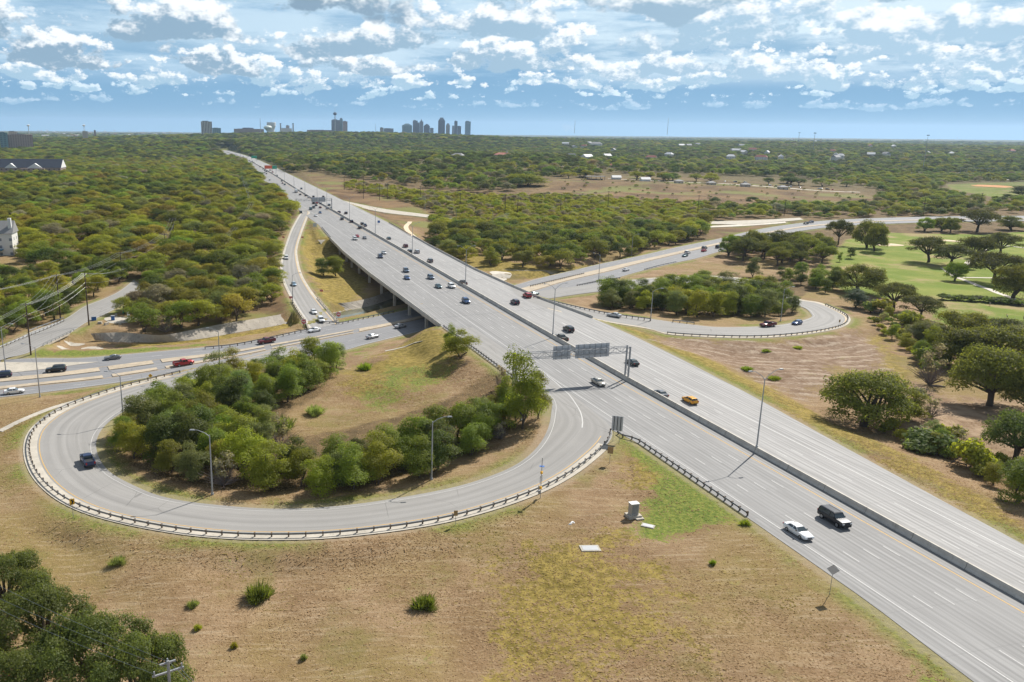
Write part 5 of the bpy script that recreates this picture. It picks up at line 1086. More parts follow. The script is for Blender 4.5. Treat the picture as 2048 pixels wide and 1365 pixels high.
drape('cart_path', [(2075, 618), (2030, 600), (1980, 580), (1932, 562), (1908, 552), (1892, 541), (1886, 536)], 2.6, M_pale); drape('cart_path', [(1975, 498), (1958, 510), (1938, 524), (1925, 534)], 2.6, M_pale); drape('cart_path', [(1925, 556), (1960, 556), (2010, 557)], 2.2, M_pale); drape('cart_path', [(2060, 498), (2020, 493), (1985, 490)], 2.2, M_pale)
drape('cart_path', [(1744, 320), (1752, 324), (1759, 328)], 9, M_pale, -4); drape('road', [(1790, 334), (1820, 338), (1860, 342), (1920, 346)], 9, M_pale, -4); drape('parking_lot', [(1906, 352), (1960, 356), (2010, 360)], 22, M_pale, -4)
drape('path', [(1216, 358), (1300, 362), (1450, 368), (1600, 379), (1720, 385)], 7, M_pale, 0); drape('path', [(1930, 420), (1975, 430), (2030, 447), (2070, 455)], 5, M_conc, -5)
drape('path', [(820, 444), (812, 456), (826, 472), (846, 486)], 3, M_sand, -4); drape('path', [(0, 865), (60, 835), (120, 812), (205, 790)], 1.7, M_shoulder, -6, .05); drape('path', [(845, 683), (820, 690), (770, 703)], 0.8, M_shoulder, -5, .05)
def pad(name, px_, py_, rx, ry, m, z0, kind='structure', n=20, dz=.06, wob=.15):
    c = PG(px_, py_, z0); V = [c.copy()]; 
    for k_ in range(n):
        a = 2 * math.pi * k_ / n; r_ = 1 + wob * math.sin(3 * a + px_); V.append(np.array([c[0] + rx * r_ * math.cos(a), c[1] + ry * r_ * math.sin(a), 0]))
    W_ = []
    for f in (0.5, 1.0): W_ += [c + (v - c) * f for v in V[1:]]
    V = [V[0]] + W_; zz = ground_z(np.array([v[0] for v in V]), np.array([v[1] for v in V]))[0]
    for v, z_ in zip(V, zz): v[2] = z_ + dz
    o = MB().add(V, [(0, 1 + k_, 1 + (k_ + 1) % n) for k_ in range(n)] + [(1 + k_, 1 + n + k_, 1 + n + (k_ + 1) % n, 1 + (k_ + 1) % n) for k_ in range(n)]).build(name, m); return tag(o, kind=kind)
pad('sand_bunker', 1764, 491, 4, 5, M_sand, -6); pad('sand_bunker', 1788, 490, 4.6, 5, M_sand, -6); pad('sand_bunker', 1902, 482, 5, 5, M_sand, -6); pad('infield', 1990, 373, 24, 32, M_clay, -5, wob=.05)
pad('gravel_patch', 245, 640, 6.5, 6, M_conc, -6.5); pad('gravel_patch', 1000, 549, 5, 6, M_pale, -7)
for x, y, rx in ((150, 690, 2.4), (128, 699, 1.6), (185, 697, 2.6)): pad('gravel_patch', x, y, rx * 1.3, rx * .7, M_conc, -9)
# utility cabinet on stepped concrete base
b = PG(1266, 1034, -.6); root = empty('utility_cabinet', b, 0.25); tag(root, 'beige utility cabinet on a stepped concrete base in the dry field', 'cabinet')
MB().box((0, 0, .22), (2.2, 1.7, .5)).box((.55, -1.0, .1), (1.3, .8, .24)).build('base', M_conc, root); MB().box((0, 0, 1.42), (1.35, .95, 1.9)).build('housing', M_conc, root); MB().box((0, 0, 2.4), (1.5, 1.1, .08)).build('lid', M_roofw, root); MB().box((0, -.485, 1.4), (1.05, .02, 1.6)).build('door', M_roofg, root)
def slab_thing(px_, py_, w, d, rz, label, z0=-.6):
    b = PG(px_, py_, z0); r_ = empty('concrete_slab', b, rz); tag(r_, label, 'slab'); MB().box((0, 0, .06), (w, d, .16)).build('slab', M_conc, r_); MB().box((0, 0, .15), (w * .8, d * .75, .03)).build('cover_plate', M_galv, r_)
slab_thing(1296, 1053, 2.0, 1.2, -.5, 'pale slab lying beside the utility cabinet'); slab_thing(1180, 1098, 2.9, 1.8, .05, 'lone pale slab with cover plate in the dry field')
b = PG(1143, 1047, -.8); o = MB().box((0, 0, .1), (1.1, .3, .25), .9, 0, .5).box((.3, .3, .08), (.7, .3, .2), 2.2, 0, .4).box((-.3, -.4, .07), (.5, .3, .16), .2, 0, .4).build('litter', M_wht); o.location = b; tag(o, 'crumpled white sheet lying in the dry field', 'litter')
b = PG(1875, 774, -3.5); o = MB().tube([(-1.6, .5, .2), (0, 0, .25), (1.6, -.6, .22)], [.2, .24, .18], 7).build('fallen_log', M_twig); o.location = b; tag(o, 'fallen pale log on bare dirt under the oaks', 'log')
# bins and blocks by the side road
for x, y, m, s, lab in ((188, 641, M_blu, (1.6, 1.2, 1.3), 'blue bin at the end of the culvert rail'), (226, 641, M_blu, (1.2, 1.2, 1.6), 'blue and grey box in the middle of the gravel patch'), (257, 634, M_wht, (.9, .9, 2.2), 'white upright box at the wood edge of the gravel patch'), (247, 627, M_grn, (.7, .6, 1.0), 'green box under the trees behind the gravel patch')):
    b = PG(x, y, -6.6); r_ = empty('utility_box', b, .3); tag(r_, lab, 'box'); MB().box((0, 0, s[2] / 2), s).build('housing', m, r_); MB().box((0, 0, s[2] + .04), (s[0] * 1.1, s[1] * 1.1, .1)).build('lid', M_galv, r_)
for i, (x, y) in enumerate([(200, 648), (213, 650), (240, 649), (252, 645), (266, 642), (232, 632)]):
    b = PG(x, y, -6.6); o = MB().box((0, 0, .35), (1.6, .9, .8), i, 0, .8).build('stone_block', M_conc); o.location = b; tag(o, 'pale stone block lining the gravel patch by the side road', 'stone block', 'stone blocks of the gravel patch')
# red painted kerb in the corner
L = smooth([PG(-30, 1325, -4.2), PG(20, 1352, -4.2), PG(60, 1385, -4.2)], .7); o = MB().sweep(L, [(-.1, 0), (-.1, .28), (.1, .28), (.1, 0)]).build('painted_kerb', M_red); tag(o, 'red painted kerb at the bottom left corner', 'kerb'); 
# golf footbridge railing
b0, b1 = PG(2034, 590, -6), PG(2075, 612, -6); root = empty('footbridge_rail', (b0 + b1) / 2); tag(root, 'dark footbridge railing at the golf path by the picture edge', 'railing'); ov = -np.array(root.location)
mb = MB()
for t in np.linspace(0, 1, 8): q = b0 * (1 - t) + b1 * t + ov; mb.tube([q, q + [0, 0, 1.3]], .07, 5)
mb.build('post', M_brn, root); MB().tube([b0 + ov + [0, 0, 1.3], b1 + ov + [0, 0, 1.3]], .07, 5).tube([b0 + ov + [0, 0, .7], b1 + ov + [0, 0, .7]], .05, 5).build('rail', M_brn, root)
# golfers
M_skin = plain('skin', (0.45, 0.27, 0.19), 0.6); M_shirtb = plain('shirt_blue', (0.25, 0.36, 0.55), 0.8); M_shirtw = plain('shirt_white', (0.66, 0.66, 0.66), 0.8); M_navy = plain('shorts_navy', (0.02, 0.025, 0.05), 0.8); M_hair = plain('hair_dark', (0.03, 0.022, 0.016), 0.8); M_shirtd = plain('shirt_dark', (0.06, 0.08, 0.07), 0.8)
def skin_body(name, V, E_, rad, m, par):
    me = bpy.data.meshes.new(name); me.from_pydata(V, E_, []); o = bpy.data.objects.new(name, me); COL.objects.link(o); md = o.modifiers.new('s', 'SKIN'); 
    for i, r_ in enumerate(rad): me.skin_vertices[0].data[i].radius = r_ if isinstance(r_, tuple) else (r_, r_)
    me.skin_vertices[0].data[0].use_root = True; o.modifiers.new('d', 'SUBSURF').levels = 1; o.modifiers['d'].render_levels = 2
    dg = bpy.context.evaluated_depsgraph_get(); nm = bpy.data.meshes.new_from_object(o.evaluated_get(dg)); bpy.data.objects.remove(o); nm.materials.clear(); nm.materials.append(m); nm.polygons.foreach_set('use_smooth', [True] * len(nm.polygons)); return link(name, nm, par)
def golfer(px_, py_, rz, shirt, bend, label):
    b = PG(px_, py_, -6); root = empty('person', b, rz); tag(root, label, 'person'); f = bend
    V = [(0, 0, .95), (0, .03 * f, 1.2), (0, .22 * f, 1.42), (0, .3 * f, 1.53), (0, .36 * f, 1.66), (0, .38 * f, 1.76), (.12, 0, .9), (.14, -.02, .5), (.13, -.02, .08), (.13, .14, .05), (-.12, 0, .9), (-.14, .05, .5), (-.15, .0, .08), (-.15, .16, .05), (.2, .22 * f, 1.4), (.24, .3 * f + .02, 1.13), (.1, .3 * f + .2, .92), (.07, .3 * f + .26, .86), (-.2, .22 * f, 1.4), (-.24, .3 * f + .02, 1.13), (-.08, .3 * f + .2, .92), (-.05, .3 * f + .26, .86)]
    E_ = [(0, 1), (1, 2), (2, 3), (3, 4), (4, 5), (0, 6), (6, 7), (7, 8), (8, 9), (0, 10), (10, 11), (11, 12), (12, 13), (2, 14), (14, 15), (15, 16), (16, 17), (2, 18), (18, 19), (19, 20), (20, 21)]
    skin_body('body', V, E_, [(.15, .11), (.13, .1), (.16, .1), .055, .1, .07, .09, .06, .045, .04, .09, .06, .045, .04, .06, .045, .035, .03, .06, .045, .035, .03], M_skin, root)
    skin_body('shirt', [(0, 0, .97), V[1], V[2], V[14], tuple(np.array(V[14]) * .5 + np.array(V[15]) * .5), V[18], tuple(np.array(V[18]) * .5 + np.array(V[19]) * .5)], [(0, 1), (1, 2), (2, 3), (3, 4), (2, 5), (5, 6)], [(.17, .13), (.15, .12), (.18, .12), .075, .065, .075, .065], shirt, root)
    skin_body('shorts', [(0, 0, .98), (.12, 0, .86), (.14, -.01, .55), (-.12, 0, .86), (-.14, .04, .55)], [(0, 1), (1, 2), (0, 3), (3, 4)], [(.165, .125), .105, .085, .105, .085], M_navy, root)
    skin_body('hair', [(0, .35 * f - .01, 1.7), (0, .37 * f - .01, 1.79)], [(0, 1)], [.108, .08], M_hair, root)
    if bend > 0.5:
        o = MB().tube([(.06, .3 * f + .27, .9), (.3, .3 * f + .75, .04)], .015, 5).build('golf_club', M_dark); o.location = b; o.rotation_euler = (0, 0, rz); tag(o, 'golf club held by the golfer on the lower fairway', 'golf club')
golfer(1979, 613, 2.4, M_shirtb, .1, 'person in pale blue shirt and dark shorts walking by the creek'); golfer(2014, 638, 1.2, M_shirtw, 1.0, 'golfer in white shirt bent over a ball on the fairway'); golfer(2047, 641, 2.0, M_shirtd, .2, 'person in dark clothes at the picture edge on the fairway')

# ------------------------------------------------------------------ dry grass tufts on the near field
def dry_grass():
    n = 300000; r = np.sqrt(RNG.uniform(72 ** 2, 215 ** 2, n)); az = np.radians(RNG.uniform(-29, 40, n)); x, y = r * np.sin(az), r * np.cos(az); x, y = x[:n], y[:n]
    nf = np.sin(x * .21 + 2) * np.cos(y * .17) + np.sin(x * .05 + y * .07) + RNG.normal(0, .8, n); k = nf > -0.1; x, y = x[k], y[k]
    z, dr = ground_z(x, y); ok = dr > 1.6; x, y, z = x[ok], y[ok], z[ok]; n = len(x); V, Q = [], []
    a = RNG.random(n) * 6.283; s = 0.05 + 0.10 * RNG.random(n); h = 0.03 + 0.05 * RNG.random(n) ** 1.5; lx, ly = RNG.normal(-.08, .22, n), RNG.normal(-.1, .22, n); c, si = np.cos(a) * s, np.sin(a) * s
    P0 = np.stack([np.c_[x - c, y - si, z - .03], np.c_[x + c, y + si, z - .03], np.c_[x + c * .7 + lx, y + si * .7 + ly, z + h], np.c_[x - c * .7 + lx, y - si * .7 + ly, z + h]], 1).reshape(-1, 3)
    me = npmesh('dry_grass', P0, np.arange(4 * n).reshape(n, 4)); at = me.attributes.new('rnd', 'FLOAT', 'FACE'); at.data.foreach_set('value', RNG.random(n).astype(np.float32))
    def fn(g, out):
        q = g.attr('rnd', 2); p = pos(g); c_ = g.mix(q, (0.33, 0.215, 0.115), (0.56, 0.42, 0.25)); c_ = g.mix(g.ss(g.noise(p, .05, 4), .5, .66), c_, g.mix(q, (0.26, 0.22, 0.06), (0.46, 0.37, 0.14)))
        d = g.n('ShaderNodeBsdfDiffuse', {'Color': c_}); t = g.n('ShaderNodeBsdfTranslucent', {'Color': c_}); g.put(out.inputs['Surface'], g.n('ShaderNodeMixShader', {0: .5, 1: d, 2: t}))
    return tag(link('dry_grass', me, None, mat('dry_grass', fn)), 'short dry mown grass tufts covering the near field', 'grass', None, 'stuff')
dry_grass()

# ------------------------------------------------------------------ vehicles
def paint(name, col, metal=0.25, rough=0.3):
    def fn(g, out):
        nn = g.noise(objc(g), 2.5, 3); c = g.mix(nn, tuple(x * 0.94 for x in col), tuple(min(1, x * 1.06) for x in col))
        dirt = g.ss(g.sep(objc(g))[2], 0.55, 0.2); c = g.mix(g.m('MULTIPLY', dirt, 0.3), c, (0.16, 0.14, 0.12))
        bsdf(g, out, c, rough, metal, 0.5, None, {'Coat Weight': 0.35, 'Coat Roughness': 0.15})
    return mat('paint_' + name, fn)
PAINT = {k: paint(k, v) for k, v in dict(white=(0.78, 0.78, 0.77), silver=(0.50, 0.51, 0.52), champagne=(0.42, 0.39, 0.33), grey=(0.16, 0.165, 0.175), black=(0.012, 0.013, 0.016), navy=(0.015, 0.03, 0.085), blue=(0.025, 0.075, 0.20), slate=(0.09, 0.13, 0.19), teal=(0.05, 0.11, 0.13), red=(0.40, 0.022, 0.028), maroon=(0.13, 0.014, 0.022), purple=(0.045, 0.03, 0.06), yellow=(0.72, 0.34, 0.01), brown=(0.07, 0.05, 0.04), olive=(0.07, 0.065, 0.05), green=(0.02, 0.035, 0.034), sky=(0.30, 0.42, 0.52)).items()}
def m_glass(g, out): bsdf(g, out, g.mix(g.noise(objc(g), 1.0, 2), (0.02, 0.03, 0.036), (0.045, 0.065, 0.072)), 0.06, 0, 0.8)
M_glass = mat('car_glass', m_glass)
M_tyre = plain('tyre_rubber', (0.018, 0.018, 0.019), 0.85, 0, 0.2); M_rim = plain('wheel_rim', (0.33, 0.34, 0.35), 0.35, 0.8, 0.5); M_trim = plain('dark_trim', (0.025, 0.025, 0.027), 0.6)
M_head = plain('headlight_lens', (0.66, 0.68, 0.70), 0.15, 0.1, 0.7); M_tail = plain('taillight_lens', (0.34, 0.01, 0.012), 0.2, 0, 0.6)
CAR = {}    # type: dims and stations (x, half width, sill z, belt z, deck z) front is +x
def stations(mb, st, tuck=0.86):
    V = []; k = 10
    for x, w, z0, zb, zd in st:
        V += [(x, -w * 0.9, z0), (x, -w, z0 + 0.16), (x, -w, (z0 + zb) / 2 + 0.06), (x, -w * 0.97, zb), (x, -w * tuck, zd), (x, w * tuck, zd), (x, w * 0.97, zb), (x, w, (z0 + zb) / 2 + 0.06), (x, w, z0 + 0.16), (x, w * 0.9, z0)]
    n = len(st); Fs = [(i * k + j, i * k + (j + 1) % k, (i + 1) * k + (j + 1) % k, (i + 1) * k + j) for i in range(n - 1) for j in range(k)] + [tuple(range(k))[::-1], tuple(range((n - 1) * k, n * k))]
    return mb.add(V, Fs)
def frustum(mb, b, t, inset=0.0, mi=0):
    """b=(x0,x1,w,z) t=(x0,x1,w,z)"""
    V = [(b[0], -b[2], b[3]), (b[1], -b[2] * 0.96, b[3]), (b[1], b[2] * 0.96, b[3]), (b[0], b[2], b[3]), (t[0], -t[2], t[3]), (t[1], -t[2], t[3]), (t[1], t[2], t[3]), (t[0], t[2], t[3])]
    return mb.add(V, [(0, 3, 2, 1), (4, 5, 6, 7), (0, 1, 5, 4), (1, 2, 6, 5), (2, 3, 7, 6), (3, 0, 4, 7)], mi)
SPEC = {
 'sedan': dict(L=4.85, W=0.92, wr=0.33, wx=(1.42, -1.38), st=[(-2.42, .74, .42, .78, .88), (-2.30, .86, .28, .86, 1.0), (-1.75, .92, .22, .92, 1.04), (-0.6, .92, .2, .93, 1.0), (0.75, .92, .2, .92, .98), (1.5, .91, .22, .84, .92), (2.2, .85, .26, .72, .80), (2.42, .70, .36, .62, .68)], cab=((-1.78, 0.98, .82, .98), (-1.05, 0.12, .60, 1.44)), mid=-.35),
 'coupe': dict(L=4.7, W=0.92, wr=0.33, wx=(1.42, -1.38), st=[(-2.35, .76, .42, .78, .86), (-2.2, .87, .28, .86, .97), (-1.6, .92, .22, .9, 1.0), (-0.6, .92, .2, .9, .96), (0.75, .92, .2, .88, .93), (1.5, .91, .22, .80, .88), (2.15, .85, .26, .68, .76), (2.35, .70, .36, .58, .64)], cab=((-1.85, 0.8, .80, .94), (-0.75, -0.05, .58, 1.33)), mid=-.3),
 'suv': dict(L=4.85, W=0.97, wr=0.38, wx=(1.48, -1.42), st=[(-2.42, .86, .5, .95, 1.06), (-2.34, .93, .36, 1.02, 1.13), (-1.7, .97, .3, 1.05, 1.12), (-0.6, .97, .28, 1.06, 1.12), (0.85, .97, .28, 1.05, 1.12), (1.5, .95, .3, 1.0, 1.08), (2.25, .90, .34, .92, 1.0), (2.42, .78, .44, .8, .86)], cab=((-2.3, 1.08, .88, 1.1), (-2.0, 0.35, .72, 1.76)), mid=-.2, rack=True),
 'bigsuv': dict(L=5.3, W=1.01, wr=0.42, wx=(1.62, -1.55), st=[(-2.65, .9, .55, 1.05, 1.18), (-2.58, .98, .4, 1.12, 1.26), (-1.7, 1.01, .34, 1.15, 1.25), (-0.6, 1.01, .32, 1.16, 1.25), (1.0, 1.01, .32, 1.15, 1.24), (1.7, .99, .34, 1.1, 1.2), (2.5, .95, .38, 1.04, 1.12), (2.65, .85, .5, .9, .96)], cab=((-2.55, 1.22, .92, 1.22), (-2.3, 0.55, .78, 1.93)), mid=-.1, rack=True),
 'jeep': dict(L=4.4, W=0.94, wr=0.42, wx=(1.3, -1.25), st=[(-2.1, .86, .55, 1.0, 1.12), (-2.05, .93, .42, 1.06, 1.18), (-1.2, .94, .4, 1.08, 1.18), (0.8, .94, .4, 1.08, 1.18), (1.5, .86, .42, 1.05, 1.15), (2.0, .78, .46, 1.02, 1.1), (2.15, .7, .5, .9, .98)], cab=((-2.05, 0.86, .86, 1.16), (-1.98, 0.5, .76, 1.84)), mid=-.4),
 'hatch': dict(L=4.3, W=0.9, wr=0.33, wx=(1.3, -1.28), st=[(-2.12, .78, .42, .82, .94), (-2.05, .87, .3, .92, 1.02), (-1.4, .9, .24, .94, 1.02), (-0.4, .9, .22, .94, 1.0), (0.8, .9, .22, .92, .98), (1.4, .89, .24, .84, .92), (2.0, .82, .28, .72, .8), (2.15, .7, .38, .62, .68)], cab=((-2.0, 0.98, .8, .98), (-1.5, 0.15, .6, 1.47)), mid=-.3, spoiler=True),
 'pickup': dict(L=5.85, W=1.0, wr=0.41, wx=(1.85, -1.75), st=[(-2.92, .95, .55, 1.0, 1.02), (-2.86, 1.0, .45, 1.12, 1.16), (-0.75, 1.0, .36, 1.14, 1.18), (-0.7, 1.0, .36, 1.14, 1.2), (1.1, 1.0, .34, 1.14, 1.2), (1.8, .98, .36, 1.1, 1.2), (2.75, .94, .42, 1.02, 1.12), (2.92, .84, .52, .9, .98)], cab=((-0.72, 1.25, .9, 1.18), (-0.6, 0.62, .76, 1.86)), mid=.3, bed=(-2.78, -0.85)),
 'van': dict(L=5.4, W=1.0, wr=0.38, wx=(1.75, -1.6), st=[(-2.7, .92, .5, 1.1, 1.2), (-2.62, .98, .4, 1.15, 1.25), (-1.2, 1.0, .34, 1.18, 1.26), (0.9, 1.0, .34, 1.16, 1.25), (1.7, .97, .36, 1.1, 1.18), (2.5, .9, .4, .98, 1.04), (2.7, .78, .5, .84, .9)], cab=((-2.62, 1.65, .93, 1.22), (-2.5, 0.75, .82, 2.15)), mid=.2),
 'truck': dict(L=9.0, W=1.22, wr=0.5, wx=(3.2, -2.9), st=[(-4.5, 1.0, .7, 1.0, 1.1), (-2, 1.05, .6, 1.05, 1.15), (2.1, 1.1, .55, 1.2, 1.35), (2.9, 1.15, .5, 1.35, 1.5), (4.2, 1.1, .55, 1.3, 1.4), (4.5, .95, .7, 1.1, 1.2)], cab=((2.2, 4.1, 1.05, 1.4), (2.35, 3.5, .95, 2.7)), mid=3, cargo=(-4.4, 2.0, 1.2, 3.4)),
}
def build_proto(t):
    s = SPEC[t]; d = {}
    mb = MB(); stations(mb, s['st'])
    b, tp = s['cab']
    d['body'] = mb
    w = MB(); frustum(w, b, (tp[0] + 0.0, tp[1], tp[2], tp[3] - 0.06)); d['window'] = w
    rf = MB(); zt = tp[3]; frustum(rf, (tp[0] - 0.1, tp[1] + 0.12, tp[2] + 0.06, zt - 0.09), (tp[0] + 0.04, tp[1] - 0.06, tp[2] - 0.08, zt))
    for sg in (-1, 1):          # pillars, a few millimetres proud of the glass
        for xb, xt in ((b[0] + .02, tp[0]), (b[1] - .04, tp[1]), (s['mid'], s['mid'])):
            wb = b[2] * (1.0 if xb < s['mid'] + 0.1 else 0.97) + 0.015; rf.tube([(xb, sg * wb * 0.995, b[3] - 0.05), (xt, sg * (tp[2] + 0.02), zt - 0.07)], 0.055, 4)
    if s.get('spoiler'): rf.box((tp[0] - 0.12, 0, zt - 0.06), (0.3, tp[2] * 2, 0.05))
    if s.get('rack'):
        for sg in (-1, 1): rf.tube([(tp[0] + .2, sg * (tp[2] - .12), zt + 0.05), (tp[1] - .2, sg * (tp[2] - .12), zt + 0.05)], 0.025, 4)
    d['roof'] = rf
    if 'bed' in s:
        x0, x1 = s['bed']; bd = MB(); zt_ = 1.19; bd.box(((x0 + x1) / 2, 0, zt_ + 0.005), (x1 - x0, 1.5, 0.02)); d['bed'] = bd
        rl = MB()
        for sg in (-1, 1): rl.box(((x0 + x1) / 2, sg * 0.86, zt_ + 0.09), (x1 - x0 + 0.12, 0.13, 0.2))
        rl.box((x0 - 0.04, 0, zt_ + 0.09), (0.09, 1.6, 0.2)); d['bed_rail'] = rl
    if 'cargo' in s:
        x0, x1, z0, z1 = s['cargo']; cg = MB(); cg.box(((x0 + x1) / 2, 0, (z0 + z1) / 2), (x1 - x0, 2.4, z1 - z0)); d['cargo_box'] = cg
    fx, rx = s['st'][-2][0], s['st'][1][0]; fz = s['st'][-2][3]; rz = s['st'][1][3]; W = s['W']
    bm_ = MB()
    if t not in ('sedan', 'coupe', 'hatch'): bm_.box((s['st'][-1][0] + 0.0, 0, 0.46), (0.14, W * 1.5, 0.16)).box((s['st'][0][0] - 0.0, 0, 0.5), (0.14, W * 1.6, 0.2))
    else: bm_.box((s['st'][-1][0] - .02, 0, 0.34), (0.14, W * 1.1, 0.1)).box((s['st'][0][0] + .02, 0, 0.4), (0.12, W * 1.2, 0.1))
    d['bumper'] = bm_.box((s['st'][-1][0] + 0.01, 0, s['st'][-1][3] - 0.08), (0.06, W * 0.8, 0.13))
    d['headlight'] = (MB().box((0, 0, 0), (0.2, 0.34, 0.15)), [(s['st'][-1][0] - 0.08, sg * W * 0.68, s['st'][-1][3] + 0.0) for sg in (-1, 1)])
    d['taillight'] = (MB().box((0, 0, 0), (0.12, 0.26, 0.2 if t in ('sedan', 'coupe', 'hatch') else 0.36)), [(s['st'][0][0] + 0.0, sg * W * 0.76, s['st'][0][3] + 0.02) for sg in (-1, 1)])
    d['mirror'] = (MB().box((0, 0, 0), (0.13, 0.2, 0.14)), [(b[1] - 0.35, sg * (W + 0.06), b[3] + 0.08) for sg in (-1, 1)])
    r = s['wr']; tw = MB(); n = 16; V = []
    for y, q in ((-0.11, r * 0.93), (-0.11, r), (0.11, r), (0.11, r * 0.93)): V += [(q * math.cos(2 * math.pi * k / n), y, q * math.sin(2 * math.pi * k / n)) for k in range(n)]
    tw.add(V, [(i * n + k, i * n + (k + 1) % n, (i + 1) * n + (k + 1) % n, (i + 1) * n + k) for i in range(3) for k in range(n)] + [tuple(range(n)), tuple(range(3 * n, 4 * n))[::-1]])
    rm = MB().tube([(0, -0.125, 0), (0, 0.125, 0)], r * 0.64, 12)
    d['wheel'] = (tw, [(x, sg * (W - 0.09), r) for x in s['wx'] for sg in (-1, 1)]); d['rim'] = rm
    return d
MPART = {'window': M_glass, 'bumper': M_trim, 'headlight': M_head, 'taillight': M_tail, 'mirror': M_trim, 'wheel': M_tyre, 'rim': M_rim, 'bed': M_trim}
PROTO = {}
def vehicle(t, q, head, col, label, group=None, tiny=False, name=None):
    if t not in PROTO:
        pr = {}
        for k, v in build_proto(t).items():
            mb, locs = v if isinstance(v, tuple) else (v, [(0, 0, 0)])
            me = bpy.data.meshes.new(k); me.from_pydata(mb.v, [], mb.f); me.materials.append(MPART.get(k, PAINT['white']))
            if k == 'body':
                me.polygons.foreach_set('use_smooth', [True] * len(me.polygons))
                try: me.set_sharp_from_angle(angle=R(38))
                except Exception: pass
            me.update(); pr[k] = (me, locs)
        PROTO[t] = pr
    nm = name or {'sedan': 'sedan_car', 'coupe': 'coupe_car', 'suv': 'suv_car', 'bigsuv': 'suv_car', 'jeep': 'jeep_car', 'hatch': 'hatchback_car', 'pickup': 'pickup_truck', 'van': 'van', 'truck': 'box_truck'}[t]
    cat = {'pickup': 'pickup truck', 'van': 'van', 'truck': 'truck', 'suv': 'suv', 'bigsuv': 'suv', 'jeep': 'suv'}.get(t, 'car')
    root = empty(nm, q, head); tag(root, label, cat, group)
    for k, (me, locs) in PROTO[t].items():
        if k == 'rim' or (tiny and k in ('mirror', 'headlight', 'taillight', 'bumper')): continue
        for l in locs:
            o = link(k, me, root); o.location = l
            if me.materials[0] is PAINT['white']:
                o.material_slots[0].link = 'OBJECT'; o.material_slots[0].material = PAINT[col] if k != 'cargo_box' else PAINT['white']
            if k == 'wheel' and not tiny: link('rim', PROTO[t]['rim'][0], o)
    return root
def strip_dir(st, q):
    c = (st.a + st.b) / 2; i = int(np.argmin(np.hypot(c[:, 0] - q[0], c[:, 1] - q[1]))); i0, i1 = max(0, i - 1), min(len(c) - 1, i + 1); d = c[i1] - c[i0]; return math.atan2(d[1], d[0]), c[i][2]
def hwy_dir(u, sgn):
    a = (cen(u + 8) - cen(u - 8)) / 16; d = DU + DV * a; return math.atan2(d[1], d[0]) + (0 if sgn > 0 else math.pi)
gL, gR = 'vehicles coming toward the viewer on the highway', 'vehicles heading away on the highway'
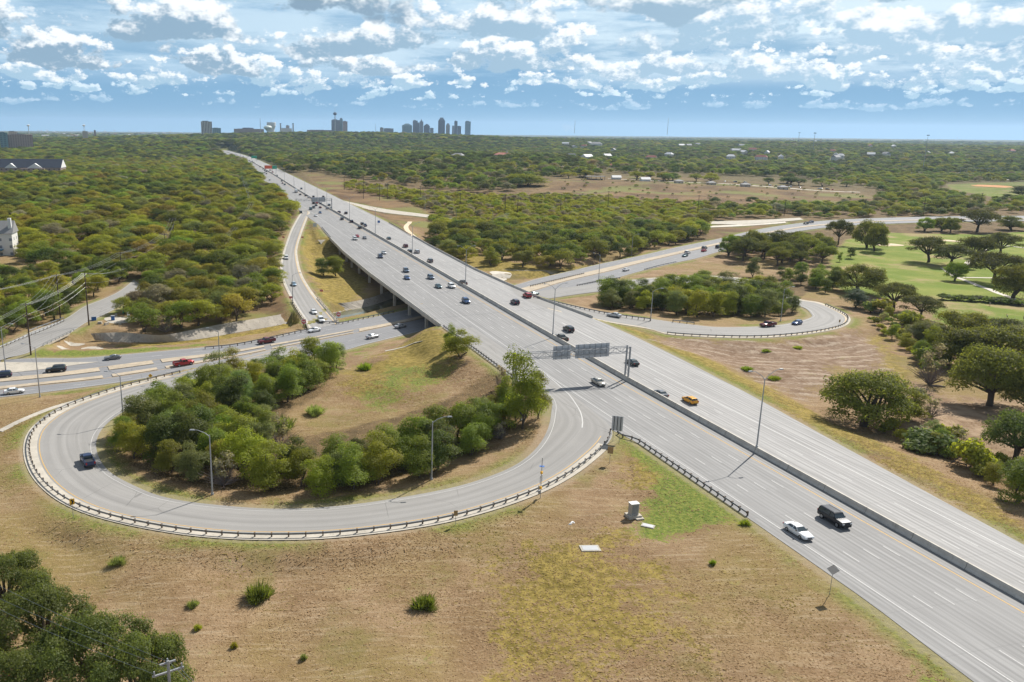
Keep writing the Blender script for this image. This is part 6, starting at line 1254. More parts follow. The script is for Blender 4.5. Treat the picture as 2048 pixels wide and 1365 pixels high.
HW = [ # type, px, py, direction, colour, label
 ('sedan', 1597, 1060, -1, 'white', 'white sedan in the near oncoming lanes beside the large black suv'), ('bigsuv', 1669, 1036, -1, 'black', 'large shiny black suv beside the white sedan in the near lanes'), ('sedan', 1197, 763, -1, 'champagne', 'pale champagne sedan just past the near gantry shadow'),
 ('suv', 931.9, 602, -1, 'blue', 'blue hatch-backed car alone in the oncoming lanes at mid overpass'), ('suv', 903, 572, -1, 'white', 'white suv beside the barrier on the overpass'), ('sedan', 877, 572, -1, 'teal', 'grey green sedan beside the white suv on the overpass'), ('suv', 861.6, 554.5, -1, 'slate', 'grey suv behind the white suv next to the barrier'),
 ('sedan', 814, 555, -1, 'blue', 'blue grey sedan side by side below a taller suv'), ('suv', 812.2, 541, -1, 'slate', 'blue grey suv just behind the blue sedan on the overpass'), ('suv', 760.7, 513, -1, 'navy', 'navy suv in the outer lane followed by a pinkish sedan'), ('sedan', 767.7, 505, -1, 'silver', 'pinkish silver sedan just behind the navy suv'),
 ('sedan', 729.6, 475.5, -1, 'grey', 'grey sedan hugging the barrier by the lamp at far overpass'), ('bigsuv', 710, 477.5, -1, 'white', 'white suv beside the bright red car near the far abutment'), ('sedan', 714.5, 472, -1, 'red', 'bright red car half behind the white suv'),
 ('sedan', 631.5, 431, -1, 'white', 'white sedan nearing the exit ramp fork sign'), ('sedan', 640.3, 425, -1, 'blue', 'dark blue sedan next to the barrier past the far gantry'), ('suv', 602, 425, -1, 'black', 'dark car taking the exit ramp at the far gantry'), ('bigsuv', 621.5, 418, -1, 'teal', 'dark teal suv just past the far gantry, front of a pair'), ('suv', 627.4, 415, -1, 'black', 'black suv just past the far gantry, behind the teal suv'), ('sedan', 595.6, 413.8, -1, 'white', 'white sedan in the outer lane just past the far gantry'),
 ('sedan', 586, 403.5, -1, 'maroon', 'dark maroon car under the far gantry truss'), ('suv', 571.3, 392.5, -1, 'purple', 'lone dark car in the oncoming lanes beyond the far gantry'), ('suv', 556.7, 377.6, -1, 'black', 'black car beside a white one in far oncoming lanes'), ('sedan', 551.3, 378.2, -1, 'white', 'white car beside a black one at the far woods edge'), ('sedan', 545.3, 369.6, -1, 'grey', 'grey car in the middle of the far oncoming lanes'), ('suv', 525.6, 365, -1, 'black', 'black car at the outer edge of the far oncoming lanes'), ('van', 539.6, 360.8, -1, 'white', 'white van against the barrier in the far oncoming lanes'), ('van', 526, 355.6, -1, 'white', 'white van alone in the far oncoming lanes'), ('suv', 510.8, 347, -1, 'grey', 'small dark car at the farthest oncoming woods edge'),
 ('hatch', 1380, 799, 1, 'yellow', 'bright yellow hatchback in the lanes heading away'), ('sedan', 1320, 786, 1, 'grey', 'dark grey sedan close to the barrier next to the yellow car'), ('sedan', 1264.4, 723.5, 1, 'green', 'dark green sedan just beyond the near gantry post'), ('pickup', 1123, 676, 1, 'olive', 'dark olive pickup against the barrier near the lamp'), ('suv', 1137, 658, 1, 'black', 'black car beside the olive pickup with bright rear window'), ('suv', 1030, 604, 1, 'purple', 'dark purple suv mid lanes near the merging ramp'), ('suv', 1054.2, 591, 1, 'red', 'red suv at the outer edge where the ramp merges'), ('pickup', 926, 566, 1, 'brown', 'brown pickup beside the barrier lamp on the overpass'),
 ('suv', 860, 521.5, 1, 'grey', 'grey suv alone in the lanes heading away at mid overpass'), ('suv', 833.9, 503.5, 1, 'silver', 'silver suv next to a black boxy off-roader'), ('jeep', 819.3, 503.3, 1, 'black', 'black boxy off-roader next to the silver suv'), ('suv', 810.8, 492, 1, 'maroon', 'maroon suv just ahead of the black off-roader'), ('sedan', 777.5, 476.2, 1, 'teal', 'teal sedan alone near the outer parapet'),
 ('jeep', 719.4, 455.5, 1, 'black', 'black off-roader behind a blue pickup past the overpass'), ('pickup', 729.5, 451, 1, 'slate', 'blue pickup in front of the black off-roader'), ('suv', 724, 448, 1, 'black', 'black suv ahead of the blue pickup'), ('suv', 702.8, 443, 1, 'purple', 'plum coloured suv alone in the middle lane'), ('jeep', 683.8, 438, 1, 'black', 'black suv against the barrier at the lamp past the overpass'), ('suv', 691.8, 426.3, 1, 'black', 'black suv in the outer lane level with the brown field'), ('suv', 677.9, 424.8, 1, 'purple', 'dark suv in the middle lane beside the far lamp'),
 ('suv', 654.5, 416.8, 1, 'silver', 'silver suv just before the far gantry, leading a green sedan'), ('sedan', 661.4, 415.8, 1, 'teal', 'green sedan right beside the silver suv before the gantry'), ('suv', 658.1, 410.3, 1, 'teal', 'teal suv in the outer lane before the far gantry'), ('sedan', 640.3, 414.7, 1, 'maroon', 'brownish red car at the barrier end of the far gantry'), ('sedan', 641.7, 406.6, 1, 'grey', 'grey car just behind the far gantry post'), ('sedan', 632, 410.5, 1, 'black', 'black car in the pack under the far gantry signs'), ('sedan', 633.2, 405.8, 1, 'red', 'red car in the pack under the far gantry signs'), ('bigsuv', 627, 406.4, 1, 'black', 'black suv in the pack under the far gantry signs'),
 ('sedan', 646.4, 393.2, 1, 'black', 'black car leaving onto the far frontage ramp'), ('van', 627.4, 399.8, 1, 'sky', 'pale blue van above the far gantry signs'), ('suv', 626.6, 393.8, 1, 'black', 'black suv ahead of the pale blue van'), ('sedan', 617.6, 394.7, 1, 'silver', 'silver car beside the far lamp past the gantry'), ('sedan', 611.3, 391, 1, 'black', 'black car next to the silver one past the far gantry'), ('sedan', 600.3, 389, 1, 'black', 'dark car just behind the grey box truck'), ('truck', 592, 384, 1, 'grey', 'long grey box truck beside the far barrier'), ('suv', 602.6, 377.6, 1, 'slate', 'dark car in the outer far lane by the ramp start'), ('suv', 569.4, 369.3, 1, 'teal', 'teal suv in the far lanes at the grassy bend'), ('sedan', 565, 366.4, 1, 'maroon', 'dark red car ahead of the teal suv'), ('sedan', 563.5, 362, 1, 'black', 'black car ahead of the dark red one'), ('jeep', 554, 351.7, 1, 'black', 'lone black car in the outer lane by the pale kerb')]
FARC = [(545.3, 344.6), (532.8, 347.5), (532.8, 343.4), (528.8, 345), (529.5, 341.2), (526, 338.3), (540, 340.7), (536.7, 343.2), (520, 334), (530, 333.8), (507.9, 325.4), (501, 325.6), (505, 323.2), (498.9, 320.1), (489.3, 319.8), (493.7, 316.4), (486.4, 313.5), (480.5, 314.4), (484.4, 315.4), (481, 310.5), (473.7, 309.6), (470, 308)]
for t, x, y, sg, c, lab in HW:
    q = P(x, y, 0.75); u = float(q[:2] @ DU); q[2] = 0.01
    vehicle(t, q, hwy_dir(u, sg), c, lab, gL if sg < 0 else gR, y < 380)
FCOL = ['red', 'black', 'black', 'silver', 'black', 'grey', 'teal', 'silver', 'maroon', 'black', 'grey', 'slate', 'black', 'silver', 'black', 'grey', 'slate', 'black', 'grey', 'black', 'silver', 'slate']

for i, (x, y) in enumerate(FARC):
    q = P(x, y, 0.75); u = float(q[:2] @ DU); q[2] = 0.01
    if i >= 10: lab = 'tiny %s car in the crowded traffic at the far bend beyond the small green sign' % FCOL[i]
    else: lab = 'small %s car in the packed receding traffic by the orange overhead sign' % FCOL[i]
    vehicle(['suv', 'sedan'][i % 2], q, hwy_dir(u, 1), FCOL[i], lab, 'far traffic at the bend' if i >= 10 else 'far traffic by the orange sign', True)
RD = [('coupe', 225, 714, ROAD_A, -1, 'grey', 'dark grey coupe on the cross road by the creek bank'), ('bigsuv', 112, 739, ROAD_A, -1, 'black', 'long black suv on the cross road near the pale island'), ('suv', 4, 750, ROAD_A, -1, 'navy', 'dark car cut off by the picture edge on the cross road'), ('pickup', 533, 682, ROAD_A, -1, 'maroon', 'dark red pickup on the cross road above the thicket'), ('pickup', 367, 726, ROAD_B, 1, 'red', 'bright red pickup on the cross road beside the kerbed median'), ('sedan', 28, 781.5, ROAD_B, 1, 'white', 'white sedan on the cross road at the lower picture edge'),
 ('sedan', 745.3, 672, ROAD_B, 1, 'silver', 'silver sedan on the cross road outside the overpass shadow'), ('sedan', 801, 651.5, ROAD_B, 1, 'silver', 'silver sedan on the cross road at the overpass shadow edge'), ('sedan', 629, 659.5, ROAD_A, -1, 'white', 'white sedan turning left from the ramp bridge onto the cross road'), ('suv', 642, 639.5, EXIT, 1, 'white', 'cream suv stopped first at the foot of the exit ramp'), ('sedan', 627.4, 623, EXIT, 1, 'white', 'white sedan second in line at the foot of the exit ramp'), ('sedan', 587.5, 568, EXIT, 1, 'sky', 'pale blue sedan halfway down the exit ramp by the lamp'), ('bigsuv', 572.5, 516, EXIT, 1, 'white', 'white suv highest on the exit ramp'),
 ('sedan', 1068, 587, RLOOP, 1, 'teal', 'dark teal sedan below the red suv entering the golf side loop'), ('sedan', 1252, 539, ROAD_B, 1, 'white', 'white car on the cross road half hidden behind the thicket'), ('sedan', 1370, 511, ROAD_B, -1, 'teal', 'dark sedan on the far cross road in front of a white suv'), ('suv', 1375, 505, ROAD_B, 1, 'white', 'white suv on the far cross road behind the dark sedan'), ('sedan', 1408, 501, ROAD_B, 1, 'red', 'red sedan on the far cross road'), ('suv', 1409, 496, ROAD_B, 1, 'grey', 'grey car beside the red sedan on the far cross road'), ('bigsuv', 1437, 494, ROAD_B, 1, 'black', 'black suv on the far cross road next to the oak grove'), ('suv', 1612, 447, ROAD_A, -1, 'black', 'dark car on the distant cross road bend, nearer one'), ('suv', 1622, 444.5, ROAD_A, -1, 'navy', 'dark suv on the distant cross road bend, farther one'),
 ('sedan', 1228, 629.5, RLOOP, 1, 'silver', 'silver sedan on the entrance ramp under the dark guard rail'), ('pickup', 1536, 649, RLOOP, 1, 'maroon', 'maroon pickup on the golf side loop beside the thicket'), ('hatch', 1594, 645, RLOOP, 1, 'blue', 'blue hatchback following the maroon pickup on the loop'), ('pickup', 175, 920, LOOP, 1, 'navy', 'dark blue pickup driving round the near loop')]
for t, x, y, st, sg, c, lab in RD:
    z = -5.0
    for _ in range(6):
        q = P(x, y, z + 0.75); a, z = strip_dir(st, q)
    q[2] = z + 0.03; vehicle(t, q, a + (0 if sg > 0 else math.pi), c, lab, None)
# parked cars at the far picnic lots
k = 0
for x, y in [(1540, 372), (1552, 373), (1566, 374), (1580, 375), (1600, 376), (1640, 379), (1655, 380), (1665, 380.5), (1490, 366), (1470, 365), (1450, 364)]:
    q = PG(x, y, 0); vehicle(['suv', 'sedan', 'pickup'][k % 3], q, 0.4 + k, ['white', 'black', 'red', 'silver', 'grey'][k % 5], 'tiny parked %s %s at the far picnic ground behind the brown embankment' % (['white', 'black', 'red', 'silver', 'grey'][k % 5], ['suv', 'sedan', 'pickup'][k % 3]), 'cars parked at the far picnic ground', True); k += 1

# ------------------------------------------------------------------ trees
def m_leaf(g, out):
    t = g.attr('tint', 1, 'INSTANCER') if False else None
    ti = g.t.nodes.new('ShaderNodeAttribute'); ti.attribute_type = 'INSTANCER'; ti.attribute_name = 'tint'
    rn = g.attr('rnd', 2); p = pos(g)
    c = ti.outputs['Color']
    c = g.mix(g.ss(rn, 0.0, 1.0), g.mix(0.18, c, (0.02, 0.024, 0.006)), g.mix(0.22, c, (0.40, 0.36, 0.07)))
    c = g.mix(g.m('MULTIPLY', g.ss(g.noise(p, 0.35, 3), 0.5, 0.75), 0.2), c, g.mix(0.5, c, (0.19, 0.15, 0.03)))
    d = g.n('ShaderNodeBsdfDiffuse', {'Color': c, 'Roughness': 0.9}); tr = g.n('ShaderNodeBsdfTranslucent', {'Color': g.mix(0.5, c, g.mix(1.0, c, (1.15, 1.2, 0.5), 'MULTIPLY'))})
    gl = g.n('ShaderNodeBsdfGlossy', {'Color': (1, 1, 1, 1), 'Roughness': 0.55})
    s1 = g.n('ShaderNodeMixShader', {0: 0.5, 1: d, 2: tr}); s2 = g.n('ShaderNodeMixShader', {0: 0.012, 1: s1, 2: gl}); g.put(out.inputs['Surface'], s2)
M_leaf = mat('foliage', m_leaf)
def crown_mesh(name, blobs, n, leaf, rng, shell=0.42, up=0.6, drop=0.0, aspect=0.62):
    """leaf-sized faces spread through overlapping clumps, denser near their surfaces"""
    blobs = np.asarray(blobs, float); vol = (blobs[:, 3] * blobs[:, 4]) ** 1.0; w = vol / vol.sum(); k = rng.choice(len(blobs), n, p=w)
    d = rng.normal(size=(n, 3)); d /= np.linalg.norm(d, axis=1, keepdims=True); d[:, 2] = np.where(d[:, 2] < -0.35, -d[:, 2] * 0.6, d[:, 2])
    rad = 1 - shell * rng.random(n) ** 1.6; lump = 1 + 0.16 * np.sin(d[:, 0] * 7 + k) * np.sin(d[:, 1] * 6 + 2 * k) + 0.14 * np.sin(d[:, 2] * 8 + k * 3)
    R_ = np.c_[blobs[k, 3], blobs[k, 3], blobs[k, 4]]; c = blobs[k, :3] + d * R_ * (rad * lump)[:, None]
    nrm = d * 0.85 + rng.normal(size=(n, 3)) * 0.5 + [0, 0, up]; nrm /= np.linalg.norm(nrm, axis=1, keepdims=True)
    a = np.cross(nrm, rng.normal(size=(n, 3))); a /= np.linalg.norm(a, axis=1, keepdims=True); b = np.cross(nrm, a)
    s = leaf * (0.6 + 0.8 * rng.random(n))[:, None]; a *= s; b *= s * aspect
    V = np.stack([c - a - b * 0.4, c + a * 0.2 - b, c + a + b * 0.4, c - a * 0.2 + b], 1).reshape(-1, 3)
    me = npmesh(name, V, np.arange(4 * n).reshape(n, 4)); me.materials.append(M_leaf)
    at = me.attributes.new('rnd', 'FLOAT', 'FACE'); at.data.foreach_set('value', np.clip(0.5 * rng.random(n) + 0.5 * rng.random(len(blobs))[k], 0, 1).astype(np.float32)); return me
def wood_mesh(name, trunk_h, r, tips, rng, bend=0.3, multi=1):
    mb = MB()
    for m_ in range(multi):
        ox, oy = (rng.normal(0, 0.35, 2) if multi > 1 else (0, 0)); top = Vector((rng.normal(0, bend) + ox * 2, rng.normal(0, bend) + oy * 2, trunk_h))
        mb.tube([(ox * .3, oy * .3, -0.4), (ox * .5, oy * .5, trunk_h * 0.4), top], [r * 1.25, r, r * 0.8], 7)
        for tp in tips[m_::multi]:
            tp = Vector(tp); m2 = top.lerp(tp, 0.5) + Vector((rng.normal(0, 0.25), rng.normal(0, 0.25), rng.normal(0.15, 0.2))); mb.tube([top - Vector((0, 0, 0.15)), m2, tp], [r * 0.6, r * 0.36, r * 0.12], 5)
    me = bpy.data.meshes.new(name); me.from_pydata(mb.v, [], mb.f); me.materials.append(M_bark); me.update(); return me
def make_tree(kind, seed):
    """returns (crown mesh, trunk mesh); unit sized: height 1 scaled later through real metres"""
    g_ = np.random.default_rng(seed); B = []
    if kind == 'oak':          # full domed oak, skirts low on a short forked trunk: 9 m tall, 12 m wide
        for i in range(16):
            a = g_.random() * 6.283; r_ = 4.3 * math.sqrt(g_.random()); B.append((r_ * math.cos(a), r_ * math.sin(a), 6.8 - 0.10 * r_ ** 2 + g_.normal(0, 0.5), 1.4 + g_.random() * 0.9, 1.05 + g_.random() * 0.6))
        for i in range(22):
            a = i * .5236 + g_.random() * .5; z = 1.5 + 3.0 * g_.random(); q = (4.6 - .12 * (z - 2.5)) * (.75 + .25 * g_.random()); B.append((q * math.cos(a), q * math.sin(a), z, 1.3 + .7 * g_.random(), 1.1 + .5 * g_.random()))
        return crown_mesh('oak_crown', B, 19000, 0.135, g_), wood_mesh('oak_trunk', 2.0, 0.4, [b[:3] for b in B[::2]], g_, .3, 2)
    if kind == 'park':          # broad live oak on a visible trunk: 9 m tall, 12 m wide
        for i in range(17):
            a = g_.random() * 6.283; r_ = 4.6 * math.sqrt(g_.random()); B.append((r_ * math.cos(a), r_ * math.sin(a), 6.6 - 0.055 * r_ ** 2 + g_.normal(0, 0.55), 1.5 + g_.random() * 1.0, 1.0 + g_.random() * 0.55))
        for i in range(6):
            a = i * 1.047 + g_.random(); B.append((4.9 * math.cos(a), 4.9 * math.sin(a), 4.6 + g_.normal(0, .5), 1.3 + .4 * g_.random(), 0.95))
        return crown_mesh('oak_crown', B, 13000, 0.14, g_), wood_mesh('oak_trunk', 2.6, 0.36, [b[:3] for b in B[::2]], g_)
    if kind == 'bush':         # thicket tree: foliage nearly to the ground, 7.5 m tall, 7 m wide
        for i in range(13):
            z = 0.9 + 5.6 * g_.random(); rr_ = 2.5 * (1 - ((z - 2.7) / 5.4) ** 2) ** 0.5 if abs(z - 2.7) < 5.4 else .4; a = g_.random() * 6.283; q = rr_ * (0.35 + 0.65 * g_.random()); B.append((q * math.cos(a), q * math.sin(a), z, 1.05 + g_.random() * 0.75, 0.9 + g_.random() * 0.6))
        B.append((0, 0, 6.2, 1.2, 1.1)); B.append((g_.normal(0, .5), g_.normal(0, .5), 3.4, 2.1, 2.0))
        return crown_mesh('bush_crown', B, 10500, 0.105, g_, .42, 1.0), wood_mesh('bush_trunk', 1.3, 0.15, [b[:3] for b in B[::3]], g_, 0.2, 2)
    if kind == 'mesq':         # woods tree: domed crown, 7 m tall, 8 m wide, seen mostly from above
        for i in range(12):
            a = g_.random() * 6.283; r_ = 2.9 * math.sqrt(g_.random()); B.append((r_ * math.cos(a), r_ * math.sin(a), 5.3 - 0.13 * r_ ** 2 + g_.normal(0, 0.4), 1.3 + g_.random() * 0.7, 0.95 + g_.random() * 0.5))
        for i in range(6):
            a = i * 1.047 + g_.random() * .6; B.append((2.9 * math.cos(a), 2.9 * math.sin(a), 2.7 + g_.normal(0, .5), 1.15, 1.2))
        return crown_mesh('woodland_crown', B, 7500, 0.13, g_, .42, 1.0), wood_mesh('woodland_trunk', 1.9, 0.18, [b[:3] for b in B[::3]], g_, 0.3, 2)
    if kind == 'fine':         # near oak at the bottom corner: same habit, finer leaves
        for i in range(26):
            a = g_.random() * 6.283; r_ = 4.7 * math.sqrt(g_.random()); B.append((r_ * math.cos(a), r_ * math.sin(a), 6.4 - 0.06 * r_ ** 2 + g_.normal(0, 0.6), 1.0 + g_.random() * 0.8, 0.75 + g_.random() * 0.45))
        for i in range(10):
            a = i * .63 + g_.random(); B.append((4.9 * math.cos(a), 4.9 * math.sin(a), 4.0 + g_.normal(0, .6), 0.9 + .5 * g_.random(), 0.8))
        return crown_mesh('oak_crown', B, 34000, 0.095, g_, 0.5), wood_mesh('oak_trunk', 2.4, 0.34, [b[:3] for b in B[::2]], g_)
    if kind == 'sparse':       # thin grey brush with few leaves
        for i in range(9):
            a = g_.random() * 6.283; r_ = 1.6 * math.sqrt(g_.random()); B.append((r_ * math.cos(a), r_ * math.sin(a), 1.2 + 3.2 * g_.random(), 0.9, 0.9))
        tw = MB()
        for i in range(46):
            a = g_.random() * 6.283; e = 0.25 + 1.0 * g_.random(); L = 2.2 + 2.6 * g_.random(); c = Vector((math.cos(a) * math.cos(e), math.sin(a) * math.cos(e), math.sin(e))); m_ = c * L * .5 + Vector((g_.normal(0, .15), g_.normal(0, .15), .1)); tw.tube([(0, 0, 0), m_, c * L + Vector((g_.normal(0, .3), g_.normal(0, .3), 0))], [0.06, 0.035, 0.012], 4)
            for s_ in range(3):
                t2 = m_ + Vector((g_.normal(0, .8), g_.normal(0, .8), abs(g_.normal(0, .9)))); tw.tube([m_, t2], [0.025, 0.008], 3)
        me = bpy.data.meshes.new('sparse_trunk'); me.from_pydata(tw.v, [], tw.f); me.materials.append(M_twig); me.update()
        return crown_mesh('sparse_crown', B, 420, 0.18, g_, 0.9), me
    if kind == 'shrub':        # low round shrub 2 m
        for i in range(9):
            a = g_.random() * 6.283; r_ = 0.9 * math.sqrt(g_.random()); B.append((r_ * math.cos(a), r_ * math.sin(a), 0.5 + 0.8 * g_.random(), 0.55 + .3 * g_.random(), 0.5 + .25 * g_.random()))
        return crown_mesh('shrub_crown', B, 1500, 0.13, g_, 0.6), wood_mesh('shrub_stem', 0.4, 0.05, [b[:3] for b in B[::2]], g_, 0.1, 2)
    if kind == 'weed':         # upright weedy clump ~1 m
        n = 1100; a = g_.random(n) * 6.283; r_ = 0.6 * np.sqrt(g_.random(n)) * (1 + .35 * np.sin(3 * a + seed)); base = np.c_[r_ * np.cos(a), r_ * np.sin(a), np.zeros(n)]; lean = np.c_[np.cos(a) * .5 * r_ + g_.normal(0, .22, n), np.sin(a) * .5 * r_ + g_.normal(0, .22, n), (0.25 + .75 * g_.random(n)) * (1.1 - .7 * r_)]
        base = base + lean * (0.5 * g_.random(n))[:, None]; lean = lean * 0.5
        sd_ = np.c_[-np.sin(a + 1), np.cos(a + 1), np.zeros(n)] * 0.022; V = np.stack([base - sd_, base + sd_, base + lean + sd_ * .7, base + lean - sd_ * .7], 1).reshape(-1, 3)
        me = npmesh('weed_leaves', V, np.arange(4 * n).reshape(n, 4)); me.materials.append(M_leaf); at = me.attributes.new('rnd', 'FLOAT', 'FACE'); at.data.foreach_set('value', g_.random(n).astype(np.float32)); return me, None
DIM = {'oak': (12.0, 8.6), 'park': (12.0, 8.4), 'fine': (12.0, 8.2), 'bush': (6.9, 7.6), 'mesq': (8.2, 6.9), 'sparse': (6.2, 4.6), 'shrub': (3.0, 2.1), 'weed': (1.6, 1.0)}     # width, height as modelled
TREES = {k: [make_tree(k, 100 * i + 17 * len(k)) for i in range(1, n + 1)] for k, n in (('oak', 4), ('park', 3), ('bush', 6), ('mesq', 6), ('fine', 2), ('sparse', 3), ('shrub', 3), ('weed', 2))}
TNT = {k_: tuple(min(.42, x * (2.6 if k_ in ('olive', 'rust', 'oak', 'lime', 'bright', 'green', 'yellow', 'grey', 'sage') else 2.2)) for x in v_) for k_, v_ in dict(oak=(0.086, 0.092, 0.013), dkoak=(0.050, 0.056, 0.013), liveoak=(0.065, 0.086, 0.02), green=(0.098, 0.13, 0.014), bright=(0.15, 0.19, 0.012), lime=(0.165, 0.185, 0.014), olive=(0.130, 0.132, 0.014), rust=(0.140, 0.118, 0.018), grey=(0.135, 0.118, 0.08), dark=(0.056, 0.078, 0.013), sage=(0.108, 0.125, 0.04), yellow=(0.18, 0.155, 0.014), blue=(0.035, 0.062, 0.04)).items()}
NAME = {'oak': 'oak_tree', 'park': 'oak_tree', 'fine': 'oak_tree', 'bush': 'bushy_tree', 'mesq': 'woodland_tree', 'sparse': 'leafless_shrub', 'shrub': 'shrub', 'weed': 'weed_clump'}
CATG = {'oak': 'tree', 'park': 'tree', 'fine': 'tree', 'bush': 'tree', 'mesq': 'tree', 'sparse': 'shrub', 'shrub': 'shrub', 'weed': 'weeds'}
def tint(t, j=0.14):
    c = np.array(TNT[t] if isinstance(t, str) else t); return [float(x) for x in c * (1 + RNG.normal(0, j)) * (1 + RNG.normal(0, j * 0.35, 3))]
PLACED = []
def tree(kind, q, wid, hgt, tn, label, group=None, jitter=0.14, name=None):
    cr, tk = TREES[kind][int(RNG.integers(len(TREES[kind])))]; w0, h0 = DIM[kind]
    root = empty(name or NAME[kind], q, float(RNG.random() * 6.283)); tag(root, label, CATG[kind], group)
    root.scale = (wid / w0, wid / w0, hgt / h0)
    o = link('foliage' if tk is None else 'crown', cr, root); o['tint'] = tint(tn, jitter)
    if tk is not None: link('stems' if kind == 'sparse' else 'trunk', tk, root)
    PLACED.append((q[0], q[1], wid)); return root
def ptree(kind, bx, by, cw, ty, tn, label, group=None, z0=-5, q=None, name=None):
    """tree standing at pixel (bx,by) with crown CW pixels wide and its top at pixel row TY"""
    q = PG(bx, by, z0); D = float(np.linalg.norm(q - [0, 0, CAMH])); wid = cw / F * D * 0.98; h = topz(q, ty); return tree(kind, q, wid, max(1.0, h * 0.97), tn, label, group, name=name)
